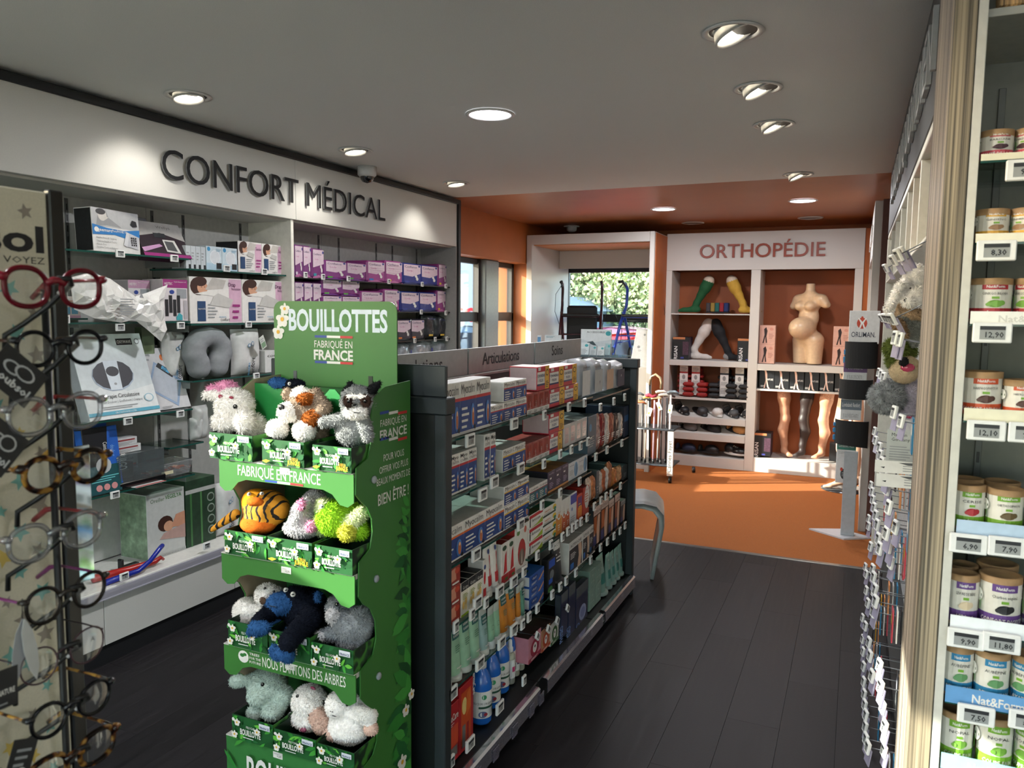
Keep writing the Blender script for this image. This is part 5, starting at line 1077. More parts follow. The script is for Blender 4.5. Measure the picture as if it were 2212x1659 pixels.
# phone box: picture, blue wave, product
ph = [('r', 0, .58, 1, 1, H('a9abad')), ('p', [(.08, .58), (.3, .62), (.62, .60), (.35, .8), (.3, .96), (.16, .98), (.12, .8)], H('8a8c8e')), ('e', .22, .84, .09, .13, H('c0bdb8')), ('e', .19, .92, .10, .07, H('3a3a3c')), ('p', [(.28, .84), (.34, .8), (.28, .74)], H('c0bdb8')),
      ('p', [(0, .62), (.3, .56), (.65, .54), (1, .60), (1, .42), (.7, .36), (.45, .42), (0, .38)], BLU), ('e', .08, .5, .045, .06, WHT), ('t', 'geemarc', .25, .47, .075, WHT, .3, .015), ('t', 'PhotoPHONE 100', .56, .48, .06, WHT, .32, .01), ('t', 'Amplified Photo-ID Telephone', .27, .30, .042, H('6a6c6e'), .42), ('t', 'Téléphone Amplifié A Touches', .27, .22, .042, H('6a6c6e'), .42), ('t', 'Mémoire Photo', .16, .15, .042, H('6a6c6e'), .2), ('t', 'Verstärktes Telefon mit Bildtasten', .27, .08, .042, H('6a6c6e'), .44),
      ('p', [(.68, .18), (.94, .12), (.98, .42), (.76, .50)], H('b4b6bc')), ('p', [(.62, .2), (.7, .16), (.76, .5), (.70, .52)], H('c6c8cc')), ('p', [(.80, .72), (.86, .66), (.95, .68), (.93, .80), (.84, .82)], INK)]
for r in range(4):
    for c in range(3): ph.append(('r', .79 + c * .045 - r * .004, .20 + r * .055, .82 + c * .045 - r * .004, .24 + r * .055, INK))
def phonebox(w, h, d=.07): return carton(w, h, d, H('cfcfcd'), ph, side=M('16181b', .4, kind='pack', scale=80), top=H('c4c4c2'))
o = lrow('telephone_box', 'box', 'large white and blue telephone box with a smiling man', 'on the top shelf', phonebox, 1, 186, 307, 546, 447, A1, .09, xo=-.02)[0]; o.rotation_euler = (-.05, 0, PI / 2 + .18)
kit = f_plain('2b2028', [('p', [(0, .55), (.5, .7), (1, .5), (1, 1), (0, 1)], H('9c9a98')), ('t', 'Wellys', .62, .83, .08, H('5c5a58'), .3), ('r', 0, 0, 1, .09, MAG), ('p', [(.5, .15), (.8, .12), (.76, .5), (.5, .5)], H('c4c4c0')), ('p', [(.53, .2), (.74, .17), (.71, .45), (.53, .46)], H('4c4e50')), ('p', [(.02, .1), (.45, .3), (.4, .36), (0, .22)], H('b48ab0')), ('r', .35, .55, .6, .68, H('2a2c30'))], side='3a3438', d0=.05)
lrow('car_desk_box', 'box', 'dark leaning travel desk box with magenta edge', 'on the top shelf', kit, 1, 310, 412, 556, 474, A1, .05, lean=.5, xo=-.01)
lrow('leaning_flat_box', 'box', 'flat grey box behind the dark travel desk box', 'on the top shelf', f_plain('3c3e42', side='55585c'), 1, 308, 372, 551, 462, A1, .04, xo=.13, lean=.2)
th = f_plain('c3d2da', [('r', 0, 0, 1, .3, H('a9c4d4')), ('e', .55, .55, .34, .3, H('dfe4e8')), ('e', .55, .55, .30, .26, H('d0d5da')), ('e', .15, .88, .1, .09, H('3a8ab8')), ('r', .62, .08, .95, .32, INK), ('l', .6, .8, .95, .92, 3, H('6a9ab4'))], side='b4bcc2', top='bcc4c8')
lrow('thermometer_box', 'box', 'pale blue square box with white disc', 'in the pillow bay', th, 2, 446, 513, 576, 531, B1z, .10)
lrow('thermometer_box', 'box', 'pale blue box seen edge on', 'left part of the pillow bay'.replace('left part of ', 'start of '), f_plain('b9c0c5', [('r', .5, .02, .95, .2, INK), ('l', .1, .4, .6, .8, 3, LGY)], side='b4bcc2', top='bcc4c8'), 4, 402, 445, 573, 530, B1z, .10)
def tend(w, h, d=.14): return carton(w, h, d, H('d6d3d0'), [('r', .70, .05, .98, .95, PNKL)] + face(.2, .78, .8) + [('r', .08, .12, .27, .5, H('1f3f66')), ('t', 'Tendre', .84, .74, .11, H('5a2a55'), .24), ('l', .32, .16, .6, .48, 5, LGY), ('t', 'confort', .55, .04, .07, INK, .22), ('p', [(.35, .55), (.62, .48), (.66, .62), (.42, .68)], H('b4b2ae')), ('l', .74, .2, .95, .5, 3, MAG)], side=H('1b1c20'), top=H('b9b7b4'))
lrow('pillow_box', 'box', 'small white and pink pillow box with resting woman', 'top pillow bay shelf', tend, 2, 515, 614, 588, 520, B1z, .16)
# second shelf
lrow('mini_device_box', 'box', 'small white and pink box with blue pictures', 'on the short ledge', f_plain('d6ccc8', [('r', 0, 0, 1, .12, PNKL), ('r', .12, .18, .45, .5, H('6aa0bc')), ('r', .52, .18, .85, .5, H('6aa0bc')), ('l', .1, .6, .8, .85, 3, ORG), ('e', .8, .9, .1, .08, YEL)], side='c9a8b4'), 1, 133, 175, 684, 640, A2 + .018, .06)
gshelf('glass_shelf', 2.02, 2.32, A2 + .018, x0=-3.30, x1=-3.07, label='short raised glass ledge with small pink box')
FILM = M('d8d7d3', .28, coat=.5)
def crumple(name, label, cat, outline, X, depth, seed, mat, prints=()):
    """creased film bag: picture outline on a plane in the room, filled out towards the room and folded into facets"""
    from mathutils.geometry import delaunay_2d_cdt
    r = random.Random(seed); P = [onx(px, py, X) for px, py in outline]; Q = [(float(p[1]), float(p[2])) for p in P]; n = len(Q)
    E = [(i, (i + 1) % n) for i in range(n)]; y0, y1 = min(q[0] for q in Q), max(q[0] for q in Q); z0, z1 = min(q[1] for q in Q), max(q[1] for q in Q)
    def ed_(p): return min((Vector(p) - (Vector(Q[i]) + (Vector(Q[j]) - Vector(Q[i])) * max(0, min(1, (Vector(p) - Vector(Q[i])).dot(Vector(Q[j]) - Vector(Q[i])) / (Vector(Q[j]) - Vector(Q[i])).length_squared)))).length for i, j in E)
    pts = [Vector(q) for q in Q] + [Vector((r.uniform(y0, y1), r.uniform(z0, z1))) for _ in range(420)]
    V, _, F, *_r = delaunay_2d_cdt(pts, E, [list(range(n))], 1, 1e-5)
    o = empty(name, (X, (y0 + y1) / 2, z0), PI / 2, label, cat); vs = []; cx = (y0 + y1) / 2
    for v in V:
        e = ed_(v); rise = depth * (1 - math.exp(-e / .05)); c = sum(a_ * (1 - 2 * abs(math.sin(v.x * f1 + v.y * f2 + ph))) for a_, f1, f2, ph in ((.5, 21, 34, .4), (.35, 47, -29, 1.9), (.25, -38, 83, 3.1)))
        vs.append((v.x - cx, -(rise + c * .014 * min(1, e / .02)), v.y - z0))
    m = MB(); m.add(vs, [tuple(f) for f in F], mat); m.add([(v[0], .03 * min(1, -v[1] / .03), v[2]) for v in vs], [tuple(reversed(f)) for f in F], mat); m.build('film', o)
    q = MB(); q.front(.20, .11, prints, x0=.0, z0=(z1 - z0) * .38, y=-depth - .014); q.build('print', o); return o
crumple('plastic_bag', 'big creased white plastic bag drooping off the second shelf', 'bag', [(150, 600), (196, 588), (238, 602), (292, 640), (318, 632), (362, 615), (354, 650), (356, 690), (361, 712), (348, 738), (318, 712), (290, 690), (262, 697), (205, 688), (160, 668)], -3.03, .045, 5, M('dcdbd8', .25, coat=.6), [('t', 'CE', .75, .55, .14, LGY, .08), ('l', .2, .1, .6, .8, 7, LGY), ('p', [(.7, .8), (.76, 1), (.82, .78)], LGY)])
ne = lambda c: (lambda w, h, d=.1: carton(w, h, d, H('cfc9cc'), [('r', 0, .80, 1, 1, H(c)), ('t', 'HESTEC', .22, .87, .06, WHT, .32, .01), ('t', '4 pieds réhausseurs de lit', .7, .93, .035, WHT, .5), ('e', .35, .70, .1, .05, H('2a3f8a')), ('r', .55, .55, .95, .78, H('8e9296'))] + [('r', .06 + k * .16, .12 + (k % 2) * .08, .19 + k * .16, .52 + (k % 2) * .1, INK) for k in range(4)] + [('p', [(.5, .1), (.62, .2), (.75, .14), (.75, .02), (.5, .02)], H('3a9aa4')), ('r', .82, .05, .95, .5, H('a9a4a8'))], side=H('b4aeb2'), top=H('8e3a70')))
lrow('bed_riser_box', 'box', 'white and magenta bed riser box', 'beside the white bag', ne('8e2a70'), 1, 354, 407, 697, 603, A2, .14)
lrow('bed_riser_box', 'box', 'pale and magenta bed riser box lying behind the white bag', 'on the second shelf', ne('b48aa4'), 1, 305, 352, 690, 604, A2, .12, xo=.08)
lrow('pillow_box', 'box', 'large white pillow box with resting woman', 'second pillow bay shelf', lambda w, h, d=.2: carton(w, h, d, H('d9d6d2'), [('r', .74, .02, .99, .98, PNKL)] + face(.16, .80, .75) + [('r', .13, .05, .28, .48, H('1f3f66')), ('t', 'Drap', .80, .82, .09, H('5a2a55'), .14), ('t', 'housse', .88, .74, .06, H('5a2a55'), .18), ('l', .32, .12, .5, .46, 5, LGY), ('p', [(.36, .4), (.74, .34), (.82, .52), (.52, .66), (.44, .6)], H('b9b7b3')), ('t', 'confort', .65, .05, .07, INK, .18), ('t', 'PHARMA', .60, .12, .035, H('4a8ab0'), .13), ('l', .8, .1, .95, .5, 3, MAG), ('t', 'Imperméable', .205, .3, .04, WHT, .13)], side=H('c4c1bc'), top=H('bcb9b4')), 2, 411, 620, 697, 597, B2z, .2)
# third shelf: leaning boxes, neck pillow, bags
oxy = lambda w, h, d=.06: carton(w, h, d, H('c4ccce'), [('p', [(0, .28), (.35, .42), (.6, .3), (1, .36), (1, 0), (0, 0)], H('d4d8d8')), ('r', .62, .86, .85, .94, INK), ('t', 'OXYWAVE', .735, .88, .04, WHT, .2), ('e', .92, .90, .035, .035, INK), ('e', .92, .90, .028, .028, H('c4ccce')), ('e', .46, .50, .29, .185, H('9aa8b8')), ('e', .46, .51, .28, .175, H('25262e')), ('p', [(.38, .33), (.54, .33), (.56, .68), (.36, .68)], H('c9d2da')), ('e', .46, .55, .09, .06, H('25262e')), ('e', .46, .40, .02, .015, LGY), ('t', 'Thérapie Circulatoire', .48, .235, .05, H('2c2e30'), .55), ('t', 'Réduit Douleur | Gonflement | Crampes', .48, .18, .03, H('5c5e60'), .6), ('l', .2, .11, .78, .155, 2, LGY), ('e', .88, .2, .07, .05, H('8ab0c0')), ('e', .88, .2, .055, .04, H('d4d8d8')), ('r', 0, .045, 1, .085, H('4c9cb4')), ('t', 'CIRCULATION BOOSTER', .5, .052, .022, WHT, .3)], side=H('9aa4a8'), top=H('b4babc'))
o = lrow('circulation_device_box', 'box', 'large leaning grey box with a round black foot device', 'third shelf', oxy, 1, 184, 338, 901, 726, A3, .06, lean=.32, xo=-.03)[0]
scl = lambda w, h, d=.05: carton(w, h, d, H('c0c0c2'), [('l', .1, .8, .4, .95, 2, LGY), ('e', .62, .84, .05, .05, H('c86a2a')), ('t', 'wellbeing', .2, .88, .05, LGY, .3), ('p', [(.10, .35), (.40, .78), (.95, .45), (.70, .03)], H('8aa0bc')), ('p', [(.15, .36), (.42, .73), (.88, .44), (.68, .09)], H('a9b0ba')), ('p', [(.42, .70), (.50, .76), (.82, .58), (.74, .5)], INK), ('p', [(.53, .66), (.57, .71), (.72, .62), (.68, .57)], H('4a9ac4')), ('t', '624', .62, .62, .06, INK, .12), ('l', .3, .02, .6, .06, 2, LGY), ('e', .1, .03, .04, .03, H('c86a2a'))], side=H('a4a6a8'))
lrow('bathroom_scale_box', 'box', 'leaning grey box with a blue glass scale', 'third shelf', scl, 1, 331, 420, 893, 757, A3, .05, lean=.35, xo=.02)
lrow('wellbeing_box', 'box', 'grey box behind the two leaning boxes', 'third shelf', f_plain('b4b4b6', [('t', 'wellbeing', .3, .82, .06, LGY, .4)], side='9a9c9e'), 1, 300, 395, 885, 752, A3, .05, xo=.16)
lrow('pink_device_box', 'box', 'pink box mostly behind the round device box', 'third shelf', f_plain('b8386a', [('r', .2, .5, .7, .8, WHT), ('l', .2, .1, .8, .4, 3, WHT)], side='a02a5a'), 1, 128, 158, 930, 780, A3, .08, xo=.10)
# travel neck pillow
pts = []
NPm = M('86898c', .9, kind='fur', scale=60); sh = []
for i in range(11):
    a = PI * (1.42 - 1.84 * i / 10) + 0; pts.append((.093 * math.cos(a), 0, .175 + .095 * math.sin(a)))
pts[0] = (-.062, 0, .065); pts[-1] = (.062, 0, .065)
sh = [('c', pts[i], pts[i + 1], (.062, .062), 0) for i in range(10)]
V, F, mid = blob(sh, .009, .01, 2); V[:, 1] *= .85; m = MB(); m.arr(V, F, mid, [NPm])
zs = (float(onx(410, 706, -3.11)[2]) - B3z) / (V[:, 2].max() - V[:, 2].min()); q = onx(456, 820, -3.11)
o = m.build('neck_pillow', None, 'grey plush U shaped travel neck pillow standing on the third shelf', 'pillow', loc=(-3.13, float(q[1]), B3z - V[:, 2].min() * zs), rz=PI / 2); o.scale = (1.02, 1, zs)
cl = M('c4c4c2', .8)
def pbag(txt=True, s=0): return lambda w, h, d=.09: bag(w, h, d, cl, [('t', 'PHARMA', .42, .08, .07, H('3a7aa4'), .42, .005, PI / 2 - .12), ('t', 'confort', .62, .12, .13, INK, .62, .012, PI / 2 - .12), ('e', .42, .66, .07, .045, H('3a7aa4')), ('e', .42, .66, .05, .03, cl), ('e', .56, .7, .06, .06, H('3a7aa4')), ('e', .56, .7, .045, .045, cl)], s, 3, .007)
lrow('drawstring_bag', 'bag', 'white drawstring bag with vertical lettering and a paper tag', 'beside the neck pillow', pbag(), 1, 512, 572, 822, 712, B3z, .09)
lrow('drawstring_bag', 'bag', 'white drawstring bag half hidden behind the neck pillow', 'third shelf', pbag(s=3), 1, 384, 432, 815, 718, B3z, .08, xo=.07)
m = MB(); m.box((-.02, 0, 0), (.02, .002, .075), H('c9cdc4'), 0); m.front(.04, .075, [('r', .1, .1, .9, .5, H('7a9a7a')), ('l', .1, .6, .9, .9, 2, LGY)]); q = onx(572, 752, -3.02); o = m.build('swing_tag', None, 'small green and white swing tag hanging on the drawstring bag', 'tag', loc=tuple(q)); o.rotation_euler = (.1, -.5, PI / 2)
lrow('pillow_roll_box', 'box', 'white box end with lettering beside the green display board', 'third shelf', f_plain('cfcfcd', [('t', 'con', .55, .7, .14, INK, .7)], side='b9b9b7'), 1, 573, 600, 806, 758, B3z, .2)
lrow('small_plant_box', 'box', 'small green leaf patterned box behind the neck pillow', 'under the second shelf', f_plain('5c6a52', [('r', .1, .1, .9, .4, H('7a8a6a'))], side='4a5642'), 1, 345, 372, 742, 708, B3z + .12, .05, xo=.12)
# fourth shelf
ur = lambda w, h, d=.03: carton(w, h, d, H('101218'), [('p', [(.55, .1), (1, .1), (1, 1), (.72, 1)], H('1f5ab4')), ('t', '*URGO', .9, .42, .17, WHT, .42, .02, -PI / 2), ('t', 'douleur', .76, .62, .07, H('8ab4e0'), .3, 0, -PI / 2), ('t', 'Ceinture', .55, .68, .07, WHT, .3, 0, -PI / 2), ('r', .05, 0, .95, .42, H('1a4a50')), ('e', .5, .62 - .2, .22, .12, H('b0b2b4')), ('e', .3, .09, .09, .05, H('c98a8a')), ('e', .52, .09, .09, .05, H('c98a8a')), ('e', .74, .09, .09, .05, H('c98a8a')), ('l', .1, .18, .9, .28, 3, H('6ac0c4'))], side=H('2a5fb4'))
o = lrow('heat_belt_pack', 'pack', 'black blue and teal heat belt pack', 'on the fourth shelf', ur, 1, 186, 262, 1072, 930, A4, .05, lean=.12, xo=-.02)[0]
lrow('blue_flap_box', 'box', 'blue box lid sticking out above the heat belt pack', 'on the fourth shelf', f_plain('1f4fa4', [('r', .1, .2, .9, .5, H('163a80'))], side='1a3f8a', top='1f4fa4'), 1, 170, 262, 1056, 925, A4, .08, xo=.08)
ear = lambda w, h, d=.05: carton(w, h, d, H('c9c9c9'), [('r', .15, .6, .9, .8, H('8e3a3a')), ('l', .1, .15, .9, .5, 3, LGY)], side=H('b4b4b4'), top=H('d0d0d0'))
Zc = A4 + .155
# acrylic display case with base
yA = float(onx(262, 1040, -3.06)[1]); yB = float(onx(362, 1028, -3.06)[1]); hc = .155
ACR = glass('e6eef0', .12, .06)
ca = empty('acrylic_case', (-3.07, yA, A4 + .0006), PI / 2, 'clear acrylic display case on a black base with earphone box inside', 'display case')
m = MB(); L_ = yB - yA; m.box((0, 0, 0), (L_, .2, .028), M('121315', .2, coat=.5), .003); m.build('base', ca)
m = MB(); t = .003
for a, b in (((0.004, .004, .028), (L_ - .004, .004 + t, hc)), ((.004, .193, .028), (L_ - .004, .196, hc)), ((.004, .007, .028), (.004 + t, .193, hc)), ((L_ - .007, .007, .028), (L_ - .004, .193, hc)), ((.004, .004, hc), (L_ - .004, .196, hc + t))): m.box(a, b, ACR)
m.build('cover', ca)
m = carton(.10, .07, .05, M('1e2124', .4), [('t', 'ADVITO', .5, .45, .14, LGY, .5)]); m.build('earphone_box', None, 'dark grey earphone box inside the acrylic case', 'box', loc=(-3.16, yA + .10, A4 + .03), rz=PI / 2)
m = MB(); m.box((0, 0, 0), (L_ * .8, .003, .10), H('a4a6a8'), 0); m.front(L_ * .8, .10, [('t', 'RETROUVEZ LE', .45, .82, .1, H('5c5e60'), .6), ('t', "PLAISIR D'ENTENDRE", .48, .66, .1, H('5c5e60'), .8), ('r', .1, .3, .95, .46, H('b8382c')), ('t', '299 €', .3, .33, .1, WHT, .2)], x0=L_ * .4); m.build('printed_card', None, 'grey card with red bar standing inside the acrylic case', 'card', loc=(-3.235, yA + .03, A4 + .03), rz=PI / 2)
for i, (dy, dz) in enumerate(((.06, 0), (.02, .036))):
    ear(.17 - i * .04, .035, .09).build('device_carton', None, 'small white and red device carton, %s on the acrylic case' % ('lower' if i == 0 else 'upper'), 'box', 'small cartons on the acrylic case', loc=(-3.11, yA + .07 + i * .0, A4 + hc + .0045 + dz), rz=PI / 2)
# clear tub with wrapped sweets
y0_ = float(onx(318, 1020, -3.08)[1]); y1_ = float(onx(416, 1006, -3.08)[1]); m = MB(); W_ = y1_ - y0_; tub = glass('e4e6e8', .15, .16)
for k in range(4):
    pass
bot = [(.012, .012), (W_ - .012, .012), (W_ - .012, .12), (.012, .12)]; tp = [(0, 0), (W_, 0), (W_, .132), (0, .132)]; vs = [(x, y, 0.001) for x, y in bot] + [(x, y, .062) for x, y in tp] + [(x, y, .07) for x, y in tp]
m.add(vs, [(3, 2, 1, 0)] + [(i, (i + 1) % 4, 4 + (i + 1) % 4, 4 + i) for i in range(4)] + [(4 + i, 4 + (i + 1) % 4, 8 + (i + 1) % 4, 8 + i) for i in range(4)], tub)
m.tube([(0, 0, .07), (W_, 0, .07), (W_, .132, .07), (0, .132, .07)], .003, tub, 6, True)
o = m.build('plastic_tub', None, 'clear plastic tub holding small orange sachets', 'tub', loc=(-3.08, y0_, A4 + .0006), rz=PI / 2)
q = MB(); q.box((.08, -.004, .02), (.15, -.002, .036), H('cfc9a8')); q.build('tub_label', o)
m = MB(); r = random.Random(4)
for k in range(40):
    m.T = Matrix.Translation((.03 + r.random() * (W_ - .06), .03 + r.random() * .08, .006 + r.random() * .03)) @ Matrix.Rotation(r.random() * 6, 4, 'Z') @ Matrix.Rotation(r.uniform(-.6, .6), 4, 'X'); m.box((-.014, -.009, -.003), (.014, .009, .003), H(('b8603a', 'c9a48c', 'a8402c', 'cfcac4')[k % 4], .25), .001)
m.T = Matrix(); m.build('wrapped_sachets', None, 'small orange and white sachets heaped inside the clear tub', 'sachets', kind='stuff', loc=(-3.08, y0_, A4 + .002), rz=PI / 2)
m = MB(); m.box((0, 0, 0), (.17, .08, .002), H('cfcfcd'), 0); m.box((.0, -.0005, .0021), (.17, .012, .0024), H('b8382c')); q = onx(300, 1048, -3.02); m.build('paper_leaflet', None, 'white leaflet with a red edge jutting from the fourth shelf', 'leaflet', loc=(-3.035, float(q[1]), A4 + .0006), rz=PI / 2)
# hanging clear bags in the pillow bay
for i, (px, py, h_, w_) in enumerate(((447, 950, .18, .10), (437, 900, .12, .08))):
    q = onx(px, py, -3.12); bag(w_, h_, .06, M('b9bab8', .4), (), 20 + i).build('hanging_bag', None, 'pale folded bag under the neck pillow shelf, %s' % ('larger' if i == 0 else 'smaller'), 'bag', 'pale bags behind the green display', loc=(-3.14, float(q[1]), .9008 if i == 0 else .9008), rz=PI / 2)
# ledge
LZ = .3526
veg = lambda w, h, d=.2: carton(w, h, d, H('b9bbb8'), [('t', 'Oreiller', .28, .86, .06, H('3c5a34'), .36), ('t', 'VEGELYA', .70, .87, .065, H('2f6a2c'), .44, .014), ('e', .47, .50, .20, .12, HAIR), ('e', .55, .45, .13, .08, H('c9977a')), ('p', [(.62, .42), (1, .38), (1, .62), (.75, .6)], H('c08a70')), ('p', [(.3, .28), (1, .2), (1, .42), (.6, .38), (.42, .36)], H('b09088')), ('r', 0, 0, 1, .05, H('a9aba8')), ('t', 'mousse à mémoire de forme enrichie au charbon', .5, .012, .025, H('5c5e60'), .95)], side=M('7d9278', .5, kind='pack', scale=30), top=H('9aa398'))
lrow('pillow_carton', 'box', 'grey and green pillow carton with a sleeping woman', 'on the white ledge', veg, 1, 329, 411, 1192, 1072, LZ, .19, xo=.03)
lrow('pillow_carton', 'box', 'dark green bamboo patterned pillow carton', 'on the white ledge', lambda w, h, d=.2: carton(w, h, d, M('1f3a26', .5, kind='pack', scale=25), [('r', .0, .80, 1, .86, H('a9aba8')), ('r', .14, 0, .2, .8, H('3c6a3c')), ('r', .48, 0, .54, .8, H('4a7a48'))] + [('e', .84, .68 - k * .17, .13, .07, H('8a9a8c')) for k in range(4)] + [('e', .84, .68 - k * .17, .10, .05, H('2a3a2c')) for k in range(4)], side=H('22402a'), top=M('2a4a30', .5, kind='pack', scale=25)), 1, 412, 476, 1150, 1042, LZ, .19, xo=.03)
lrow('drawstring_bag', 'bag', 'white drawstring bag on the ledge behind the green display', 'beside the cartons', pbag(s=8), 1, 478, 520, 1130, 1048, LZ, .1)
m = MB(); q0 = onx(222, 1245, -3.03); q1 = onx(352, 1196, -3.03); ya, yb = float(q0[1]), float(q1[1])
m.tube([(-3.10, ya, LZ + .02), (-3.06, (ya + yb) / 2, LZ + .02), (-3.04, yb - .04, LZ + .022), (-3.035, yb - .01, LZ + .035), (-3.04, yb + .01, LZ + .02)], [.018, .017, .014, .010, .007], M('a01f1c', .3), 10); m.build('shoe_horn', None, 'long red plastic reaching rod on the white ledge', 'aid')
m = MB(); m.tube([(-3.02, ya + .0, LZ + .014), (-3.005, (ya + yb) / 2, LZ + .02), (-3.0, yb - .10, LZ + .05), (-3.0, yb - .05, LZ + .09), (-3.01, yb - .02, LZ + .10), (-3.03, yb - .02, LZ + .085)], [.014, .012, .011, .011, .011, .009], M('1d2a8e', .25), 10); m.build('shoe_horn', None, 'long blue plastic hooked rod lying over the red one', 'aid')
m = MB(); q = onx(272, 1205, -3.1); Y_ = float(q[1]); m.box((-3.16, Y_, LZ), (-3.13, Y_ + .1, LZ + .012), BLACK, .003); m.box((-3.16, Y_, LZ), (-3.13, Y_ + .014, LZ + .05), BLACK, .003); m.build('angle_bracket', None, 'small black angled clip behind the red rod', 'clip')

# hygiene packs on the second bay
PUR = H('7a2f78'); PK2 = H('cdb8c6'); BLN = H('23307e')
def pads(main, foot, accent='4a9a3a', tall=False, stripes=0):
    def f(w, h, d=.16):
        m = MB(); m.box((-w / 2, 0, 0), (w / 2, d, h), H(main, .3), min(.014, w * .12))
        it = [('p', [(.03, .42), (.5, .38), (.97, .55), (.97, .94), (.03, .94)], PK2)] if not tall else [('p', [(.05, .36), (.95, .5), (.95, .96), (.05, .96)], PK2)]
        it += [('t', 'Confiance', .42, .78, .10 if not tall else .07, H('2a2450'), .66, .008), ('t', 'Lady', .36, .62, .07 if not tall else .05, H('b04a90'), .3), ('e', .88, .88, .06, .05, BLN), ('e', .70, .40, .07, .06, WHT), ('e', .76, .28, .07, .08, WHT), ('p', [(.66, .42), (.74, .44), (.82, .26), (.74, .24)], WHT), ('r', .08, .08, .32, .17, H(accent)), ('p', [(0, .05), (.5, .12), (1, .0), (1, .04), (0, .0)], H(foot))]
        for k in range(stripes): it.append(('r', .1, .46 + k * .1, .9, .475 + k * .1, H('bfa0b4')))
        m.front(w, h, it); m.add([(-w / 2 - .0006, .02, .03), (-w / 2 - .0006, .02, h * .4), (-w / 2 - .0006, d - .04, h * .4), (-w / 2 - .0006, d - .04, .03)], [(0, 1, 2, 3)], H('c4b4c4')); return m
    return f
Rz = (1.785, 1.582, 1.366, 1.12)
R1, R2_ = 'top hygiene shelf', 'second hygiene shelf'
e_ = 'from the divider'
lrow('hygiene_pack', 'pack', 'tall pale and purple pack', R1, pads('6f3470', 'b06498', tall=True, accent='c9b9c8'), 2, 637, 673, 598, 528, Rz[0], .16, end=e_)
lrow('hygiene_pack', 'pack', 'tall purple sided pack with teal mark', R1, pads('702a6c', 'b06498', tall=True, accent='2f8a9a'), 1, 675, 701, 600, 536, Rz[0], .2)
lrow('hygiene_pack', 'pack', 'wide purple pack with green mark', R1, pads('7a2f78', '6a2a80'), 2, 703, 792, 600, 561, Rz[0], .16, end=e_)
lrow('hygiene_pack', 'pack', 'wide ribbed magenta pack with blue mark', R1, pads('943f82', 'b06498', accent='2f6ab0', stripes=3), 1, 794, 832, 604, 562, Rz[0], .2)
lrow('hygiene_pack', 'pack', 'wide ribbed magenta pack with yellow mark', R1, pads('943f82', 'b06498', accent='c9a02a', stripes=4), 1, 833, 870, 606, 562, Rz[0], .2)
lrow('hygiene_pack', 'pack', 'navy and pink pack', R1, pads('23307e', '1a2260', accent='2a3a90'), 2, 871, 946, 608, 567, Rz[0], .18, end=e_)
lrow('hygiene_pack', 'pack', 'narrow magenta pack with yellow mark', R1, pads('8a3a7c', 'b06498', tall=True, accent='c9b02a'), 2, 947, 983, 611, 570, Rz[0], .2, end=e_)
lrow('hygiene_pack', 'pack', 'tall pale and purple pack', R2_, pads('6f3470', 'b06498', tall=True, accent='c9b9c8'), 3, 637, 695, 662, 608, Rz[1], .16, end=e_)
for k in range(2):
    y0 = float(onx(697, 652, LXP)[1]); y1 = float(onx(778, 652, LXP)[1]); h = (float(onx(697, 602, LXP)[2]) - Rz[1]) / 2; me = pads('7a2f78', '6a2a80')((y1 - y0) / 2 - .002, h - .001, .17).mesh('hygiene_pack')
    for i in range(2): put(me, 'hygiene_pack', None, 'wide purple pack on the second hygiene shelf, %s level, %s column' % (('lower', 'upper')[k], ORD[i]), 'pack', 'stacked purple packs', loc=(LXP, y0 + (y1 - y0) * (i + .5) / 2, Rz[1] + .0006 + h * k), rz=PI / 2)
lrow('hygiene_pack', 'pack', 'wide ribbed magenta pack with blue mark', R2_, pads('943f82', 'b06498', accent='2f6ab0', stripes=3), 1, 780, 828, 660, 628, Rz[1], .2)
lrow('hygiene_pack', 'pack', 'wide ribbed magenta pack with yellow mark', R2_, pads('943f82', 'b06498', accent='c9a02a', stripes=4), 1, 830, 864, 666, 624, Rz[1], .2)
lrow('hygiene_pack', 'pack', 'navy and pink pack', R2_, pads('23307e', '1a2260', accent='2a3a90'), 2, 866, 943, 670, 629, Rz[1], .18, end=e_)
lrow('hygiene_pack', 'pack', 'narrow magenta pack with yellow mark', R2_, pads('8a3a7c', 'b06498', tall=True, accent='c9b02a'), 2, 944, 982, 674, 627, Rz[1], .2, end=e_)
men = pads('2a2436', '15161c', accent='c9702a')
lrow('hygiene_pack', 'pack', 'black and white pack with orange mark', 'third hygiene shelf', men, 2, 858, 917, 732, 690, Rz[2], .16, end=e_)
DF = M('3a3d42', .25, .2, kind='pack', scale=30)
for i, (xl, xr, yt) in enumerate(((921, 943, 679), (946, 967, 682))):
    lrow('film_pack', 'pack', 'upright dark film wrapped pack', 'third hygiene shelf', lambda w, h, d=.1: bag(w, h, d, DF, [('t', 'Confiance', .5, .82, .08, BLN, .8), ('r', .1, .08, .6, .16, H('c9a83a'))], i + 3), 1, xl, xr, 732, yt, Rz[2], .1, grp='dark film packs'); bpy.context.scene.collection.objects[-1]['label'] = 'upright dark film wrapped pack, %s from the end post' % ('second', 'first')[i]
lrow('hygiene_pack', 'pack', 'black and white pack', 'third hygiene shelf behind the green display', men, 5, 640, 856, 738, 690, Rz[2], .16, end=e_)
BF = M('9aa0a8', .2, .15, kind='pack', scale=25)
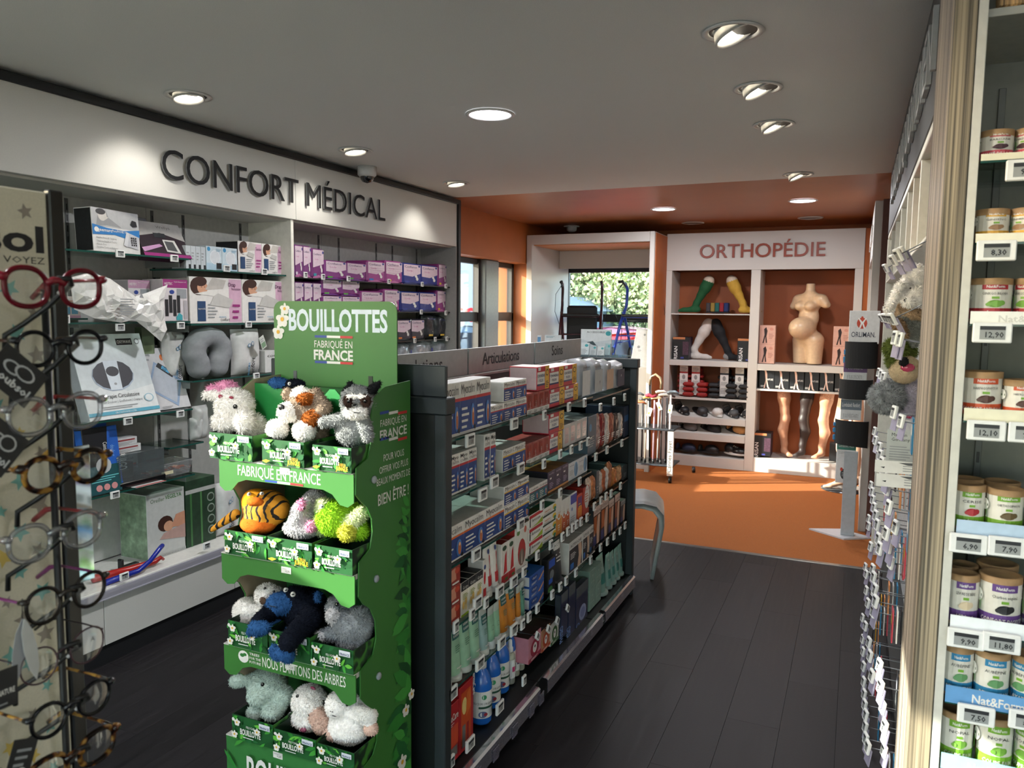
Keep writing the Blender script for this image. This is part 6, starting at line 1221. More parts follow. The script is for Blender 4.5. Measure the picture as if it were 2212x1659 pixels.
for i, (xl, xr, yb, yt) in enumerate(((861, 892, 772, 740), (893, 940, 770, 737), (942, 973, 766, 736))):
    lrow('large_film_pack', 'pack', ('small', 'wide', 'narrow')[i] + ' silvery film pack', 'low shelf above the gondola signs', lambda w, h, d=.14: bag(w, h, d, BF, [('t', 'Confiance', .55, .4, .14, BLN, .5, .01), ('e', .88, .7, .06, .08, BLN)], i + 6, wrinkle=.01), 1, xl, xr, yb, yt, Rz[3], .14, grp='silvery film packs')
lrow('large_film_pack', 'pack', 'silvery film pack behind the display board', 'low shelf', lambda w, h, d=.14: bag(w, h, d, BF, (), 12, wrinkle=.01), 4, 645, 858, 790, 748, Rz[3], .14, grp='silvery film packs')
LT = [(261, 548, '76', A1), (378, 558, '29', A1), (491, 580, '49', B1z), (572, 587, '16', B1z), (141, 690, '26', A2), (261, 707, '9', A2), (392, 703, '43', A2), (538, 701, '39', B2z), (278, 910, '384', A3), (391, 894, '55', A3), (555, 812, '24', B3z), (250, 1069, '39', A4), (448, 1179, '42', 0), (270, 1245, '7', 0)]
for i, (px, py, t, z) in enumerate(LT):
    q = onx(px, py, -3.04 if z else -2.968); ptag(q, PI / 2, ('white price tag below the telephone box', 'white price tag below the dark travel desk box', 'white price tag below the pale blue boxes', 'white price tag below the small pillow boxes', 'white price tag below the small pink box', 'white price tag below the white plastic bag', 'white price tag below the bed riser box', 'white price tag below the large pillow boxes', 'white price tag below the round device box', 'white price tag below the scale box', 'white price tag below the drawstring bag', 'white price tag below the heat belt pack', 'white price tag on the ledge below the pillow cartons', 'white price tag on the ledge below the blue rod')[i], t, 'price tags on the wall unit', .046, .034)
for i, (px, py) in enumerate(((661, 594), (699, 598), (754, 602), (841, 608), (913, 614), (964, 618), (911, 674), (964, 676), (897, 736), (941, 733), (966, 732))):
    q = onx(px, py, -3.04); ptag(q, PI / 2, 'white price tag under the hygiene packs, %s when read shelf by shelf' % ORD[i], '4', 'price tags on the hygiene shelves', .034, .036)

# ================================================================== green cardboard display of soft toys
SXR, SXL, SYF, SYB = -1.19, -1.665, 1.654, 1.93
GRN = M('37702f', .45, scale=3, amount=.10); GRD = M('2f6e33', .5); CBW = H('c4c2bc', .6)
sd = empty('toy_display', ((SXL + SXR) / 2, SYB, 0), 0, 'tall green cardboard display with four tiers of soft toys', 'display stand')
OFF = Matrix.Translation((-(SXL + SXR) / 2, -SYB, 0))
def sp(name, f, T=None): m = MB(T or OFF); f(m); return m.build(name, sd)
def sxz(px, py): q = onx(px, py, SXR); return float(q[1]), float(q[2])
fr = [sxz(*p) for p in ((826, 840), (808, 860), (802, 900), (801, 960), (795, 990), (770, 1012), (769, 1070), (780, 1084), (793, 1096), (803, 1120), (805, 1150), (800, 1185), (776, 1216), (775, 1290), (785, 1305), (800, 1315), (811, 1340), (813, 1380), (806, 1415), (779, 1450), (779, 1510), (790, 1522), (806, 1532), (815, 1560), (815, 1600), (806, 1632), (782, 1665))]
poly = [(SYB, 0.0), (SYB, 1.392), (1.80, 1.385)] + fr + [(fr[-1][0], 0.0)]
def sidep(x, d): return lambda m: (m.ext([(p[0], p[1]) for p in poly], x, x + d, GRN, 'yz'))
sp('side_panel', sidep(SXR - .004, .004)); sp('side_panel', sidep(SXL, .004))
sp('inner_lining', lambda m: m.ext([(p[0] + .002, p[1]) for p in poly], SXL + .0045, SXL + .006, M('a89a84', .7), 'yz'))
sp('back_panel', lambda m: m.box((SXL + .007, SYB - .006, 0), (SXR - .006, SYB - .002, 1.38), GRD))
# header board
hx0, hx1 = float(ony(592, 660, SYB - .01)[0]), float(ony(858, 700, SYB - .01)[0]); hz1 = 1.622
def hb(m):
    r = .03; pts = [(hx0, 1.36), (hx1, 1.36)]
    for k in range(7): a = PI / 2 * k / 6; pts.append((hx1 - r + r * math.cos(a), hz1 - r + r * math.sin(a)))
    for k in range(7): a = PI / 2 + PI / 2 * k / 6; pts.append((hx0 + r + r * math.cos(a), hz1 - r + r * math.sin(a)))
    m.ext(pts, SYB - .012, SYB - .008, GRN, 'xz')
    w = hx1 - hx0; h = hz1 - 1.36; cx = (hx0 + hx1) / 2; FB, FW, FRd = H('22408e'), WHT, H('b8282c')
    it = [('t', 'BOUILLOTTES', .53, .66, .25, H('c9d6e0'), .80, .03), ('t', 'FABRIQUÉ EN', .50, .46, .085, WHT, .31), ('t', 'FRANCE', .5, .32, .115, WHT, .32, .03)]
    for z in (.575, .275): it += [('r', .35, z, .45, z + .028, FB), ('r', .45, z, .56, z + .028, FW), ('r', .56, z, .66, z + .028, FRd)]
    m.front(w, h, it, x0=cx, z0=1.36, y=SYB - .012)
    for (fx, fz, s) in ((hx0 + .035, 1.565, .024), (hx0 + .018, 1.525, .022), (hx0 + .045, 1.598, .018)): flower(m, fx, fz, s, SYB - .013)
PET = H('dcdad2'); YC = H('d8a428')
def flower(m, x, z, s, y):
    for k in range(5):
        a = 2 * PI * k / 5 + .3; u, v = math.cos(a), math.sin(a); n = 9; P = []
        for t in range(n): b = 2 * PI * t / n; P.append((x + u * s * .55 + math.cos(b) * (s * .5 * abs(u) + s * .26 * abs(v)) , y - .0002 * k, z + v * s * .55 + math.sin(b) * (s * .5 * abs(v) + s * .26 * abs(u))))
        m.add(P, [tuple(range(n))], PET)
    m.add([(x + s * .3 * math.cos(2 * PI * t / 8), y - .0015, z + s * .3 * math.sin(2 * PI * t / 8)) for t in range(8)], [tuple(range(8))], YC)
sp('header_board', hb)
sp('header_slot', lambda m: (m.box((hx0 + .075, SYB - .0135, 1.36), (hx0 + .088, SYB - .012, 1.405), H('4a4f52'))))
sp('header_slot', lambda m: (m.box((hx1 - .10, SYB - .0135, 1.36), (hx1 - .085, SYB - .012, 1.40), H('1a2a1c'))))
# prints on the aisle side: wording, leaves and flowers
TS = OFF @ Matrix.Translation((SXR + .0003, 0, 0)) @ Matrix.Rotation(PI / 2, 4, 'Z')
def sprint(m):
    def T_(s, px, py, hpx, wpx, bold=0.0, mat=WHT):
        y0, z0 = sxz(px - wpx / 2, py); y1, _ = sxz(px + wpx / 2, py); zt = sxz(px, py - hpx)[1]; z_ = sxz(px, py)[1]; m.text(s, (y0 + y1) / 2, z_, zt - z_, mat, y=-.0008, width=y1 - y0, bold=bold)
    T_('FABRIQUÉ EN', 849, 916, 15, 56); T_('FRANCE', 849, 943, 20, 58, .02)
    for py in (893, 950):
        for k, c in enumerate(('22408e', 'd9d7d2', 'b8282c')):
            ya, za = sxz(820 + k * 19.5, py); yb, _ = sxz(839.5 + k * 19.5, py); m.add([(ya, -.0008, za - .004), (yb, -.0008, za - .004), (yb, -.0008, za + .004), (ya, -.0008, za + .004)], [(0, 1, 2, 3)], H(c))
    T_('POUR VOUS', 850, 990, 15, 44); T_('OFFRIR VOS PLUS', 850, 1014, 15, 62); T_('BEAUX MOMENTS DE', 849, 1038, 15, 72); T_('BIEN ÊTRE !', 849, 1080, 24, 66, .01)
    r = random.Random(3); LV = [H('1d5a2a'), H('16441f'), H('2f7a2f'), H('3f8f3a')]
    for k in range(80):
        z = 1.02 * (1 - k / 80.0) + .0; a = r.uniform(-1.2, 1.6) + PI * .9; L = r.uniform(.05, .10) * (.7 + .6 * k / 80); y0 = SYB - .004 - r.random() * .035 * (.5 + k / 80.0)
        tip = (max(SYF + .13, y0 + math.cos(a) * L), z + math.sin(a) * L); d = Vector((tip[0] - y0, tip[1] - z)); nn = Vector((-d.y, d.x)) * .22; P = []
        for t, wd in ((0, .1), (.25, .9), (.5, 1), (.75, .6), (1, 0)): P.append((y0 + d.x * t + nn.x * wd, -.0008 - k * 2e-5, z + d.y * t + nn.y * wd))
        for t, wd in ((.75, .6), (.5, 1), (.25, .9), (0, .1)): P.append((y0 + d.x * t - nn.x * wd, -.0008 - k * 2e-5, z + d.y * t - nn.y * wd))
        P = [(min(p[0], SYB - .002), p[1], p[2]) for p in P]; m.add(P, [tuple(range(len(P)))], r.choice(LV))
    for (px, py, s) in ((886, 1498, .017), (874, 1533, .019), (866, 1645, .024)): y, z = sxz(px, py); flower(m, y, z, s, -.004)
sp('side_print', sprint, TS)['kind'] = 'stuff'
for px, py in ((807, 1036), (812, 1250), (817, 1460)):
    y, z = sxz(px, py); sp('plastic_rivet', lambda m: m.lathe([(.011, 0), (.011, .004), (.007, .007), (0, .007)], H('9aa0a4', .15), 14, (SXR, y, z), axis='x'))
TZ = [1.165, .888, .612, .33]
def strip(i):
    def f(m):
        z = TZ[i]; a, b = SXL + .001, SXR - .005; w = b - a; arch = []
        n = 14
        pts = [(a, z), (a, z - .078), (a + .02, z - .092), (a + .045, z - .088), (a + .07, z - .062), (a + .1, z - .052)] + [(b - .1, z - .052), (b - .07, z - .062), (b - .045, z - .088), (b - .02, z - .092), (b, z - .078), (b, z)]
        if i == 3: pts = [(a, z), (a, 0), (b, 0), (b, z)]
        m.ext(pts, SYF, SYF + .004, GRN if i < 3 else M('2f6e33', .5), 'xz')
        F = lambda it: m.front(w, .092, it, x0=(a + b) / 2, z0=z - .092, y=SYF)
        if i == 0:
            F([('t', 'FABRIQUÉ EN FRANCE', .46, .56, .34, WHT, .62)]); F([('r', .36, .455, .455, .52, H('22408e')), ('r', .455, .455, .55, .52, WHT), ('r', .55, .455, .645, .52, H('b8282c'))])
        if i == 2: F([('t', 'NOUS PLANTONS DES ARBRES', .62, .54, .34, WHT, .62), ('e', .16, .72, .042, .2, WHT), ('e', .15, .76, .018, .06, GRD), ('e', .172, .8, .015, .05, GRD), ('t', 'TREES', .25, .83, .08, WHT, .08, .02), ('t', 'FOR THE', .255, .70, .08, WHT, .09, .02), ('t', 'FUTURE', .255, .57, .08, WHT, .09, .02)])
        if i == 3:
            rr = random.Random(9); lv = []
            for q_ in range(46):
                cx = rr.uniform(0, .13) if q_ % 2 else rr.uniform(.87, 1); cz = rr.uniform(-.6, 1); a_ = rr.uniform(0, 6.28); ca, sa = math.cos(a_), math.sin(a_); P = []
                for t, wd in ((-.5, 0), (-.2, .8), (.1, 1), (.35, .5), (.5, 0), (.35, -.5), (.1, -1), (-.2, -.8)): u_, v_ = t * .15, wd * .016; P.append((min(1, max(0, cx + u_ * ca - v_ * sa)), min(1, cz + (u_ * sa + v_ * ca) * w / .3)))
                lv.append(('p', P, H(('174a22', '2a7a2e', '1f6030', '3f8f36')[q_ % 4])))
            m.front(w, .3, lv, x0=(a + b) / 2, z0=z - .3, y=SYF)
            m.front(w, .3, [('t', 'BOUILLOTTE', .56, .58, .30, WHT, .74, .02)], x0=(a + b) / 2, z0=z - .3, y=SYF - .0125)
    return f
for i in range(4):
    sp('front_strip', strip(i)); sp('tray', lambda m: (m.box((SXL + .006, SYF + .004, TZ[i] - .012), (SXR - .006, SYB - .007, TZ[i] - .001), CBW), m.box((SXL + .002, SYF - .002, TZ[i] - .001), (SXR - .006, SYF + .02, TZ[i] + .002), CBW)))
for i, (px, py) in enumerate(((618, 1232), (626, 1440), (600, 1632), (615, 1018))):
    q = ony(px, py, SYF - .001); m = MB(); m.box((-.017, 0, -.009), (.017, .0006, .009), WHT, 0); m.front(.034, .018, [('t', '16,20€', .65, .2, .4, INK, .45), ('l', .1, .65, .8, .9, 2, LGY)], z0=-.009); m.build('price_sticker', None, 'small white price sticker on the green display, %s tier strip' % ('second', 'third', 'lowest', 'top')[i], 'sticker', 'price stickers on the toy display', loc=tuple(q))
# green card dividers behind the toys
for px0, px1, py in ((528, 612, 826), (700, 736, 840)):
    x0, z1 = float(ony(px0, py, 1.80)[0]), float(ony(px0, py, 1.80)[2]); x1 = float(ony(px1, py, 1.80)[0])
    sp('divider_card', lambda m: m.ext([(x0, TZ[0] + .003), (x1, TZ[0] + .003), (x1, z1 - .02), (x1 - .02, z1), (x0 + .02, z1), (x0, z1 - .02)], 1.80, 1.803, M('1f7a3a', .4), 'xz'))
LEAF = M('2f7a33', .45, kind='leaves'); LEAFD = M('1d4a26', .5, kind='darkleaves')
def toybox(w, h, d, jungle):
    m = MB(); t = .0015; dk = H('12301c')
    for a, b in (((-w / 2, 0, 0), (w / 2, t, h)), ((-w / 2, t, 0), (-w / 2 + t, d, h)), ((w / 2 - t, t, 0), (w / 2, d, h)), ((-w / 2 + t, d - t, 0), (w / 2 - t, d, h)), ((-w / 2 + t, t, 0), (w / 2 - t, d - t, t))): m.box(a, b, dk)
    rr = random.Random(int(w * 1e5)); LG = [H(c) for c in ('174a22', '2a7a2e', '3f9436', '5fae3c', '1f6030')]; lv = []
    for q_ in range(22):
        cx, cz, a_ = rr.random(), rr.random(), rr.uniform(0, 6.28); L1, W1 = rr.uniform(.14, .3), rr.uniform(.05, .1); ca, sa = math.cos(a_), math.sin(a_); P = []
        for t, wd in ((-.5, 0), (-.2, .8), (.1, 1), (.35, .5), (.5, 0), (.35, -.5), (.1, -1), (-.2, -.8)):
            u_, v_ = t * L1, wd * W1 * .5; P.append((min(1, max(0, cx + (u_ * ca - v_ * sa))), min(1, max(0, cz + (u_ * sa + v_ * ca) * w / h))))
        lv.append(('p', P, LG[q_ % 5]))
    m.front(w, h, [('r', 0, 0, 1, 1, H('1a5226'))]); m.front(w, h, lv, y=-.0004)
    m.front(w, h, [('t', 'PELUCHE', .48, .60, .10, WHT, .2), ('t', 'BOUILLOTTE', .48, .30, .24, WHT, .50, .03), ('l', .3, .18, .66, .26, 1, WHT), ('r', .70, .74, .96, .97, H('c9cdd4')), ('t', 'FRANCE', .83, .77, .10, NV2, .22, .02), ('e', .07, .86, .035, .07, WHT)] + ([('t', 'AS DE LA', .8, .28, .11, YC, .2, .02), ('t', 'JUNGLE', .8, .10, .17, YC, .3, .03), ('p', [(.04, .15), (.14, .08), (.24, .18), (.14, .22)], YC)] if jungle else []), y=-.0062)
    for fx, fz in ((.17, .78), (.10, .25), (.66, .6)) if not jungle else ((.17, .78), (.66, .6)): flower(m, (fx - .5) * w, fz * h, .011, -.0085)
    m.add([(w / 2 + .0004, 0, 0), (w / 2 + .0004, d, 0), (w / 2 + .0004, d, h), (w / 2 + .0004, 0, h)], [(0, 1, 2, 3)], LEAFD)
    return m
BXS = [((454, 546, 992, 937), (567, 657, 1002, 948), (676, 774, 1012, 958)), ((487, 576, 1188, 1137), (579, 674, 1205, 1152), (681, 779, 1222, 1168)), ((494, 578, 1388, 1334), (582, 670, 1404, 1348), (674, 768, 1435, 1384)), ((503, 590, 1582, 1532), (593, 683, 1606, 1560), (686, 775, 1635, 1592))]
TOYN = [('white unicorn', 'brown and white dog', 'grey raccoon'), ('striped yellow duck', 'grey rabbit', 'lime green frog'), ('white bear', 'blue gorilla', 'grey lamb'), ('pale green lamb', 'white unicorn with pink horn', 'white sheep')]
BC = {}
for i, row in enumerate(BXS):
    for j, (xa, xb, yb, yt) in enumerate(row):
        Yb = SYF - .006; a = float(ony(xa, yb, Yb)[0]); b = min(float(ony(xb, yb, Yb)[0]), SXR - .007); h = float(ony(xa, yt, Yb)[2]) - float(ony(xa, yb, Yb)[2])
        BC[i, j] = (a + b) / 2; bz = TZ[i] + .0022
        toybox(b - a, h, .15, (i, j) in ((0, 1), (0, 2), (1, 1))).build('toy_box', None, 'open leaf printed carton holding the %s' % TOYN[i][j], 'box', 'leaf printed toy cartons', loc=((a + b) / 2, Yb, bz))
# ------------------------------------------------------------------ soft toys
CR = {4: (430, 620, .2893), 5: (430, 1050, .3670)}
MMP = .00126
def toy(label, crop, shapes, mats, eyes=(), fur=5200, ln=.009, extras=None, nose=None, y0=1.735, vox=.0055, k=.012, group='soft toys on the green display', loc=None):
    ox_, oy_, s = CR[crop]; sh = []; cen = None
    def W(x, y, dy): return ony(ox_ + x * s, oy_ + y * s, y0 + dy)
    for q in shapes:
        if q[0] == 'e':
            dy = q[6] if len(q) > 6 else 0; rd = q[7] if len(q) > 7 else (q[3] + q[4]) / 2
            sh.append(('e', W(q[1], q[2], dy), (q[3] * s * MMP * 1.08, rd * s * MMP, q[4] * s * MMP), q[5]))
        else:
            _, x1, y1, x2, y2, r1, r2, mt, d1, d2 = q; sh.append(('c', W(x1, y1, d1), W(x2, y2, d2), (r1 * s * MMP, r2 * s * MMP), mt))
    c0 = np.array(sh[0][1]); org = np.array([c0[0], c0[1], c0[2]])
    sh2 = [(q[0], q[1] - org, q[2], q[3]) if q[0] == 'e' else (q[0], q[1] - org, q[2] - org, q[3], q[4]) for q in sh]
    V, F, mid = blob(sh2, vox, k, 1); m = MB(); m.arr(V, F, mid, mats); o = m.build('soft_toy', None, label, 'soft toy', group, loc=tuple(org))
    if fur: f = fuzz(V, F, mid, mats, fur, ln); f.build('fur', o, kind='stuff')
    for (x, y, r, *rest) in eyes:
        # eye rides on the body's front surface
        p = W(x, y, 0) - org; d = Vector(ray(ox_ + x * s, oy_ + y * s)).normalized(); from mathutils.bvhtree import BVHTree
        if 'bvh' not in locals(): bvh = BVHTree.FromPolygons([tuple(v) for v in V.tolist()], [tuple(f_) for f_ in F.tolist()])
        start = Vector((CAM - org).tolist()); hit = bvh.ray_cast(start, d)[0]
        if hit is None: hit = Vector(p.tolist())
        rr = r * s * MMP; e = MB(); kind = rest[0] if rest else 'eye'; ct = hit - d * rr * .1
        if kind == 'eye':
            e.lathe([(0, -rr), (rr * .7, -rr * .7), (rr, 0), (rr * .7, rr * .7), (0, rr)], H('08090a', .08), 12, ct); e.lathe([(0, -rr * .25), (rr * .25, 0), (0, rr * .25)], WHT, 8, ct - d * rr * .95 + Vector((-.2, 0, .3)) * rr); e.build('eye', o)  # small white bead on the black eye imitates a catchlight
        elif kind == 'ring':
            e.lathe([(0, -rr), (rr * .7, -rr * .7), (rr, 0), (rr * .7, rr * .7), (0, rr)], WHT, 12, ct); c2 = ct - d * rr * .55; e.lathe([(0, -rr * .6), (rr * .6, 0), (0, rr * .6)], H('08090a', .08), 12, c2); e.build('eye', o)
        else:
            w_, h_, mt = rest[1], rest[2], rest[3]; a = w_ * s * MMP; b = h_ * s * MMP; VV = []; n1 = 10
            for u in range(n1):
                for v in range(6):
                    th = 2 * PI * u / n1; ph_ = PI * v / 5; VV.append((math.sin(ph_) * math.cos(th) * a, math.sin(ph_) * math.sin(th) * min(a, b) * .5, math.cos(ph_) * b))
            FF = [(u * 6 + v, u * 6 + v + 1, ((u + 1) % n1) * 6 + v + 1, ((u + 1) % n1) * 6 + v) for u in range(n1) for v in range(5)]
            e.add([tuple(Vector(q) + ct) for q in VV], FF, mt, True); e.build(kind, o)
    if extras: extras(o, W, org, V, F)
    return o
def fm(c): return M(c, .95, kind='fur', scale=120, amount=.12)
FWH = fm('efebe6'); FPK = fm('d690b0'); FDP = fm('8e3a4a'); FBR = fm('8a4a1c'); FGB = fm('8a7868'); FGR = fm('8a8c8c'); FBK = fm('17181a'); FDB = fm('3a2a24')
FLIME = fm('8ec02a'); FPALE = fm('c8d2a0'); FYL = fm('c9c84a'); FMINT = fm('a9bab0'); FNV = fm('10141f'); FBLU = fm('2a5080'); FLG = fm('b4b2b4'); FCR = fm('d0b0a0'); FMIX = M('7d8286', .95, kind='pack', scale=22)
toy('white unicorn soft toy with a pink tuft, top tier', 4, [('e', 265, 880, 150, 130, 0), ('e', 195, 1010, 100, 90, 0, -.03), ('e', 400, 1060, 105, 130, 0, .03), ('c', 150, 800, 50, 810, 45, 28, 0, 0, -.01), ('e', 205, 745, 95, 45, 1, .01), ('e', 90, 760, 40, 30, 1, 0), ('e', 340, 1010, 70, 100, 0, -.02)], [FWH, FPK], [(270, 893, 20, 'eye'), (160, 820, 20, 'brow', 26, 20, FDP), (240, 826, 20, 'brow', 26, 14, FDP), (270, 1103, 20, 'foot', 55, 14, FDP)], ln=.012)
toy('brown and white dog soft toy, middle of the top tier', 4, [('e', 800, 900, 140, 130, 2, .01), ('e', 665, 935, 78, 78, 0, -.035), ('e', 760, 800, 70, 60, 0, .0), ('e', 790, 835, 62, 45, 1, -.03), ('e', 850, 975, 80, 60, 1, -.02), ('c', 870, 800, 930, 900, 50, 62, 2, .0, -.01), ('e', 660, 800, 42, 50, 2, .01), ('e', 585, 1060, 82, 78, 0, -.03), ('e', 785, 1075, 85, 80, 0, -.03), ('e', 860, 1080, 110, 90, 2, .03)], [FWH, FBR, FGB], [(615, 900, 28, 'nose', 30, 27, H('0c0c0e', .3)), (755, 868, 16, 'eye')], ln=.008)
toy('grey raccoon soft toy with dark eye patches, top tier', 4, [('e', 1190, 860, 130, 125, 0, .01), ('e', 1170, 935, 88, 52, 1, -.04), ('c', 1120, 770, 1135, 715, 42, 18, 2, .0, .0), ('c', 1300, 760, 1345, 715, 42, 18, 2, .0, .0), ('e', 1110, 855, 36, 48, 3, -.065, 20), ('e', 1245, 855, 44, 48, 3, -.065, 20), ('e', 1150, 1080, 125, 120, 0, .02), ('c', 1080, 985, 930, 1010, 52, 45, 0, -.01, -.03), ('c', 1230, 1000, 1260, 1120, 55, 45, 0, -.01, -.03), ('e', 1175, 815, 80, 16, 1, -.07, 14)], [FGR, FWH, FBK, FDB], [(1118, 852, 15, 'eye'), (1240, 852, 15, 'eye'), (1165, 888, 20, 'nose', 24, 15, H('0c0c0e', .3)), (1165, 938, 20, 'mouth', 50, 4, INK)], ln=.008)
toy('blue headed gorilla soft toy peeking out behind the dog', 4, [('e', 590, 715, 85, 45, 1, .08), ('e', 720, 725, 85, 42, 0, .09), ('e', 640, 760, 90, 40, 0, .09)], [FNV, FBLU], [(600, 680, 10, 'nostril', 16, 8, FNV), (675, 722, 16, 'ring')], fur=1500, ln=.006)
STR = M('d28f1e', .8, kind='stripes')
toy('yellow duck soft toy with black tiger stripes', 5, [('e', 395, 130, 145, 120, 0, .01), ('e', 330, 85, 80, 75, 2, -.01), ('e', 345, 225, 115, 62, 1, -.02), ('e', 330, 92, 58, 28, 1, -.065), ('c', 215, 165, 75, 258, 34, 17, 0, -.01, -.04)], [STR, fm('c8641e'), fm('d28f1e')], [(296, 48, 14, 'ring'), (370, 45, 14, 'ring')], fur=1200, ln=.003)
toy('grey rabbit soft toy with pink ears, lying in its carton', 5, [('e', 620, 170, 75, 95, 0, .0), ('e', 680, 90, 70, 70, 0, .02), ('c', 640, 90, 560, 210, 26, 34, 0, -.03, -.03), ('e', 600, 110, 24, 40, 1, -.05, 14), ('e', 600, 250, 110, 55, 0, -.01), ('e', 665, 235, 34, 34, 1, -.03)], [FLG, FPK], [(618, 130, 9, 'eye')], ln=.008)
toy('lime green frog soft toy with a pale hood', 5, [('e', 800, 190, 105, 105, 0, .0), ('e', 735, 120, 50, 48, 1, -.01), ('c', 870, 230, 960, 160, 42, 40, 1, -.01, 0), ('e', 900, 160, 90, 60, 0, .03), ('e', 870, 275, 45, 48, 2, -.03), ('e', 940, 260, 60, 55, 0, .01), ('c', 690, 200, 720, 275, 24, 22, 1, -.01, 0)], [FLIME, FPALE, FYL], [(725, 122, 16, 'ring')], ln=.011)
toy('white bear soft toy with a brown nose, third tier', 5, [('e', 400, 640, 70, 70, 0, .0), ('e', 285, 740, 85, 90, 0, .0), ('e', 375, 670, 36, 34, 0, -.03), ('c', 330, 740, 400, 760, 50, 50, 0, 0, .01), ('e', 460, 640, 40, 45, 0, .02)], [FWH], [(388, 602, 9, 'eye'), (440, 620, 9, 'eye'), (376, 676, 20, 'nose', 30, 26, fm('4a3a30'))], ln=.009)
toy('navy gorilla soft toy with blue face and hands, arms hanging over', 5, [('e', 620, 720, 150, 130, 0, .03), ('e', 475, 690, 82, 66, 1, -.03), ('e', 560, 640, 75, 55, 0, .0), ('c', 440, 730, 355, 790, 58, 46, 0, -.03, -.10), ('e', 348, 838, 58, 48, 1, -.118), ('c', 650, 780, 530, 910, 72, 60, 0, -.03, -.13), ('e', 505, 985, 56, 46, 1, -.135), ('e', 440, 965, 26, 40, 1, -.13), ('e', 455, 1000, 22, 30, 1, -.135), ('e', 530, 1020, 24, 28, 1, -.135), ('e', 300, 860, 20, 30, 1, -.12), ('e', 400, 830, 22, 30, 1, -.115), ('e', 700, 650, 20, 40, 1, .0), ('e', 470, 830, 90, 40, 1, -.01)], [FNV, FBLU], [(512, 612, 18, 'ring'), (553, 637, 18, 'ring'), (430, 708, 20, 'mouth', 36, 4, INK)], fur=6500, ln=.008)
toy('mottled grey lamb soft toy with a pale smiling face', 5, [('e', 900, 830, 120, 120, 1, .01), ('e', 810, 720, 58, 82, 1, .0), ('e', 788, 765, 36, 48, 0, -.03), ('c', 820, 860, 720, 885, 48, 38, 1, -.01, -.03), ('e', 710, 885, 28, 26, 0, -.045), ('e', 960, 780, 70, 70, 1, .01), ('e', 900, 920, 90, 50, 1, -.01)], [FLG, FMIX], [(812, 698, 13, 'eye'), (788, 792, 20, 'mouth', 22, 3, INK)], ln=.009)
toy('pale green lamb soft toy with a floppy ear, lowest tier', 5, [('e', 400, 1170, 125, 105, 0, .01), ('e', 350, 1240, 72, 60, 0, -.03), ('c', 290, 1140, 215, 1150, 34, 42, 0, .0, -.01), ('e', 330, 1335, 56, 48, 0, -.03), ('e', 425, 1335, 62, 52, 0, -.03), ('c', 500, 1230, 450, 1320, 60, 55, 0, .01, -.01)], [FMINT], [(374, 1168, 13, 'eye')], ln=.007)
toy('white unicorn soft toy with a glittery pink horn and feet', 5, [('e', 650, 1270, 105, 105, 0, .01), ('e', 640, 1370, 90, 70, 0, .0), ('c', 700, 1350, 720, 1410, 55, 50, 1, -.01, -.02), ('e', 560, 1370, 40, 40, 0, 0)], [FWH, FCR], [(580, 1237, 12, 'eye'), (731, 1275, 16, 'eye'), (510, 1392, 20, 'foot', 44, 34, H('b05a7a', .25)), (610, 1432, 20, 'foot', 30, 20, H('b05a7a', .25)), (668, 1192, 20, 'horn', 24, 14, H('8e3050', .25)), (645, 1348, 10, 'mouth', 4, 8, INK)], ln=.008)
toy('white sheep soft toy with a smile and cream paws', 5, [('e', 820, 1290, 75, 88, 0, -.01), ('e', 885, 1410, 125, 110, 0, .01), ('c', 900, 1330, 1000, 1350, 52, 52, 0, .0, -.01), ('e', 1012, 1430, 42, 40, 1, -.015), ('e', 770, 1465, 48, 34, 1, -.03), ('c', 870, 1230, 960, 1300, 40, 34, 0, .02, .02)], [FWH, FCR], [(872, 1283, 15, 'eye'), (790, 1352, 20, 'mouth', 26, 3, INK), (780, 1328, 10, 'nose', 14, 4, INK)], ln=.006)

# ================================================================== tin shelving beside the camera
TX0, TY = .138, 1.70
ts = empty('tin_shelving', (.6, TY + .2, 0), 0, 'tall shelving with striped plywood edge post holding round supplement tins', 'shelving')
OT = Matrix.Translation((-.6, -TY - .2, 0))
def tp(name, f): m = MB(OT); f(m); return m.build(name, ts)
PLY = M('8c7f69', .55, kind='zebra'); PLYS = M('978a7a', .55, kind='zebra')
tp('edge_post', lambda m: (m.box((TX0, TY, 0), (.176, TY + .04, 2.498), PLY, .001)))
tp('side_panel', lambda m: m.box((TX0, TY + .041, 0), (.176, TY + .375, 2.498), PLYS, .001))
tp('side_lining', lambda m: m.box((.177, TY + .001, 0), (.193, TY + .375, 2.498), M('c2c1b8', .5), .001))
tp('back_panel', lambda m: m.box((.194, TY + .35, .05), (1.1, TY + .37, 2.49), M('6d6e66', .6), .001))
tp('side_panel', lambda m: m.box((1.1, TY, 0), (1.14, TY + .375, 2.498), PLYS, .001))
tp('top_shelf', lambda m: m.box((.194, TY + .03, 2.155), (1.1, TY + .35, 2.17), M('a9a89e', .5), .001))
for x in (.262, .8): tp('slotted_upright', lambda m: m.box((x, TY + .344, .1), (x + .014, TY + .35, 2.1), M('5a5c58', .5), .001)); [tp('upright_slot', lambda m: m.box((x + .004, TY + .3425, .45 + k * .09), (x + .010, TY + .3445, .475 + k * .09), INK)) for k in range(14)]
m = MB(); m.box((0, 0, 0), (.058, .03, .16), M('b08a5a', .5, kind='zebra'), .003); m.build('wooden_letter', None, 'wooden block letter on the top shelf, first beside the striped post', 'letter', 'wooden letters on the top shelf', loc=(.21, TY + .03, 2.171))
m = MB(); m.box((0, 0, 0), (.06, .03, .16), M('b08a5a', .5, kind='zebra'), .003); m.build('wooden_letter', None, 'wooden block letter on the top shelf, second from the striped post', 'letter', 'wooden letters on the top shelf', loc=(.30, TY + .03, 2.171))
def tz(px, py): q = ony(px, py, TY - .004); return float(q[2])
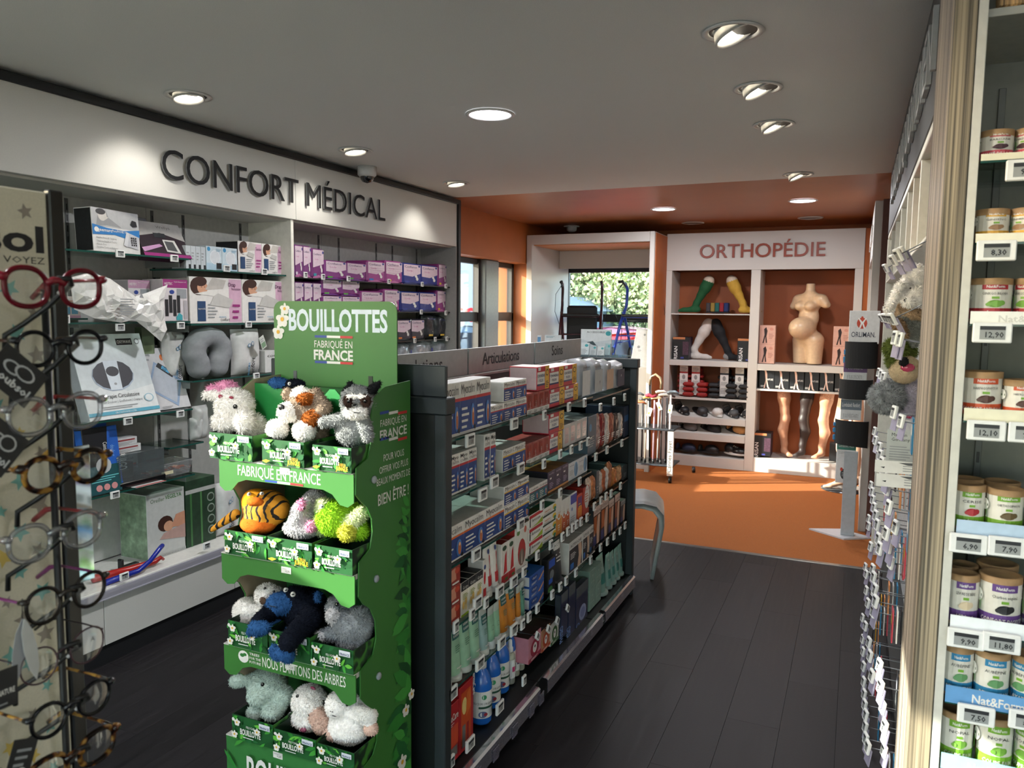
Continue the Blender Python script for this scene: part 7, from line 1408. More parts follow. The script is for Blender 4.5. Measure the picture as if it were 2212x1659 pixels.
STR_ = [(2120, 331, 350, 'd9d5bc', ''), (2116, 503, 527, 'dcd8c4', ''), (2095, 671, 703, 'e0e0da', 'Nat&Form'), (2078, 880, 912, 'd8d4ba', ''), (2060, 1121, 1156, 'a9bfd4', 'DETOX'), (2046, 1327, 1364, 'dfe4e8', ''), (2038, 1479, 1520, '5f93c4', 'Nat&Form'), (2050, 1630, 1668, '8fb8c4', 'Nat&Form')]
WORDS = [('BARDANE', 'BEAUTÉ DE LA PEAU', 'b8404e'), ('GINSENG', 'TONUS', 'c9962a'), ('GINKGO BILOBA', 'MÉMOIRE', 'a01f2c'), ('HARPAGOPHYTUM', 'CONFORT ARTICULAIRE', 'c04a22'), ('CERISE', 'DÉTOX', '6a9a2a'), ('LEVURE DE BIÈRE', '1520mg', '5a3a7a'), ('AUBÉPINE', 'RELAXATION', '2a7aa4'), ('NOPAL', 'COUPE-FAIM', '6a9a2a')]
ROWS = [[(2118, 2192, 258)], [(2110, 2182, 432)], [(2097, 2190, 585)], [(2079, 2168, 791), (2168, 2240, 809)], [(2060, 2129, 1040), (2131, 2213, 1050)], [(2047, 2116, 1237), (2117, 2210, 1243)], [(2036, 2104, 1394), (2105, 2183, 1408)], [(2030, 2104, 1540), (2111, 2190, 1552)]]
KRAFT = M('9a7a55', .6, scale=80, amount=.1)
def tin(R, h, i, j):
    m = MB(); m.lathe([(R * .97, 0), (R, .002), (R, h - .012)], KRAFT, 28); m.lathe([(R + .0015, h - .013), (R + .0015, h - .001), (R - .004, h), (R - .007, h - .003), (0, h - .003)], KRAFT, 28, cap=False)
    a, b, c = WORDS[i]; c = H(c); pic = {0: '3a1a24', 1: '8a6a4a', 2: '6a9a3a', 3: '4a2a20', 4: 'a0202a', 5: 'c9b89a', 6: '5a8a5a', 7: '6a9a3a'}[i]
    if j and i == 5: a, b, pic = 'Charbon végétal', 'CONFORT DIGESTIF', '16161a'
    if j and i == 4: a, pic = 'ORTHOSIPHON', '5a4a2a'
    if j == 2 and i == 6: a, pic = 'ESCHSCHOLTZIA', 'd0702a'
    m.front(PI * R * .92, h * .84, [('r', 0, 0, 1, 1, H('cfccc2')), ('r', 0, .0, 1, .30, c), ('r', .28, .80, .72, .97, c), ('t', 'Nat&Form', .5, .845, .07, WHT, .30, .02), ('t', a, .5, .66, .07, INK, .42), ('t', b, .5, .12, .095, WHT, min(.8, .06 * len(b)), .02), ('r', .44, .55, .56, .61, H('6a9a2a')), ('e', .5, .42, .13, .10, H(pic)), ('e', .6, .44, .06, .07, H(pic)), ('e', .4, .40, .05, .05, H(pic)), ('e', .3, .03, .04, .05, WHT), ('e', .5, .03, .04, .05, WHT), ('e', .7, .03, .04, .05, WHT), ('r', .86, .34, .97, .62, H('5a9a3a')), ('e', .93, .74, .03, .06, H('4a8a3a')), ('e', .05, .66, .09, .15, H('e0ded6')), ('r', -.02, .62, .12, .68, H('3a5a2a'))], z0=h * .07, wrap=R + .0003)
    return m
for i, (px, ya, yb, c, txt) in enumerate(STR_):
    z1, z0 = tz(px, ya), tz(px, yb); th = .006
    gshelf('glass_shelf', 0, 1, 0, label='x') if False else None
    m = MB(); L_ = .9; m.add([(0, 0, th), (L_, 0, th), (L_, .33, th), (0, .33, th)], [(0, 1, 2, 3)], SHELFGLASS); m.add([(0, 0, 0), (L_, 0, 0), (L_, .33, 0), (0, .33, 0)], [(3, 2, 1, 0)], SHELFGLASS); m.add([(0, 0, 0), (L_, 0, 0), (L_, 0, th), (0, 0, th)], [(0, 1, 2, 3)], SHELFEDGE)
    o = m.build('glass_shelf', None, 'glass shelf with label strip holding tins, %s from the top' % ORD[i], 'shelf', 'tin shelves', loc=(.196, TY + .004, z0 - .001))
    zst = z0 + .006
    m = MB(); m.box((0, -.003, .004), (L_, -.001, z1 - z0), H(c, .35), 0)
    if txt: m.front(.16, z1 - z0, [('t', txt, .5, .3, .45, WHT if c[0] in '58a' else H('c4c4be'), .55, .02)], x0=.09 + (.10 if txt == 'DETOX' else 0), y=-.003)
    m.build('label_strip', o)
    for j, (xa, xb, yt) in enumerate(ROWS[i]):
        a = float(ony(xa, yt, TY + .05)[0]); b = float(ony(xb, yt, TY + .05)[0]); R = (b - a) / 2
        h = tz((xa + xb) / 2, yt + 14) - zst; me = tin(R, h, i, j).mesh('supplement_tin')
        where = 'on the %s tin shelf, %s from the striped post' % (ORD[i], ORD[j])
        put(me, 'supplement_tin', None, '%s labelled round kraft tin %s' % (('pink', 'yellow', 'crimson', 'orange', 'green', 'purple', 'blue', 'lime green')[i], where), 'tin', 'supplement tins', loc=(a + R, TY + .018 + R, zst), rz=.12)
        if j == len(ROWS[i]) - 1:
            put(me, 'supplement_tin', None, '%s round tin cut by the picture edge, %s tin shelf' % (('pink', 'yellow', 'crimson', 'orange', 'green', 'purple', 'blue', 'lime green')[i], ORD[i]), 'tin', 'supplement tins', loc=(a + R + 2 * R * 1.06, TY + .02 + R, zst), rz=-.7)
        if i != 3: put(me, 'supplement_tin', None, '%s round tin in the back row, %s tin shelf, %s' % (('pink', 'yellow', 'crimson', 'orange', 'green', 'purple', 'blue', 'lime green')[i], ORD[i], ORD[j]), 'tin', 'supplement tins', loc=(a + R * 1.15, TY + .02 + R * 3.15, zst), rz=.5)
for px, py, t in ((2153, 541, '8,30'), (2144, 719, '12,90'), (2131, 931, '12,10'), (2092, 1176, '6,90'), (2177, 1183, '7,90'), (2087, 1382, '9,90'), (2164, 1391, '11,80'), (2109, 1547, '7,50'), (2218, 366, '9,90'), (2222, 936, '9,50'), (2222, 1560, '8,50')):
    q = ony(px, py, TY - .018); ptag(q, 0.02, 'large white price tag reading %s on the tin shelves' % {'8,30': 'eight thirty', '12,90': 'about twelve in small print', '12,10': 'twelve ten', '6,90': 'six ninety', '7,90': 'seven ninety', '9,90': 'nine ninety' if px < 2200 else 'cut off at the top', '11,80': 'eleven eighty', '7,50': 'seven fifty', '9,50': 'cut off beside the orange tins', '8,50': 'cut off beside the lime tins'}[t], t, 'price tags on the tin shelves', .064, .038)

# ================================================================== wall of hooks towards the orange zone
RX = .153
rw = empty('hook_wall', (RX, 3.8, 0), -PI / 2, 'grey pegboard wall unit with dark fascia and raised white letters', 'shelving')
def rp(name, f): m = MB(Matrix.Translation((3.8, -RX, 0)) ); f(m); return m.build(name, rw)
# local frame: x runs towards the camera (world -Y), y into the wall (world +X)
def wbox(name, y0, y1, x0, x1, z0, z1, mat, ch=.002):
    m = MB(); m.box((3.8 - y1, x0 - RX, z0), (3.8 - y0, x1 - RX, z1), mat, ch); return m.build(name, rw)
FASC = M('3a3c3e', .55)
wbox('fascia', 2.12, 5.58, RX, RX + .03, 2.11, 2.495, FASC); wbox('frame_top', 2.12, 5.58, RX + .002, .6, 2.08, 2.105, EDGEW)
wbox('end_upright', 5.55, 5.58, RX, .6, 0, 2.079, EDGEW); wbox('upright', 2.12, 2.15, RX + .02, .6, 0, 2.079, EDGEW)
wbox('cubby_shelf', 2.151, 5.549, RX + .004, .5, 1.80, 1.812, EDGEW)
for y in (2.75, 3.1, 3.45, 3.95, 4.5, 5.0): wbox('cubby_divider', y, y + .012, RX + .004, .5, 1.813, 2.078, EDGEW)
wbox('cubby_back', 2.151, 5.549, .5, .51, 1.813, 2.078, EDGEW)
PEG = M('b4b5b2', .5)
for i in range(5): wbox('peg_panel', 2.152 + i * .68, 2.828 + i * .68, .30, .312, .05, 1.798, PEG, .001)
def pegs():
    m = MB(Matrix.Translation((3.8, 0, 0)))
    for j in range(36):
        for i in range(56):
            y = 2.18 + i * .06; z = .1 + j * .045; m.add([(-y - .004, .146, z - .004), (-y + .004, .146, z - .004), (-y + .004, .146, z + .004), (-y - .004, .146, z + .004)], [(0, 1, 2, 3)], INK)
    o = m.build('peg_hole', rw, kind='stuff')
pegs(); wbox('kick_plate', 2.15, 5.58, RX + .05, .6, 0, .05, BLACK)
ya, yb = 2.30, 5.0
sign('SOINS DU QUOTIDIEN', 3.8 - yb, 3.8 - ya, 0, .17, rw, 0, Matrix.Translation((3.8 - yb, 0, 2.225)), M('b4b6b5', .4), .014, -.004)
for i, (y, z, c1, c2) in enumerate(((2.78, 1.813, 'a9785a', 'c9708a'), (2.40, 1.813, 'a9785a', '7a6ab0'), (3.15, 1.813, 'a9785a', 'c9a06a'))):
    m = carton(.26 if i < 2 else .2, .24, .1, M('a8824f', .5), [('r', .1, .08, .9, .92, M(c2, .3, kind='pack', scale=30)), ('r', .3, .3, .7, .7, M(c1, .4))]); m.build('gift_box', None, 'kraft framed gift box with a %s window in the white niches' % ('pink', 'violet', 'amber')[i], 'box', 'gift boxes in the white niches', loc=(RX + .03, y + .13, z), rz=-PI / 2)
TAGP = [(1911, 581), (1927, 564), (1937, 553), (1947, 548), (1902, 688), (1909, 688), (1914, 689), (1920, 690), (1925, 691), (1930, 729), (1940, 733), (1896, 804), (1901, 809), (1906, 815), (1928, 890), (1887, 931), (1889, 951), (1897, 966), (1899, 983), (1902, 999), (1905, 1013), (1908, 1024), (1943, 909),
 (1879, 1048), (1882, 1062), (1883, 1079), (1886, 1096), (1889, 1113), (1892, 1133), (1913, 1055), (1916, 1095), (1931, 1138), (1911, 1151), (1917, 1179), (1921, 1214), (1874, 1120), (1874, 1136), (1878, 1180), (1894, 1163), (1897, 1184), (1867, 1224), (1869, 1240), (1869, 1275), (1882, 1229), (1884, 1246), (1886, 1277),
 (1872, 1302), (1887, 1273), (1888, 1298), (1883, 1320), (1861, 1334), (1867, 1352), (1861, 1380), (1874, 1387), (1862, 1407), (1876, 1416), (1863, 1439), (1880, 1459), (1896, 1437), (1863, 1472), (1898, 1482), (1864, 1499), (1865, 1522), (1867, 1544), (1903, 1526), (1866, 1569), (1907, 1569), (1867, 1595), (1871, 1613), (1906, 1620)]
RC = ['b8404e', 'e0ddd6', '16181c', 'c9962a', 'd8905a', 'b4b6b8', '2a7aa4', 'dcd9d2']
hang_ = {}
for i, (px, py) in enumerate(TAGP):
    q = onx(px, py, .085 if px < 1925 or py < 1000 else .10)
    if q[1] < 2.14: q = ony(px, py, 2.16 + (i % 5) * .05)
    row = 'upper' if py < 840 else ('middle' if py < 1200 else 'lower')
    hang_.setdefault(row, 0); k = hang_[row]; hang_[row] += 1
    lb = 'small white price tag on a %s hook of the pegboard wall, ' % row + (ORD[k] if k < 20 else 'twenty-' + ORD[k - 20] if k < 29 else 'thirty-' + ORD[k - 30] if 29 < k < 39 else 'thirtieth') + ' down'
    o = ptag(q, -PI / 2, lb, '5', 'price tags on the hook wall', .034, .037); o.rotation_euler = (-.15 if py > 700 else .5, 0, -PI / 2 + .25)
    m = MB(); L_ = .30 - q[0]; m.tube([(0, .009, 0), (0, L_, 0)], .0016, M('6f7276', .35, .6), 5); m.build('hook_rod', o)
    m = MB(); m.box((-.0225, .009, -.05), (.0225, .012, .0), glass('c9c4dc', .25, .4, .15)); m.build('tag_holder', o)
    if py > 830 and i % 2 == 0:
        w_, h_ = .05, .10; m = MB(); n_ = 3
        for s in range(n_): m.box((-w_ / 2, .0 + s * .012, -h_), (w_ / 2, .004 + s * .012, 0), H(RC[(i + s) % 8], .3), .001)
        m.front(w_, h_, [('r', .1, .5, .9, .8, H(RC[(i + 3) % 8])), ('l', .1, .1, .9, .4, 4, LGY)], z0=-h_)
        m.build('hanging_pack', None, lb.replace('small white price tag on a', 'thin hanging pack behind the tag on a'), 'pack', 'hanging packs on the hook wall', loc=(q[0] + .05, q[1] + .0, q[2] - .012), rz=-PI / 2)
for i, (px, py, w_, h_) in enumerate(((1940, 1010, .11, .032), (1943, 1040, .11, .034))):
    q = ony(px, py, 2.22); m = MB(); m.box((-w_ / 2, 0, -h_ / 2), (w_ / 2, .002, h_ / 2), H('d0d0cc'), 0); m.front(w_, h_, [('p', [(.12, .45), (.22, .5), (.2, .35)], INK), ('l', .6, .2, .9, .8, 3, LGY), ('p', [(.5, .9), (1, .98), (1, .7), (.7, .72)], H('4a4c4e'))], z0=-h_ / 2); m.build('glasses_card', None, 'white card strip holding sunglasses beside the post, %s' % ('upper', 'lower')[i], 'card', 'sunglasses cards', loc=tuple(q))
q = ony(1948, 965, 2.5); m = MB(); m.box((-.04, 0, -.05), (.04, .003, .05), H('b4b9b6'), 0); m.front(.08, .10, [('t', 'Made in', .4, .8, .1, INK, .5), ('t', 'Germany', .45, .66, .1, INK, .6), ('l', .1, .1, .9, .55, 6, LGY)], z0=-.05); m.build('info_card', None, 'pale printed card hanging on the hook wall under the toys', 'card', loc=tuple(q))
# soft toys clipped on the wall
CR[7] = (1860, 540, .2171); MMP = .00150
def rtoy(*a, **k): return toy(*a, y0=2.55, group='soft toys hanging on the hook wall', **k)
rtoy('white long eared dog soft toy high on the hook wall', 7, [('e', 540, 470, 90, 100, 0, .02), ('e', 540, 260, 90, 110, 0, .05), ('c', 390, 360, 270, 590, 40, 36, 0, 0, -.02), ('e', 440, 330, 40, 50, 0, .02), ('e', 470, 520, 50, 50, 0, -.02)], [FWH], [(492, 382, 10, 'eye'), (440, 500, 12, 'nose', 14, 22, INK)], ln=.010, fur=4000)
rtoy('beige bear soft toy with a gold bow under the white dog', 7, [('e', 430, 570, 55, 45, 0, .02), ('e', 470, 640, 100, 60, 0, .02), ('e', 540, 650, 60, 60, 0, .03)], [fm('b49a7c')], [], ln=.007, fur=2500)
rtoy('grey rabbit ear soft toy with a brown lining', 7, [('c', 400, 740, 510, 900, 70, 60, 1, .0, .01), ('e', 500, 780, 90, 90, 1, .03), ('c', 370, 740, 440, 860, 48, 30, 0, -.035, -.03)], [fm('8a7056'), fm('8e908a')], [], ln=.010, fur=4500)
rtoy('olive green furry soft toy on the hook wall', 7, [('e', 350, 980, 85, 85, 0, .0), ('e', 330, 1100, 50, 60, 0, .0), ('e', 450, 1000, 70, 70, 0, .03)], [fm('5f6a32')], [], ln=.018, fur=5000)
rtoy('tan soft toy with a shiny pink nose', 7, [('e', 430, 1190, 120, 130, 0, .0), ('e', 480, 1130, 60, 50, 0, .0), ('e', 425, 1110, 42, 50, 1, -.06, 20)], [fm('b3a084'), fm('1a1a1c')], [(465, 1170, 30, 'nose', 60, 40, H('a83a58', .15))], ln=.004, fur=2500)
rtoy('fluffy grey pompom soft toy low on the hook wall', 7, [('e', 260, 1470, 130, 130, 0, .0), ('e', 340, 1360, 80, 60, 0, .02)], [M('8f9296', .95, kind='pack', scale=50)], [], ln=.018, fur=6500)
rtoy('lilac white soft toy with a pink nose beside the post', 7, [('e', 470, 1420, 110, 90, 0, .03), ('e', 460, 1570, 90, 90, 0, .02), ('e', 500, 1330, 60, 70, 0, .04)], [fm('b9b2c0')], [(480, 1650, 24, 'nose', 36, 26, H('a83a58', .15))], ln=.012, fur=5000)

# ================================================================== spectacle rack beside the camera
BX_ = -1.0; LX = -.86
rk = empty('spectacle_rack', (BX_, .5, 0), PI / 2, 'spectacle rack with a star patterned cream board and black rods', 'rack')
# local frame: x = world +Y, -y = world +X
def kp(name, f, T=None): m = MB(Matrix.Translation((-.5, BX_, 0)) if T is None else T); f(m); return m.build(name, rk)
E_ = float(onx(118, 800, BX_)[1]); ZTOP = float(onx(118, 418, BX_)[2])
kp('board', lambda m: m.box((E_ - .55, -BX_ + .0, .35), (E_, -BX_ + .012, ZTOP), M('c9c3ae', .8, scale=300, amount=.05), .002))
ZLB = float(onx(90, 545, BX_)[2]); XLB = float(onx(95, 545, BX_)[1])
def stars(m):
    r = random.Random(11); cs = [H('c9ae5a'), H('6fa8a0'), H('8e857a'), H('6fa8a0'), H('8e857a')]
    k = 0
    for row in range(44):
        for col in range(9):
            x = E_ - .03 - col * .052 - (row % 2) * .026 + r.uniform(-.006, .006); z = ZTOP - .03 - row * .032 + r.uniform(-.006, .006)
            if ZLB - .02 < z < ZLB + .05: continue
            R_ = r.choice((.009, .011, .014)); a0 = r.uniform(0, 1.2); P = []
            for t in range(10): a = a0 + PI * t / 5; q_ = R_ if t % 2 == 0 else R_ * .45; P.append((x + q_ * math.cos(a), -BX_ - .0004, z + q_ * math.sin(a)))
            m.add(P, [tuple(range(10))], r.choice(cs))
kp('star_print', stars)['kind'] = 'stuff'
kp('brand_lettering', lambda m: (m.text('Loubsol', XLB, ZLB, .034, INK, y=-BX_ - .0006, width=.235, align='r', bold=.03, res=3), m.text('FAN DE CE QUE VOUS VOYEZ', XLB, ZLB - .016, .009, INK, y=-BX_ - .0006, width=.235, align='r', res=1)))
kp('edge_frame', lambda m: m.box((E_ + .001, -BX_ - .004, .3), (E_ + .022, -BX_ + .008, ZTOP + .004), M('0e0f11', .35), .002))
kp('mirror', lambda m: m.box((E_ + .026, -BX_ + .01, 1.20), (E_ + .055, -BX_ + .014, 1.40), M('b9c2c8', .05, 1.0), .001))
ry = float(onx(104, 800, -.94)[1])
kp('rod', lambda m: m.tube([(ry, .94, .35), (ry, .94, 1.62)], .0045, BLACK, 10))
kp('base_plate', lambda m: m.box((E_ - .5, .75, 0), (E_ + .03, 1.15, .03), BLACK, .004)); kp('post', lambda m: m.box((E_ - .3, -BX_ + .0, .03), (E_ - .25, -BX_ + .012, .35), BLACK))
def spec(idx, label, px, py, mt, lensw, lensh, rt, temple, shape=2.2, lens=None, metal=False, tilt=.0, yaw=0.0, stk=True):
    c = onx(px, py, LX); o = empty('spectacles', tuple(c), PI / 2 + yaw, label, 'glasses', 'spectacles on the rack'); o.rotation_euler = (tilt, 0, PI / 2 + yaw)
    fr_ = MB(); a, b = lensw / 2, lensh / 2; gap = .0085; n = 30
    def ring(s):
        P = []
        for t in range(n):
            th = 2 * PI * t / n; ct, st_ = math.cos(th), math.sin(th); e = 2 / shape
            x = a * (abs(ct) ** e) * (1 if ct > 0 else -1); z = b * (abs(st_) ** e) * (1 if st_ > 0 else -1)
            x += s * (.10 * z if z > 0 else .03 * z); P.append((s * (a + gap) + x, .0015 * abs(x) / a, z))
        return P
    for s in (-1, 1):
        P = ring(s)
        for dx, r_ in (((0, rt),) if metal else ((0, rt), (.0, rt))): fr_.tube([(p[0], p[1], p[2]) for p in P], r_, mt, 8, True)
        if not metal: fr_.tube([(s * (2 * a + gap - .002), 0, b * .5), (s * (2 * a + gap + rt * 1.6), .001, b * .55), (s * (2 * a + gap + rt * 1.8), .008, b * .5)], [rt * 1.5, rt * 1.6, rt * 1.1], mt, 8)
    fr_.tube([(-gap - .003, 0, b * .22), (-gap * .4, -.001, b * .42), (gap * .4, -.001, b * .42), (gap + .003, 0, b * .22)], rt * (1 if metal else 1.25), mt, 8)
    fr_.build('frame', o)
    g_ = lens or glass('f2f4f4', .10, .03, .02, 1.4)
    for s in (-1, 1):
        l_ = MB(); P = ring(s); cx_l = s * (a + gap); l_.add([(cx_l, -.002, 0)] + P, [(0, 1 + t, 1 + (t + 1) % n) for t in range(n)], g_, True); l_.build('lens', o)
        t_ = MB(); x0 = s * (2 * a + gap + rt * 1.6); w_ = .0011 if metal else rt * .75
        t_.tube([(x0, .004, b * .5), (x0 + s * .001, .04, b * .5), (x0, .09, b * .45)], w_, temple, 7); t_.tube([(x0, .088, b * .45), (x0 - s * .003, .105, b * .3), (x0 - s * .006, .128, -b * .5)], [w_ * 1.2, w_ * 1.8, w_ * 1.5], BLACK if metal else temple, 7); t_.build('temple', o)
        npad = MB(); npad.lathe([(0, -.003), (.0028, 0), (0, .003)], glass('e8e8e8', .2, .4), 8, (s * .0072, .004, -b * .25)); npad.build('nose_pad', o)
    if stk: k = MB(); k.text('7', -(a + gap) + a * .45, -b * .1, .006, INK, y=-.003); k.text('A', a + gap + a * .2, b * .2, .006, INK, y=-.003); k.build('lens_marking', o)
    h = MB(); zz = b * .42
    h.tube([(-.004, .004, zz - .004), (.004, -.001, zz + .002), (.016, -.004, zz + .002), (.021, .0, zz - .004), (.012, .03, zz - .03), (-.0, .06, zz - .052), (-.012, .078, zz - .066), (-.012, .08, zz - .085)], .0032, BLACK, 8)
    ob = h.build('holder_arm', rk); ob.matrix_parent_inverse = Matrix(); R1 = rk.matrix_world; 
    ob.location = (c[1] - .5, -(c[0] - BX_), c[2]); return o
LW, LH = .046, .042
TOR = M('8a5a2a', .25, kind='tortoise'); REDF = H('7d1526', .25); BKF = H('14151a', .2); CLF = glass('e9eaee', .35, .10, .03, 2.5); DKB = H('2a2420', .25)
spec(0, 'dark red thick framed spectacles, topmost on the rack', 120, 622, REDF, .050, .044, .0032, REDF, 2.3, stk=False)
spec(1, 'black and brown round spectacles, second from the top', 133, 752, BKF, .040, .039, .0026, M('3a1f14', .3), 2.05, yaw=-.15, stk=False)
spec(2, 'transparent framed spectacles with red temples', 125, 893, CLF, .049, .042, .003, H('8e1f26', .3), 2.3, stk=False)
spec(3, 'tortoiseshell spectacles with brown patches in the middle', 145, 1015, TOR, .043, .039, .0036, TOR, 2.1, stk=False)
spec(4, 'transparent framed spectacles with a grey and red temple', 125, 1158, CLF, .049, .042, .003, H('8e2f36', .3), 2.3, stk=False)
spec(5, 'dark brown spectacles with purple temples and a feather tag', 147, 1290, DKB, .042, .042, .0024, H('7a2a6a', .3), 2.1, stk=False)
spec(6, 'thin wire framed round spectacles', 140, 1415, H('3a1f28', .3), .045, .043, .0011, H('2a1a22', .3), 2.1, metal=True)
spec(7, 'black spectacles with an orange tortoiseshell inner temple', 158, 1530, BKF, .043, .040, .0026, M('a0602a', .25, kind='tortoise'), 2.05, stk=False)
spec(8, 'brown and yellow mottled cat eye spectacles, lowest in view', 160, 1640, M('8a5a2a', .25, kind='tortoise'), .048, .040, .0034, TOR, 2.4)
def htag(px, py, w_, h_, roll, label, items, X=LX - .0, mat=None):
    c = onx(px, py, X); m = MB(); m.box((-w_ / 2, 0, -h_ / 2), (w_ / 2, .001, h_ / 2), mat or H('14161a'), 0); m.front(w_, h_, items, z0=-h_ / 2); o = m.build('hang_tag', None, label, 'tag', 'tags hanging on the spectacles', loc=tuple(c)); o.rotation_euler = (0, roll, PI / 2)
RG = [('e', .35, .60, .20, .16, H('b4b6b8')), ('e', .35, .60, .15, .12, H('14161a')), ('e', .60, .66, .22, .18, H('b4b6b8')), ('e', .60, .66, .17, .14, H('14161a')), ('t', 'Loubsol', .5, .2, .2, H('c4c6c8'), .8, .03)]
htag(35, 812, .062, .045, .75, 'black square tag with two rings under the second spectacles', RG)
htag(-2, 965, .05, .05, .78, 'black square tag with a ring under the transparent spectacles', RG)
htag(5, 1490, .035, .045, .05, 'black tag with white capitals beside the wire spectacles', [('t', 'AU NATURE', .5, .35, .14, WHT, .8, .02), ('l', .1, .1, .9, .2, 1, LGY)])
htag(42, 1655, .03, .06, .35, 'black and white patterned tag under the lowest spectacles', [('e', .6, .35, .25, .12, WHT), ('e', .45, .25, .12, .06, H('14161a')), ('l', .2, .5, .8, .9, 3, LGY)])
c = onx(50, 1330, LX); m = MB(); m.tube([(0, 0, .02), (0, .002, -.004)], .0006, INK, 5)
for a, L_, cc in ((.16, .075, '8d9094'), (-.14, .078, 'b4b6b4')):
    P = []
    for t, wd in ((0, .1), (.2, .8), (.5, 1), (.8, .7), (1, 0)): P.append((math.sin(-a) * L_ * t + .008 * wd, .0, -.004 - L_ * t * math.cos(a)))
    for t, wd in ((.8, .7), (.5, 1), (.2, .8), (0, .1)): P.append((math.sin(-a) * L_ * t - .008 * wd, .0, -.004 - L_ * t * math.cos(a)))
    m.ext([(p[0], p[2]) for p in P], -.001 + a * .01, .0 + a * .01, H(cc), 'xz')
m.build('feather_tag', None, 'pair of grey feather charms hanging from the purple templed spectacles', 'tag', 'tags hanging on the spectacles', loc=tuple(c), rz=PI / 2)

# ================================================================== window display beside the portal
def ptw(px, py, y): return ony(px, py, y)
ZP = 1.041
def rollator(px, y, frame, label, dark, s=1.0, rz=0.0):
    x = float(ony(px, 700, y)[0]); o = empty('rollator', (x, y, ZP), rz, label, 'walker', 'rollators in the shop window')
    m = MB()
    for sx in (-.22, .22):
        m.tube([(sx, -.22, .10), (sx, -.05, .42), (sx, .10, .62), (sx, .12, .80), (sx, .05, .86)], .017, frame, 8); m.tube([(sx, .26, .10), (sx, .12, .40), (sx, .02, .55)], .016, frame, 8); m.tube([(sx, -.18, .22), (sx, .20, .24)], .008, frame, 6)
    m.tube([(-.22, .0, .50), (.22, .0, .50)], .01, frame, 8); m.tube([(-.22, -.12, .30), (.22, .18, .30)], .008, frame, 6); m.tube([(.22, -.12, .30), (-.22, .18, .30)], .008, frame, 6); m.build('frame', o)
    for sx in (-.22, .22):
        h = MB(); h.tube([(sx, .06, .84), (sx, -.02, .88), (sx, -.10, .87)], .016, BLACK, 8); h.tube([(sx, -.0, .855), (sx, -.08, .82)], .005, BLACK, 6); h.build('handle', o)
        h = MB(); h.tube([(sx, -.02, .84), (sx * 1.25, -.1, .74), (sx * 1.3, -.06, .55), (sx, -.0, .35), (sx, -.05, .2)], .003, BLACK, 6); h.build('brake_cable', o)
        for yy in (-.24, .27):
            q = MB(); q.lathe([(.0, -.012), (.07, -.012), (.092, -.008), (.092, .008), (.07, .012), (0, .012)], BLACK, 20, (sx, yy, .093), axis='x'); q.lathe([(0, -.014), (.03, -.014), (.03, .014), (0, .014)], frame, 12, (sx, yy, .093), axis='x'); q.build('wheel', o)
    q = MB(); q.box((-.2, -.08, .50), (.2, .16, .53), BLACK, .01); q.build('seat', o)
    if dark: q = MB(); q.box((-.17, .10, .18), (.17, .15, .62), M('0f1012', .6), .03); q.build('backrest', o)
    else:
        q = MB()
        for i in range(9): q.tube([(-.18 + i * .045, -.1, .46), (-.18 + i * .045, -.1, .26)], .002, BLACK, 4)
        for i in range(5): q.tube([(-.18, -.1, .26 + i * .05), (.18, -.1, .26 + i * .05)], .002, BLACK, 4)
        q.build('basket', o)
    return o
rollator(1255, 8.12, H('3a1218', .3), 'dark red rollator with a black backrest in the window', True, rz=.25)
rollator(1385, 8.05, H('1c3a9a', .3), 'blue rollator with a wire basket in the window', False, rz=-.15)
# pedestal with accessories behind the gondola
AY_ = 4.75; zt_ = float(ony(1290, 772, AY_)[2]); xa = float(ony(1132, 760, AY_)[0]); xb = float(ony(1325, 760, AY_)[0])
pd = empty('display_plinth', ((xa + xb) / 2, AY_, 0), 0, 'white display plinth with a glass top behind the gondola', 'plinth')
m = MB(); m.box((-.24, 0, 0), (.24, .4, zt_ - .012), WM, .004); m.build('body', pd); m = MB(); m.box(((xa - xb) / 2, -.02, zt_ - .011), ((xb - xa) / 2, .42, zt_ - .003), glass('bfe4ec', .2, .25)); m.build('glass_top', pd)
def adisp(px0, px1, py0, py1, dy, items, label, nm='accessory_card', col='d8dcde', lean=0.0, cat='card'):
    a = ony(px0, py1, AY_ + dy); b = ony(px1, py0, AY_ + dy); w = float(b[0] - a[0]); h = float(b[2]) - zt_ + .002; m = MB(); m.box((-w / 2, 0, 0), (w / 2, .012, h), H(col, .35), .001); m.front(w, h, items); o = m.build(nm, None, label, cat, 'accessories on the plinth', loc=(float(a[0] + b[0]) / 2, AY_ + dy, zt_ - .0025)); o.rotation_euler = (-lean, 0, 0); return o
TQ = H('3a9aa0')
adisp(1254, 1321, 712, 770, .25, [('t', 'Sissel ACCESSOIRES'[7:], .5, .86, .07, INK, .6, .01), ('p', [(0, .62), (.4, .5), (1, .62), (1, .4), (.4, .3), (0, .45)], H('c4ccd0')), ('e', .9, .85, .09, .09, TQ), ('p', [(.2, .5), (.4, .4), (.55, .35), (.4, .55)], H('3a4a50'))], 'white accessories header board with a turquoise emblem', 'header_card')
for i, (a, b, t) in enumerate(((1252, 1272, 740), (1274, 1288, 746), (1290, 1305, 748), (1306, 1318, 742))):
    adisp(a, b, t, 770, .08 + i * .02, [('e', .7, .8, .2, .1, TQ), ('l', .1, .2, .8, .6, 4, LGY), ('r', 0, 0, 1, .14, H('4a5a60'))], 'small packaged accessory on the glass plinth, %s from the gondola sign' % ORD[i], 'accessory_pack', ('c9d2d4', 'b4bcbf', 'cfd4d4', '9ab4b8')[i], .15, 'pack')
adisp(1176, 1212, 724, 772, .3, [('l', .1, .86, .7, .96, 2, H('5a8a9a'))], 'white flat accessory box behind the longest gondola sign word', 'accessory_box', cat='box')
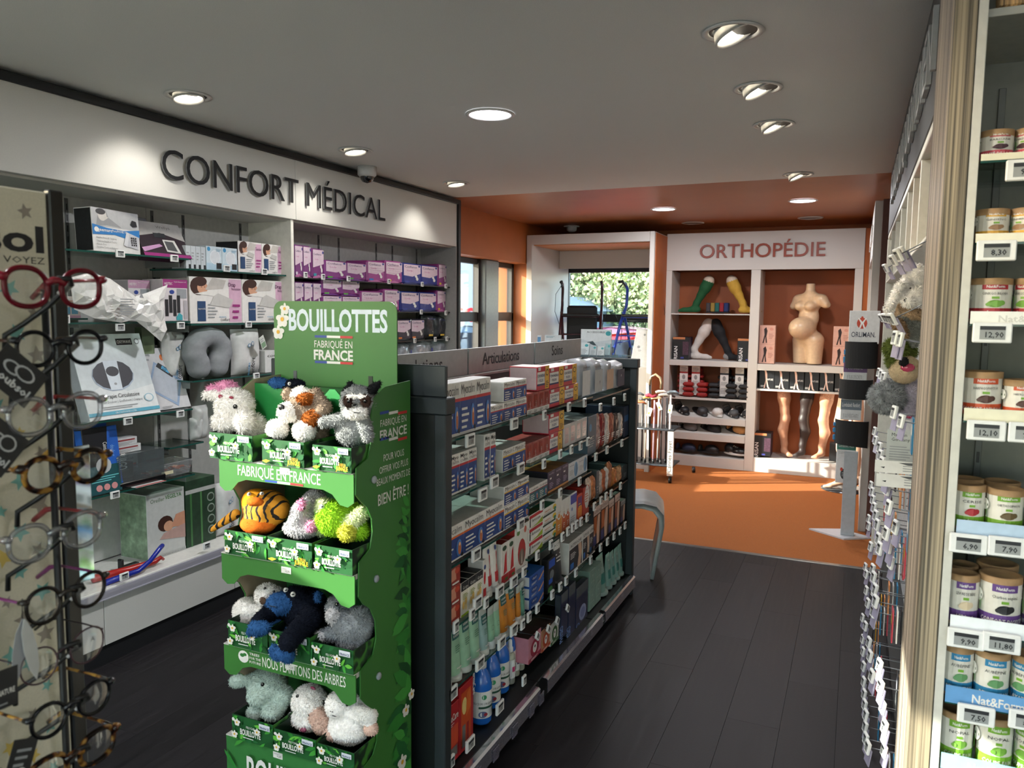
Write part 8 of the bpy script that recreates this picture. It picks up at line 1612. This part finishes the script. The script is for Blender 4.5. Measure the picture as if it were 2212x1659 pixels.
adisp(1160, 1169, 724, 772, .3, [('r', .1, .4, .9, .9, H('6a9ac4'))], 'narrow blue white leaflet at the edge of the orange reveal', 'leaflet', cat='leaflet')
a = ony(1356, 775, 7.55); b = ony(1398, 722, 7.55); m = MB(); w_ = float(b[0] - a[0]); h_ = float(b[2] - a[2]) + .04; m.box((-w_ / 2, 0, 0), (w_ / 2, .02, h_ + .1), H('d4d6d8', .4), .012); m.front(w_, h_, [('e', .5, .8, .06, .04, LGY), ('e', .3, .35, .08, .05, LGY), ('l', .3, .2, .5, .28, 2, LGY)], z0=.1)
o = m.build('foot_panel', None, 'leaning white panel in front of the blue rollator', 'panel', loc=(float(a[0] + b[0]) / 2, 7.62, ZP)); o.rotation_euler = (-.18, .12, 0)

# ================================================================== outside: car park, trees, houses
GND = M('b2afa6', .9, scale=3, amount=.15)
mb = MB(); mb.box((-70, 8.85, -.35), (40, 70, -.15), GND); mb.box((-70, -40, -.35), (-3.62, 8.85, -.15), GND); mb.box((-3.62, -40, -.35), (40, -4.3, -.15), GND); mb.build('ground_outside', kind='structure')
mb = MB(); mb.box((-4.6, 20, -.14), (4, 26, -.05), M('4c6a2a', .9, scale=2, amount=.3)); mb.build('grass_verge', kind='structure')
def tree(x, y, h, r, c1, c2, label, n=11000, trunk=.16):
    o = empty('tree', (x, y, -.15), 0, label, 'tree', 'trees beyond the car park')
    m = MB(); m.tube([(0, 0, 0), (.05, .02, h * .3), (-.05, .05, h * .55), (.0, 0, h * .8)], [trunk, trunk * .8, trunk * .5, trunk * .2], M('4a3a2a', .9), 8)
    for k in range(5): a = k * 1.3; m.tube([(0, 0, h * (.3 + .08 * k)), (math.cos(a) * r * .5, math.sin(a) * r * .5, h * (.5 + .08 * k))], [trunk * .4, trunk * .1], M('4a3a2a', .9), 5)
    m.build('trunk', o)
    cl_ = rng.normal(0, 1, (26, 3)); cl_ /= np.linalg.norm(cl_, axis=1)[:, None]; cl_ *= rng.random((26, 1)) ** .4 * np.array([r * .8, r * .8, h * .36]); cl_ += np.array([0, 0, h * .58])
    p = cl_[rng.integers(0, 26, n)] + rng.normal(0, 1, (n, 3)) * np.array([r * .22, r * .22, h * .09]); s = (.05 + .05 * rng.random((n, 1))) * (r / 2.2) ** .5
    a = rng.normal(0, 1, (n, 3)); a /= np.linalg.norm(a, axis=1)[:, None]; b = np.cross(a, rng.normal(0, 1, (n, 3))); b /= np.linalg.norm(b, axis=1)[:, None]
    v = np.stack([p - a * s, p + b * s * .6, p + a * s, p - b * s * .6], 1).reshape(-1, 3); f = np.arange(4 * n).reshape(-1, 4)
    q = MB(); q.arr(v, f, rng.integers(0, 2, n), [M(c1, .7), M(c2, .7)], False); q.build('crown', o, kind='stuff')
TS_ = [(-9.5, 29, 8.5, 3.2, '7a8a5c', 'a4ae78'), (-6.3, 28, 8.0, 3.0, '8e9a66', 'b2b684'), (-12.5, 33, 9, 3.4, '3f5a3a', '5a6f42'), (-3.4, 27, 8.5, 3.0, '84966a', 'a8b47e'), (-7.8, 24.5, 4.6, 2.4, '849468', 'a8b080'), (-5.0, 24, 4.2, 2.2, '8a9a70', 'b0b888'), (-2.2, 24, 4.8, 2.4, '788c60', '9aa878'), (-10.8, 25, 4.0, 2.0, '6f8460', '94a074'), (-16.5, 36, 8, 4, '35503a', '4a6040'),
       (-14.6, 27, 7, 2.6, '4a6450', '6f8468'), (-13.0, 25.5, 5.2, 2.2, '557058', '7a9070'), (-17.5, 31, 9, 3.4, '4a6450', '6f8468'), (-15.5, 24, 4.6, 2.2, '5c7658', '869a70')]
for i, t in enumerate(TS_): tree(*t, 'olive green tree outside the window, %s of the belt behind the car park' % ORD[i])
def car(x, y, rz, body, label, rear=False):
    o = empty('car', (x, y, -.15), rz, label, 'car', 'parked cars'); m = MB()
    prof = [(-2.0, .25), (-2.05, .6), (-1.9, .95), (-1.55, 1.02), (-1.1, 1.38), (-.2, 1.46), (.55, 1.4), (1.1, 1.0), (1.85, .85), (2.05, .6), (2.05, .25)]
    lo = [(x_, z_) for x_, z_ in prof]; V = []; F = []; n = len(lo)
    secs = [(-.86, .0), (-.84, .06), (.84, .06), (.86, .0)]
    for (yy, ins) in ((-.82, .12), (-.88, .0), (.88, .0), (.82, .12)):
        for x_, z_ in lo: V.append((x_ * (1 - ins * .06), yy * (1 - (.22 if z_ > 1.05 else 0)), z_))
    for k in range(3): F += [(k * n + i, k * n + (i + 1) % n, (k + 1) * n + (i + 1) % n, (k + 1) * n + i) for i in range(n)]
    F += [tuple(range(n))[::-1], tuple(3 * n + i for i in range(n))]; m.add(V, F, H(body, .2), False); m.build('body', o)
    g2 = H('14181c', .08)
    for sy in (-1, 1):
        q = MB(); q.add([(-1.35, sy * .80, 1.04), (.85, sy * .80, 1.04), (.45, sy * .71, 1.33), (-1.0, sy * .71, 1.33)], [(0, 1, 2, 3)], g2); q.build('side_window', o)
        for xx in (-1.25, 1.3): q = MB(); q.lathe([(0, -.1), (.2, -.1), (.31, -.07), (.31, .07), (.2, .1), (0, .1)], BLACK, 20, (xx, sy * .8, .31), axis='y'); q.lathe([(0, -.11), (.18, -.11), (.18, .11), (0, .11)], H('a9abad', .3), 12, (xx, sy * .8, .31), axis='y'); q.build('wheel', o)
        q = MB(); q.box((-2.06, sy * .55, .62), (-1.9, sy * .84, .86), H('b01a1e', .2), .02); q.build('tail_light', o)
    q = MB(); q.add([(-1.62, -.66, 1.06), (-1.62, .66, 1.06), (-1.2, .6, 1.34), (-1.2, -.6, 1.34)], [(0, 1, 2, 3)], g2); q.add([(1.06, -.66, 1.05), (1.06, .66, 1.05), (.66, .6, 1.34), (.66, -.6, 1.34)], [(3, 2, 1, 0)], g2); q.build('windscreen', o)
car(-4.1, 14.6, 0.12, '8e5a78', 'mauve car parked outside the shop window')
car(-5.5, 14.2, 1.35, '3a5f8e', 'blue car parked beyond the dark red rollator')
car(-2.6, 11.9, .05, 'a02a30', 'red car parked close to the shop window')
car(-6.9, 13.4, .7, '7a94a4', 'grey blue car with red tail lights seen through the side window')
car(-9.6, 19.0, 1.0, 'a9b4bc', 'silver car behind the grey blue one')
def house(x, y, w_, d_, h_, wall, roof, label, rz=0):
    o = empty('house', (x, y, -.15), rz, label, 'house', 'houses beyond the car park'); m = MB(); m.box((-w_ / 2, 0, 0), (w_ / 2, d_, h_), H(wall, .8)); m.build('wall', o)
    m = MB(); m.ext([(-w_ / 2 - .3, h_), (w_ / 2 + .3, h_), (0, h_ + w_ * .22)], -.3, d_ + .3, H(roof, .8), 'xz'); m.build('roof', o)
    for k in range(3): m = MB(); m.box((-w_ * .35 + k * w_ * .3, -.03, h_ * .4), (-w_ * .35 + k * w_ * .3 + 1, .0, h_ * .75), H('3a444c', .2)); m.build('window', o)
house(-15.2, 40, 3.6, 5, 3.4, 'c4c4c0', '6f7a84', 'pale house with a slate roof above the window mullion')
house(-8.1, 20.5, 2.0, 5, 1.75, '8fa9c4', '7a8a98', 'pale blue shed beside the dark red rollator')
house(-10.6, 23.5, 2.6, 5, 4.6, 'b4623a', 'a85a34', 'rust orange building seen through the side window', .4)
# totem of a petrol station and a white column
tm = empty('price_totem', (-7.8, 15.2, -.15), .55, 'white roadside totem with red digits seen through the side window', 'sign'); m = MB(); m.box((-.7, 0, 0), (.7, .25, 4.2), H('cdd6dc', .4), .02); m.build('body', tm)
m = MB(); m.box((-.6, -.02, 2.9), (.6, .0, 3.6), H('3a6a8e', .4)); m.build('panel', tm)
for k, s in enumerate(('E03', '0.58', '0.82')): m = MB(); m.text(s, 0, 1.5 - k * .45, .3, M('d81f2a', .4, emit=.6), y=-.01, width=.95, bold=.03); m.build('digit', tm)
m = MB(); m.box((-.12, -.12, 0), (.12, .12, 2.9), H('d4d8da', .5), .01); m.build('canopy_post', None, 'white post outside the side window beside the orange reveal', 'post', loc=(-4.35, 9.6, -.15))
m = MB(); m.tube([(0, 0, 0), (0, 0, 4.4)], .05, H('9aa0a4', .4), 8); o = m.build('street_lamp', None, 'thin grey lamp post beyond the car park', 'street lamp', loc=(-8.3, 19.5, -.15)); m = MB(); m.box((-.3, -.1, 4.4), (.3, .1, 4.5), H('5c6064', .4), .02); m.build('lamp_head', o)
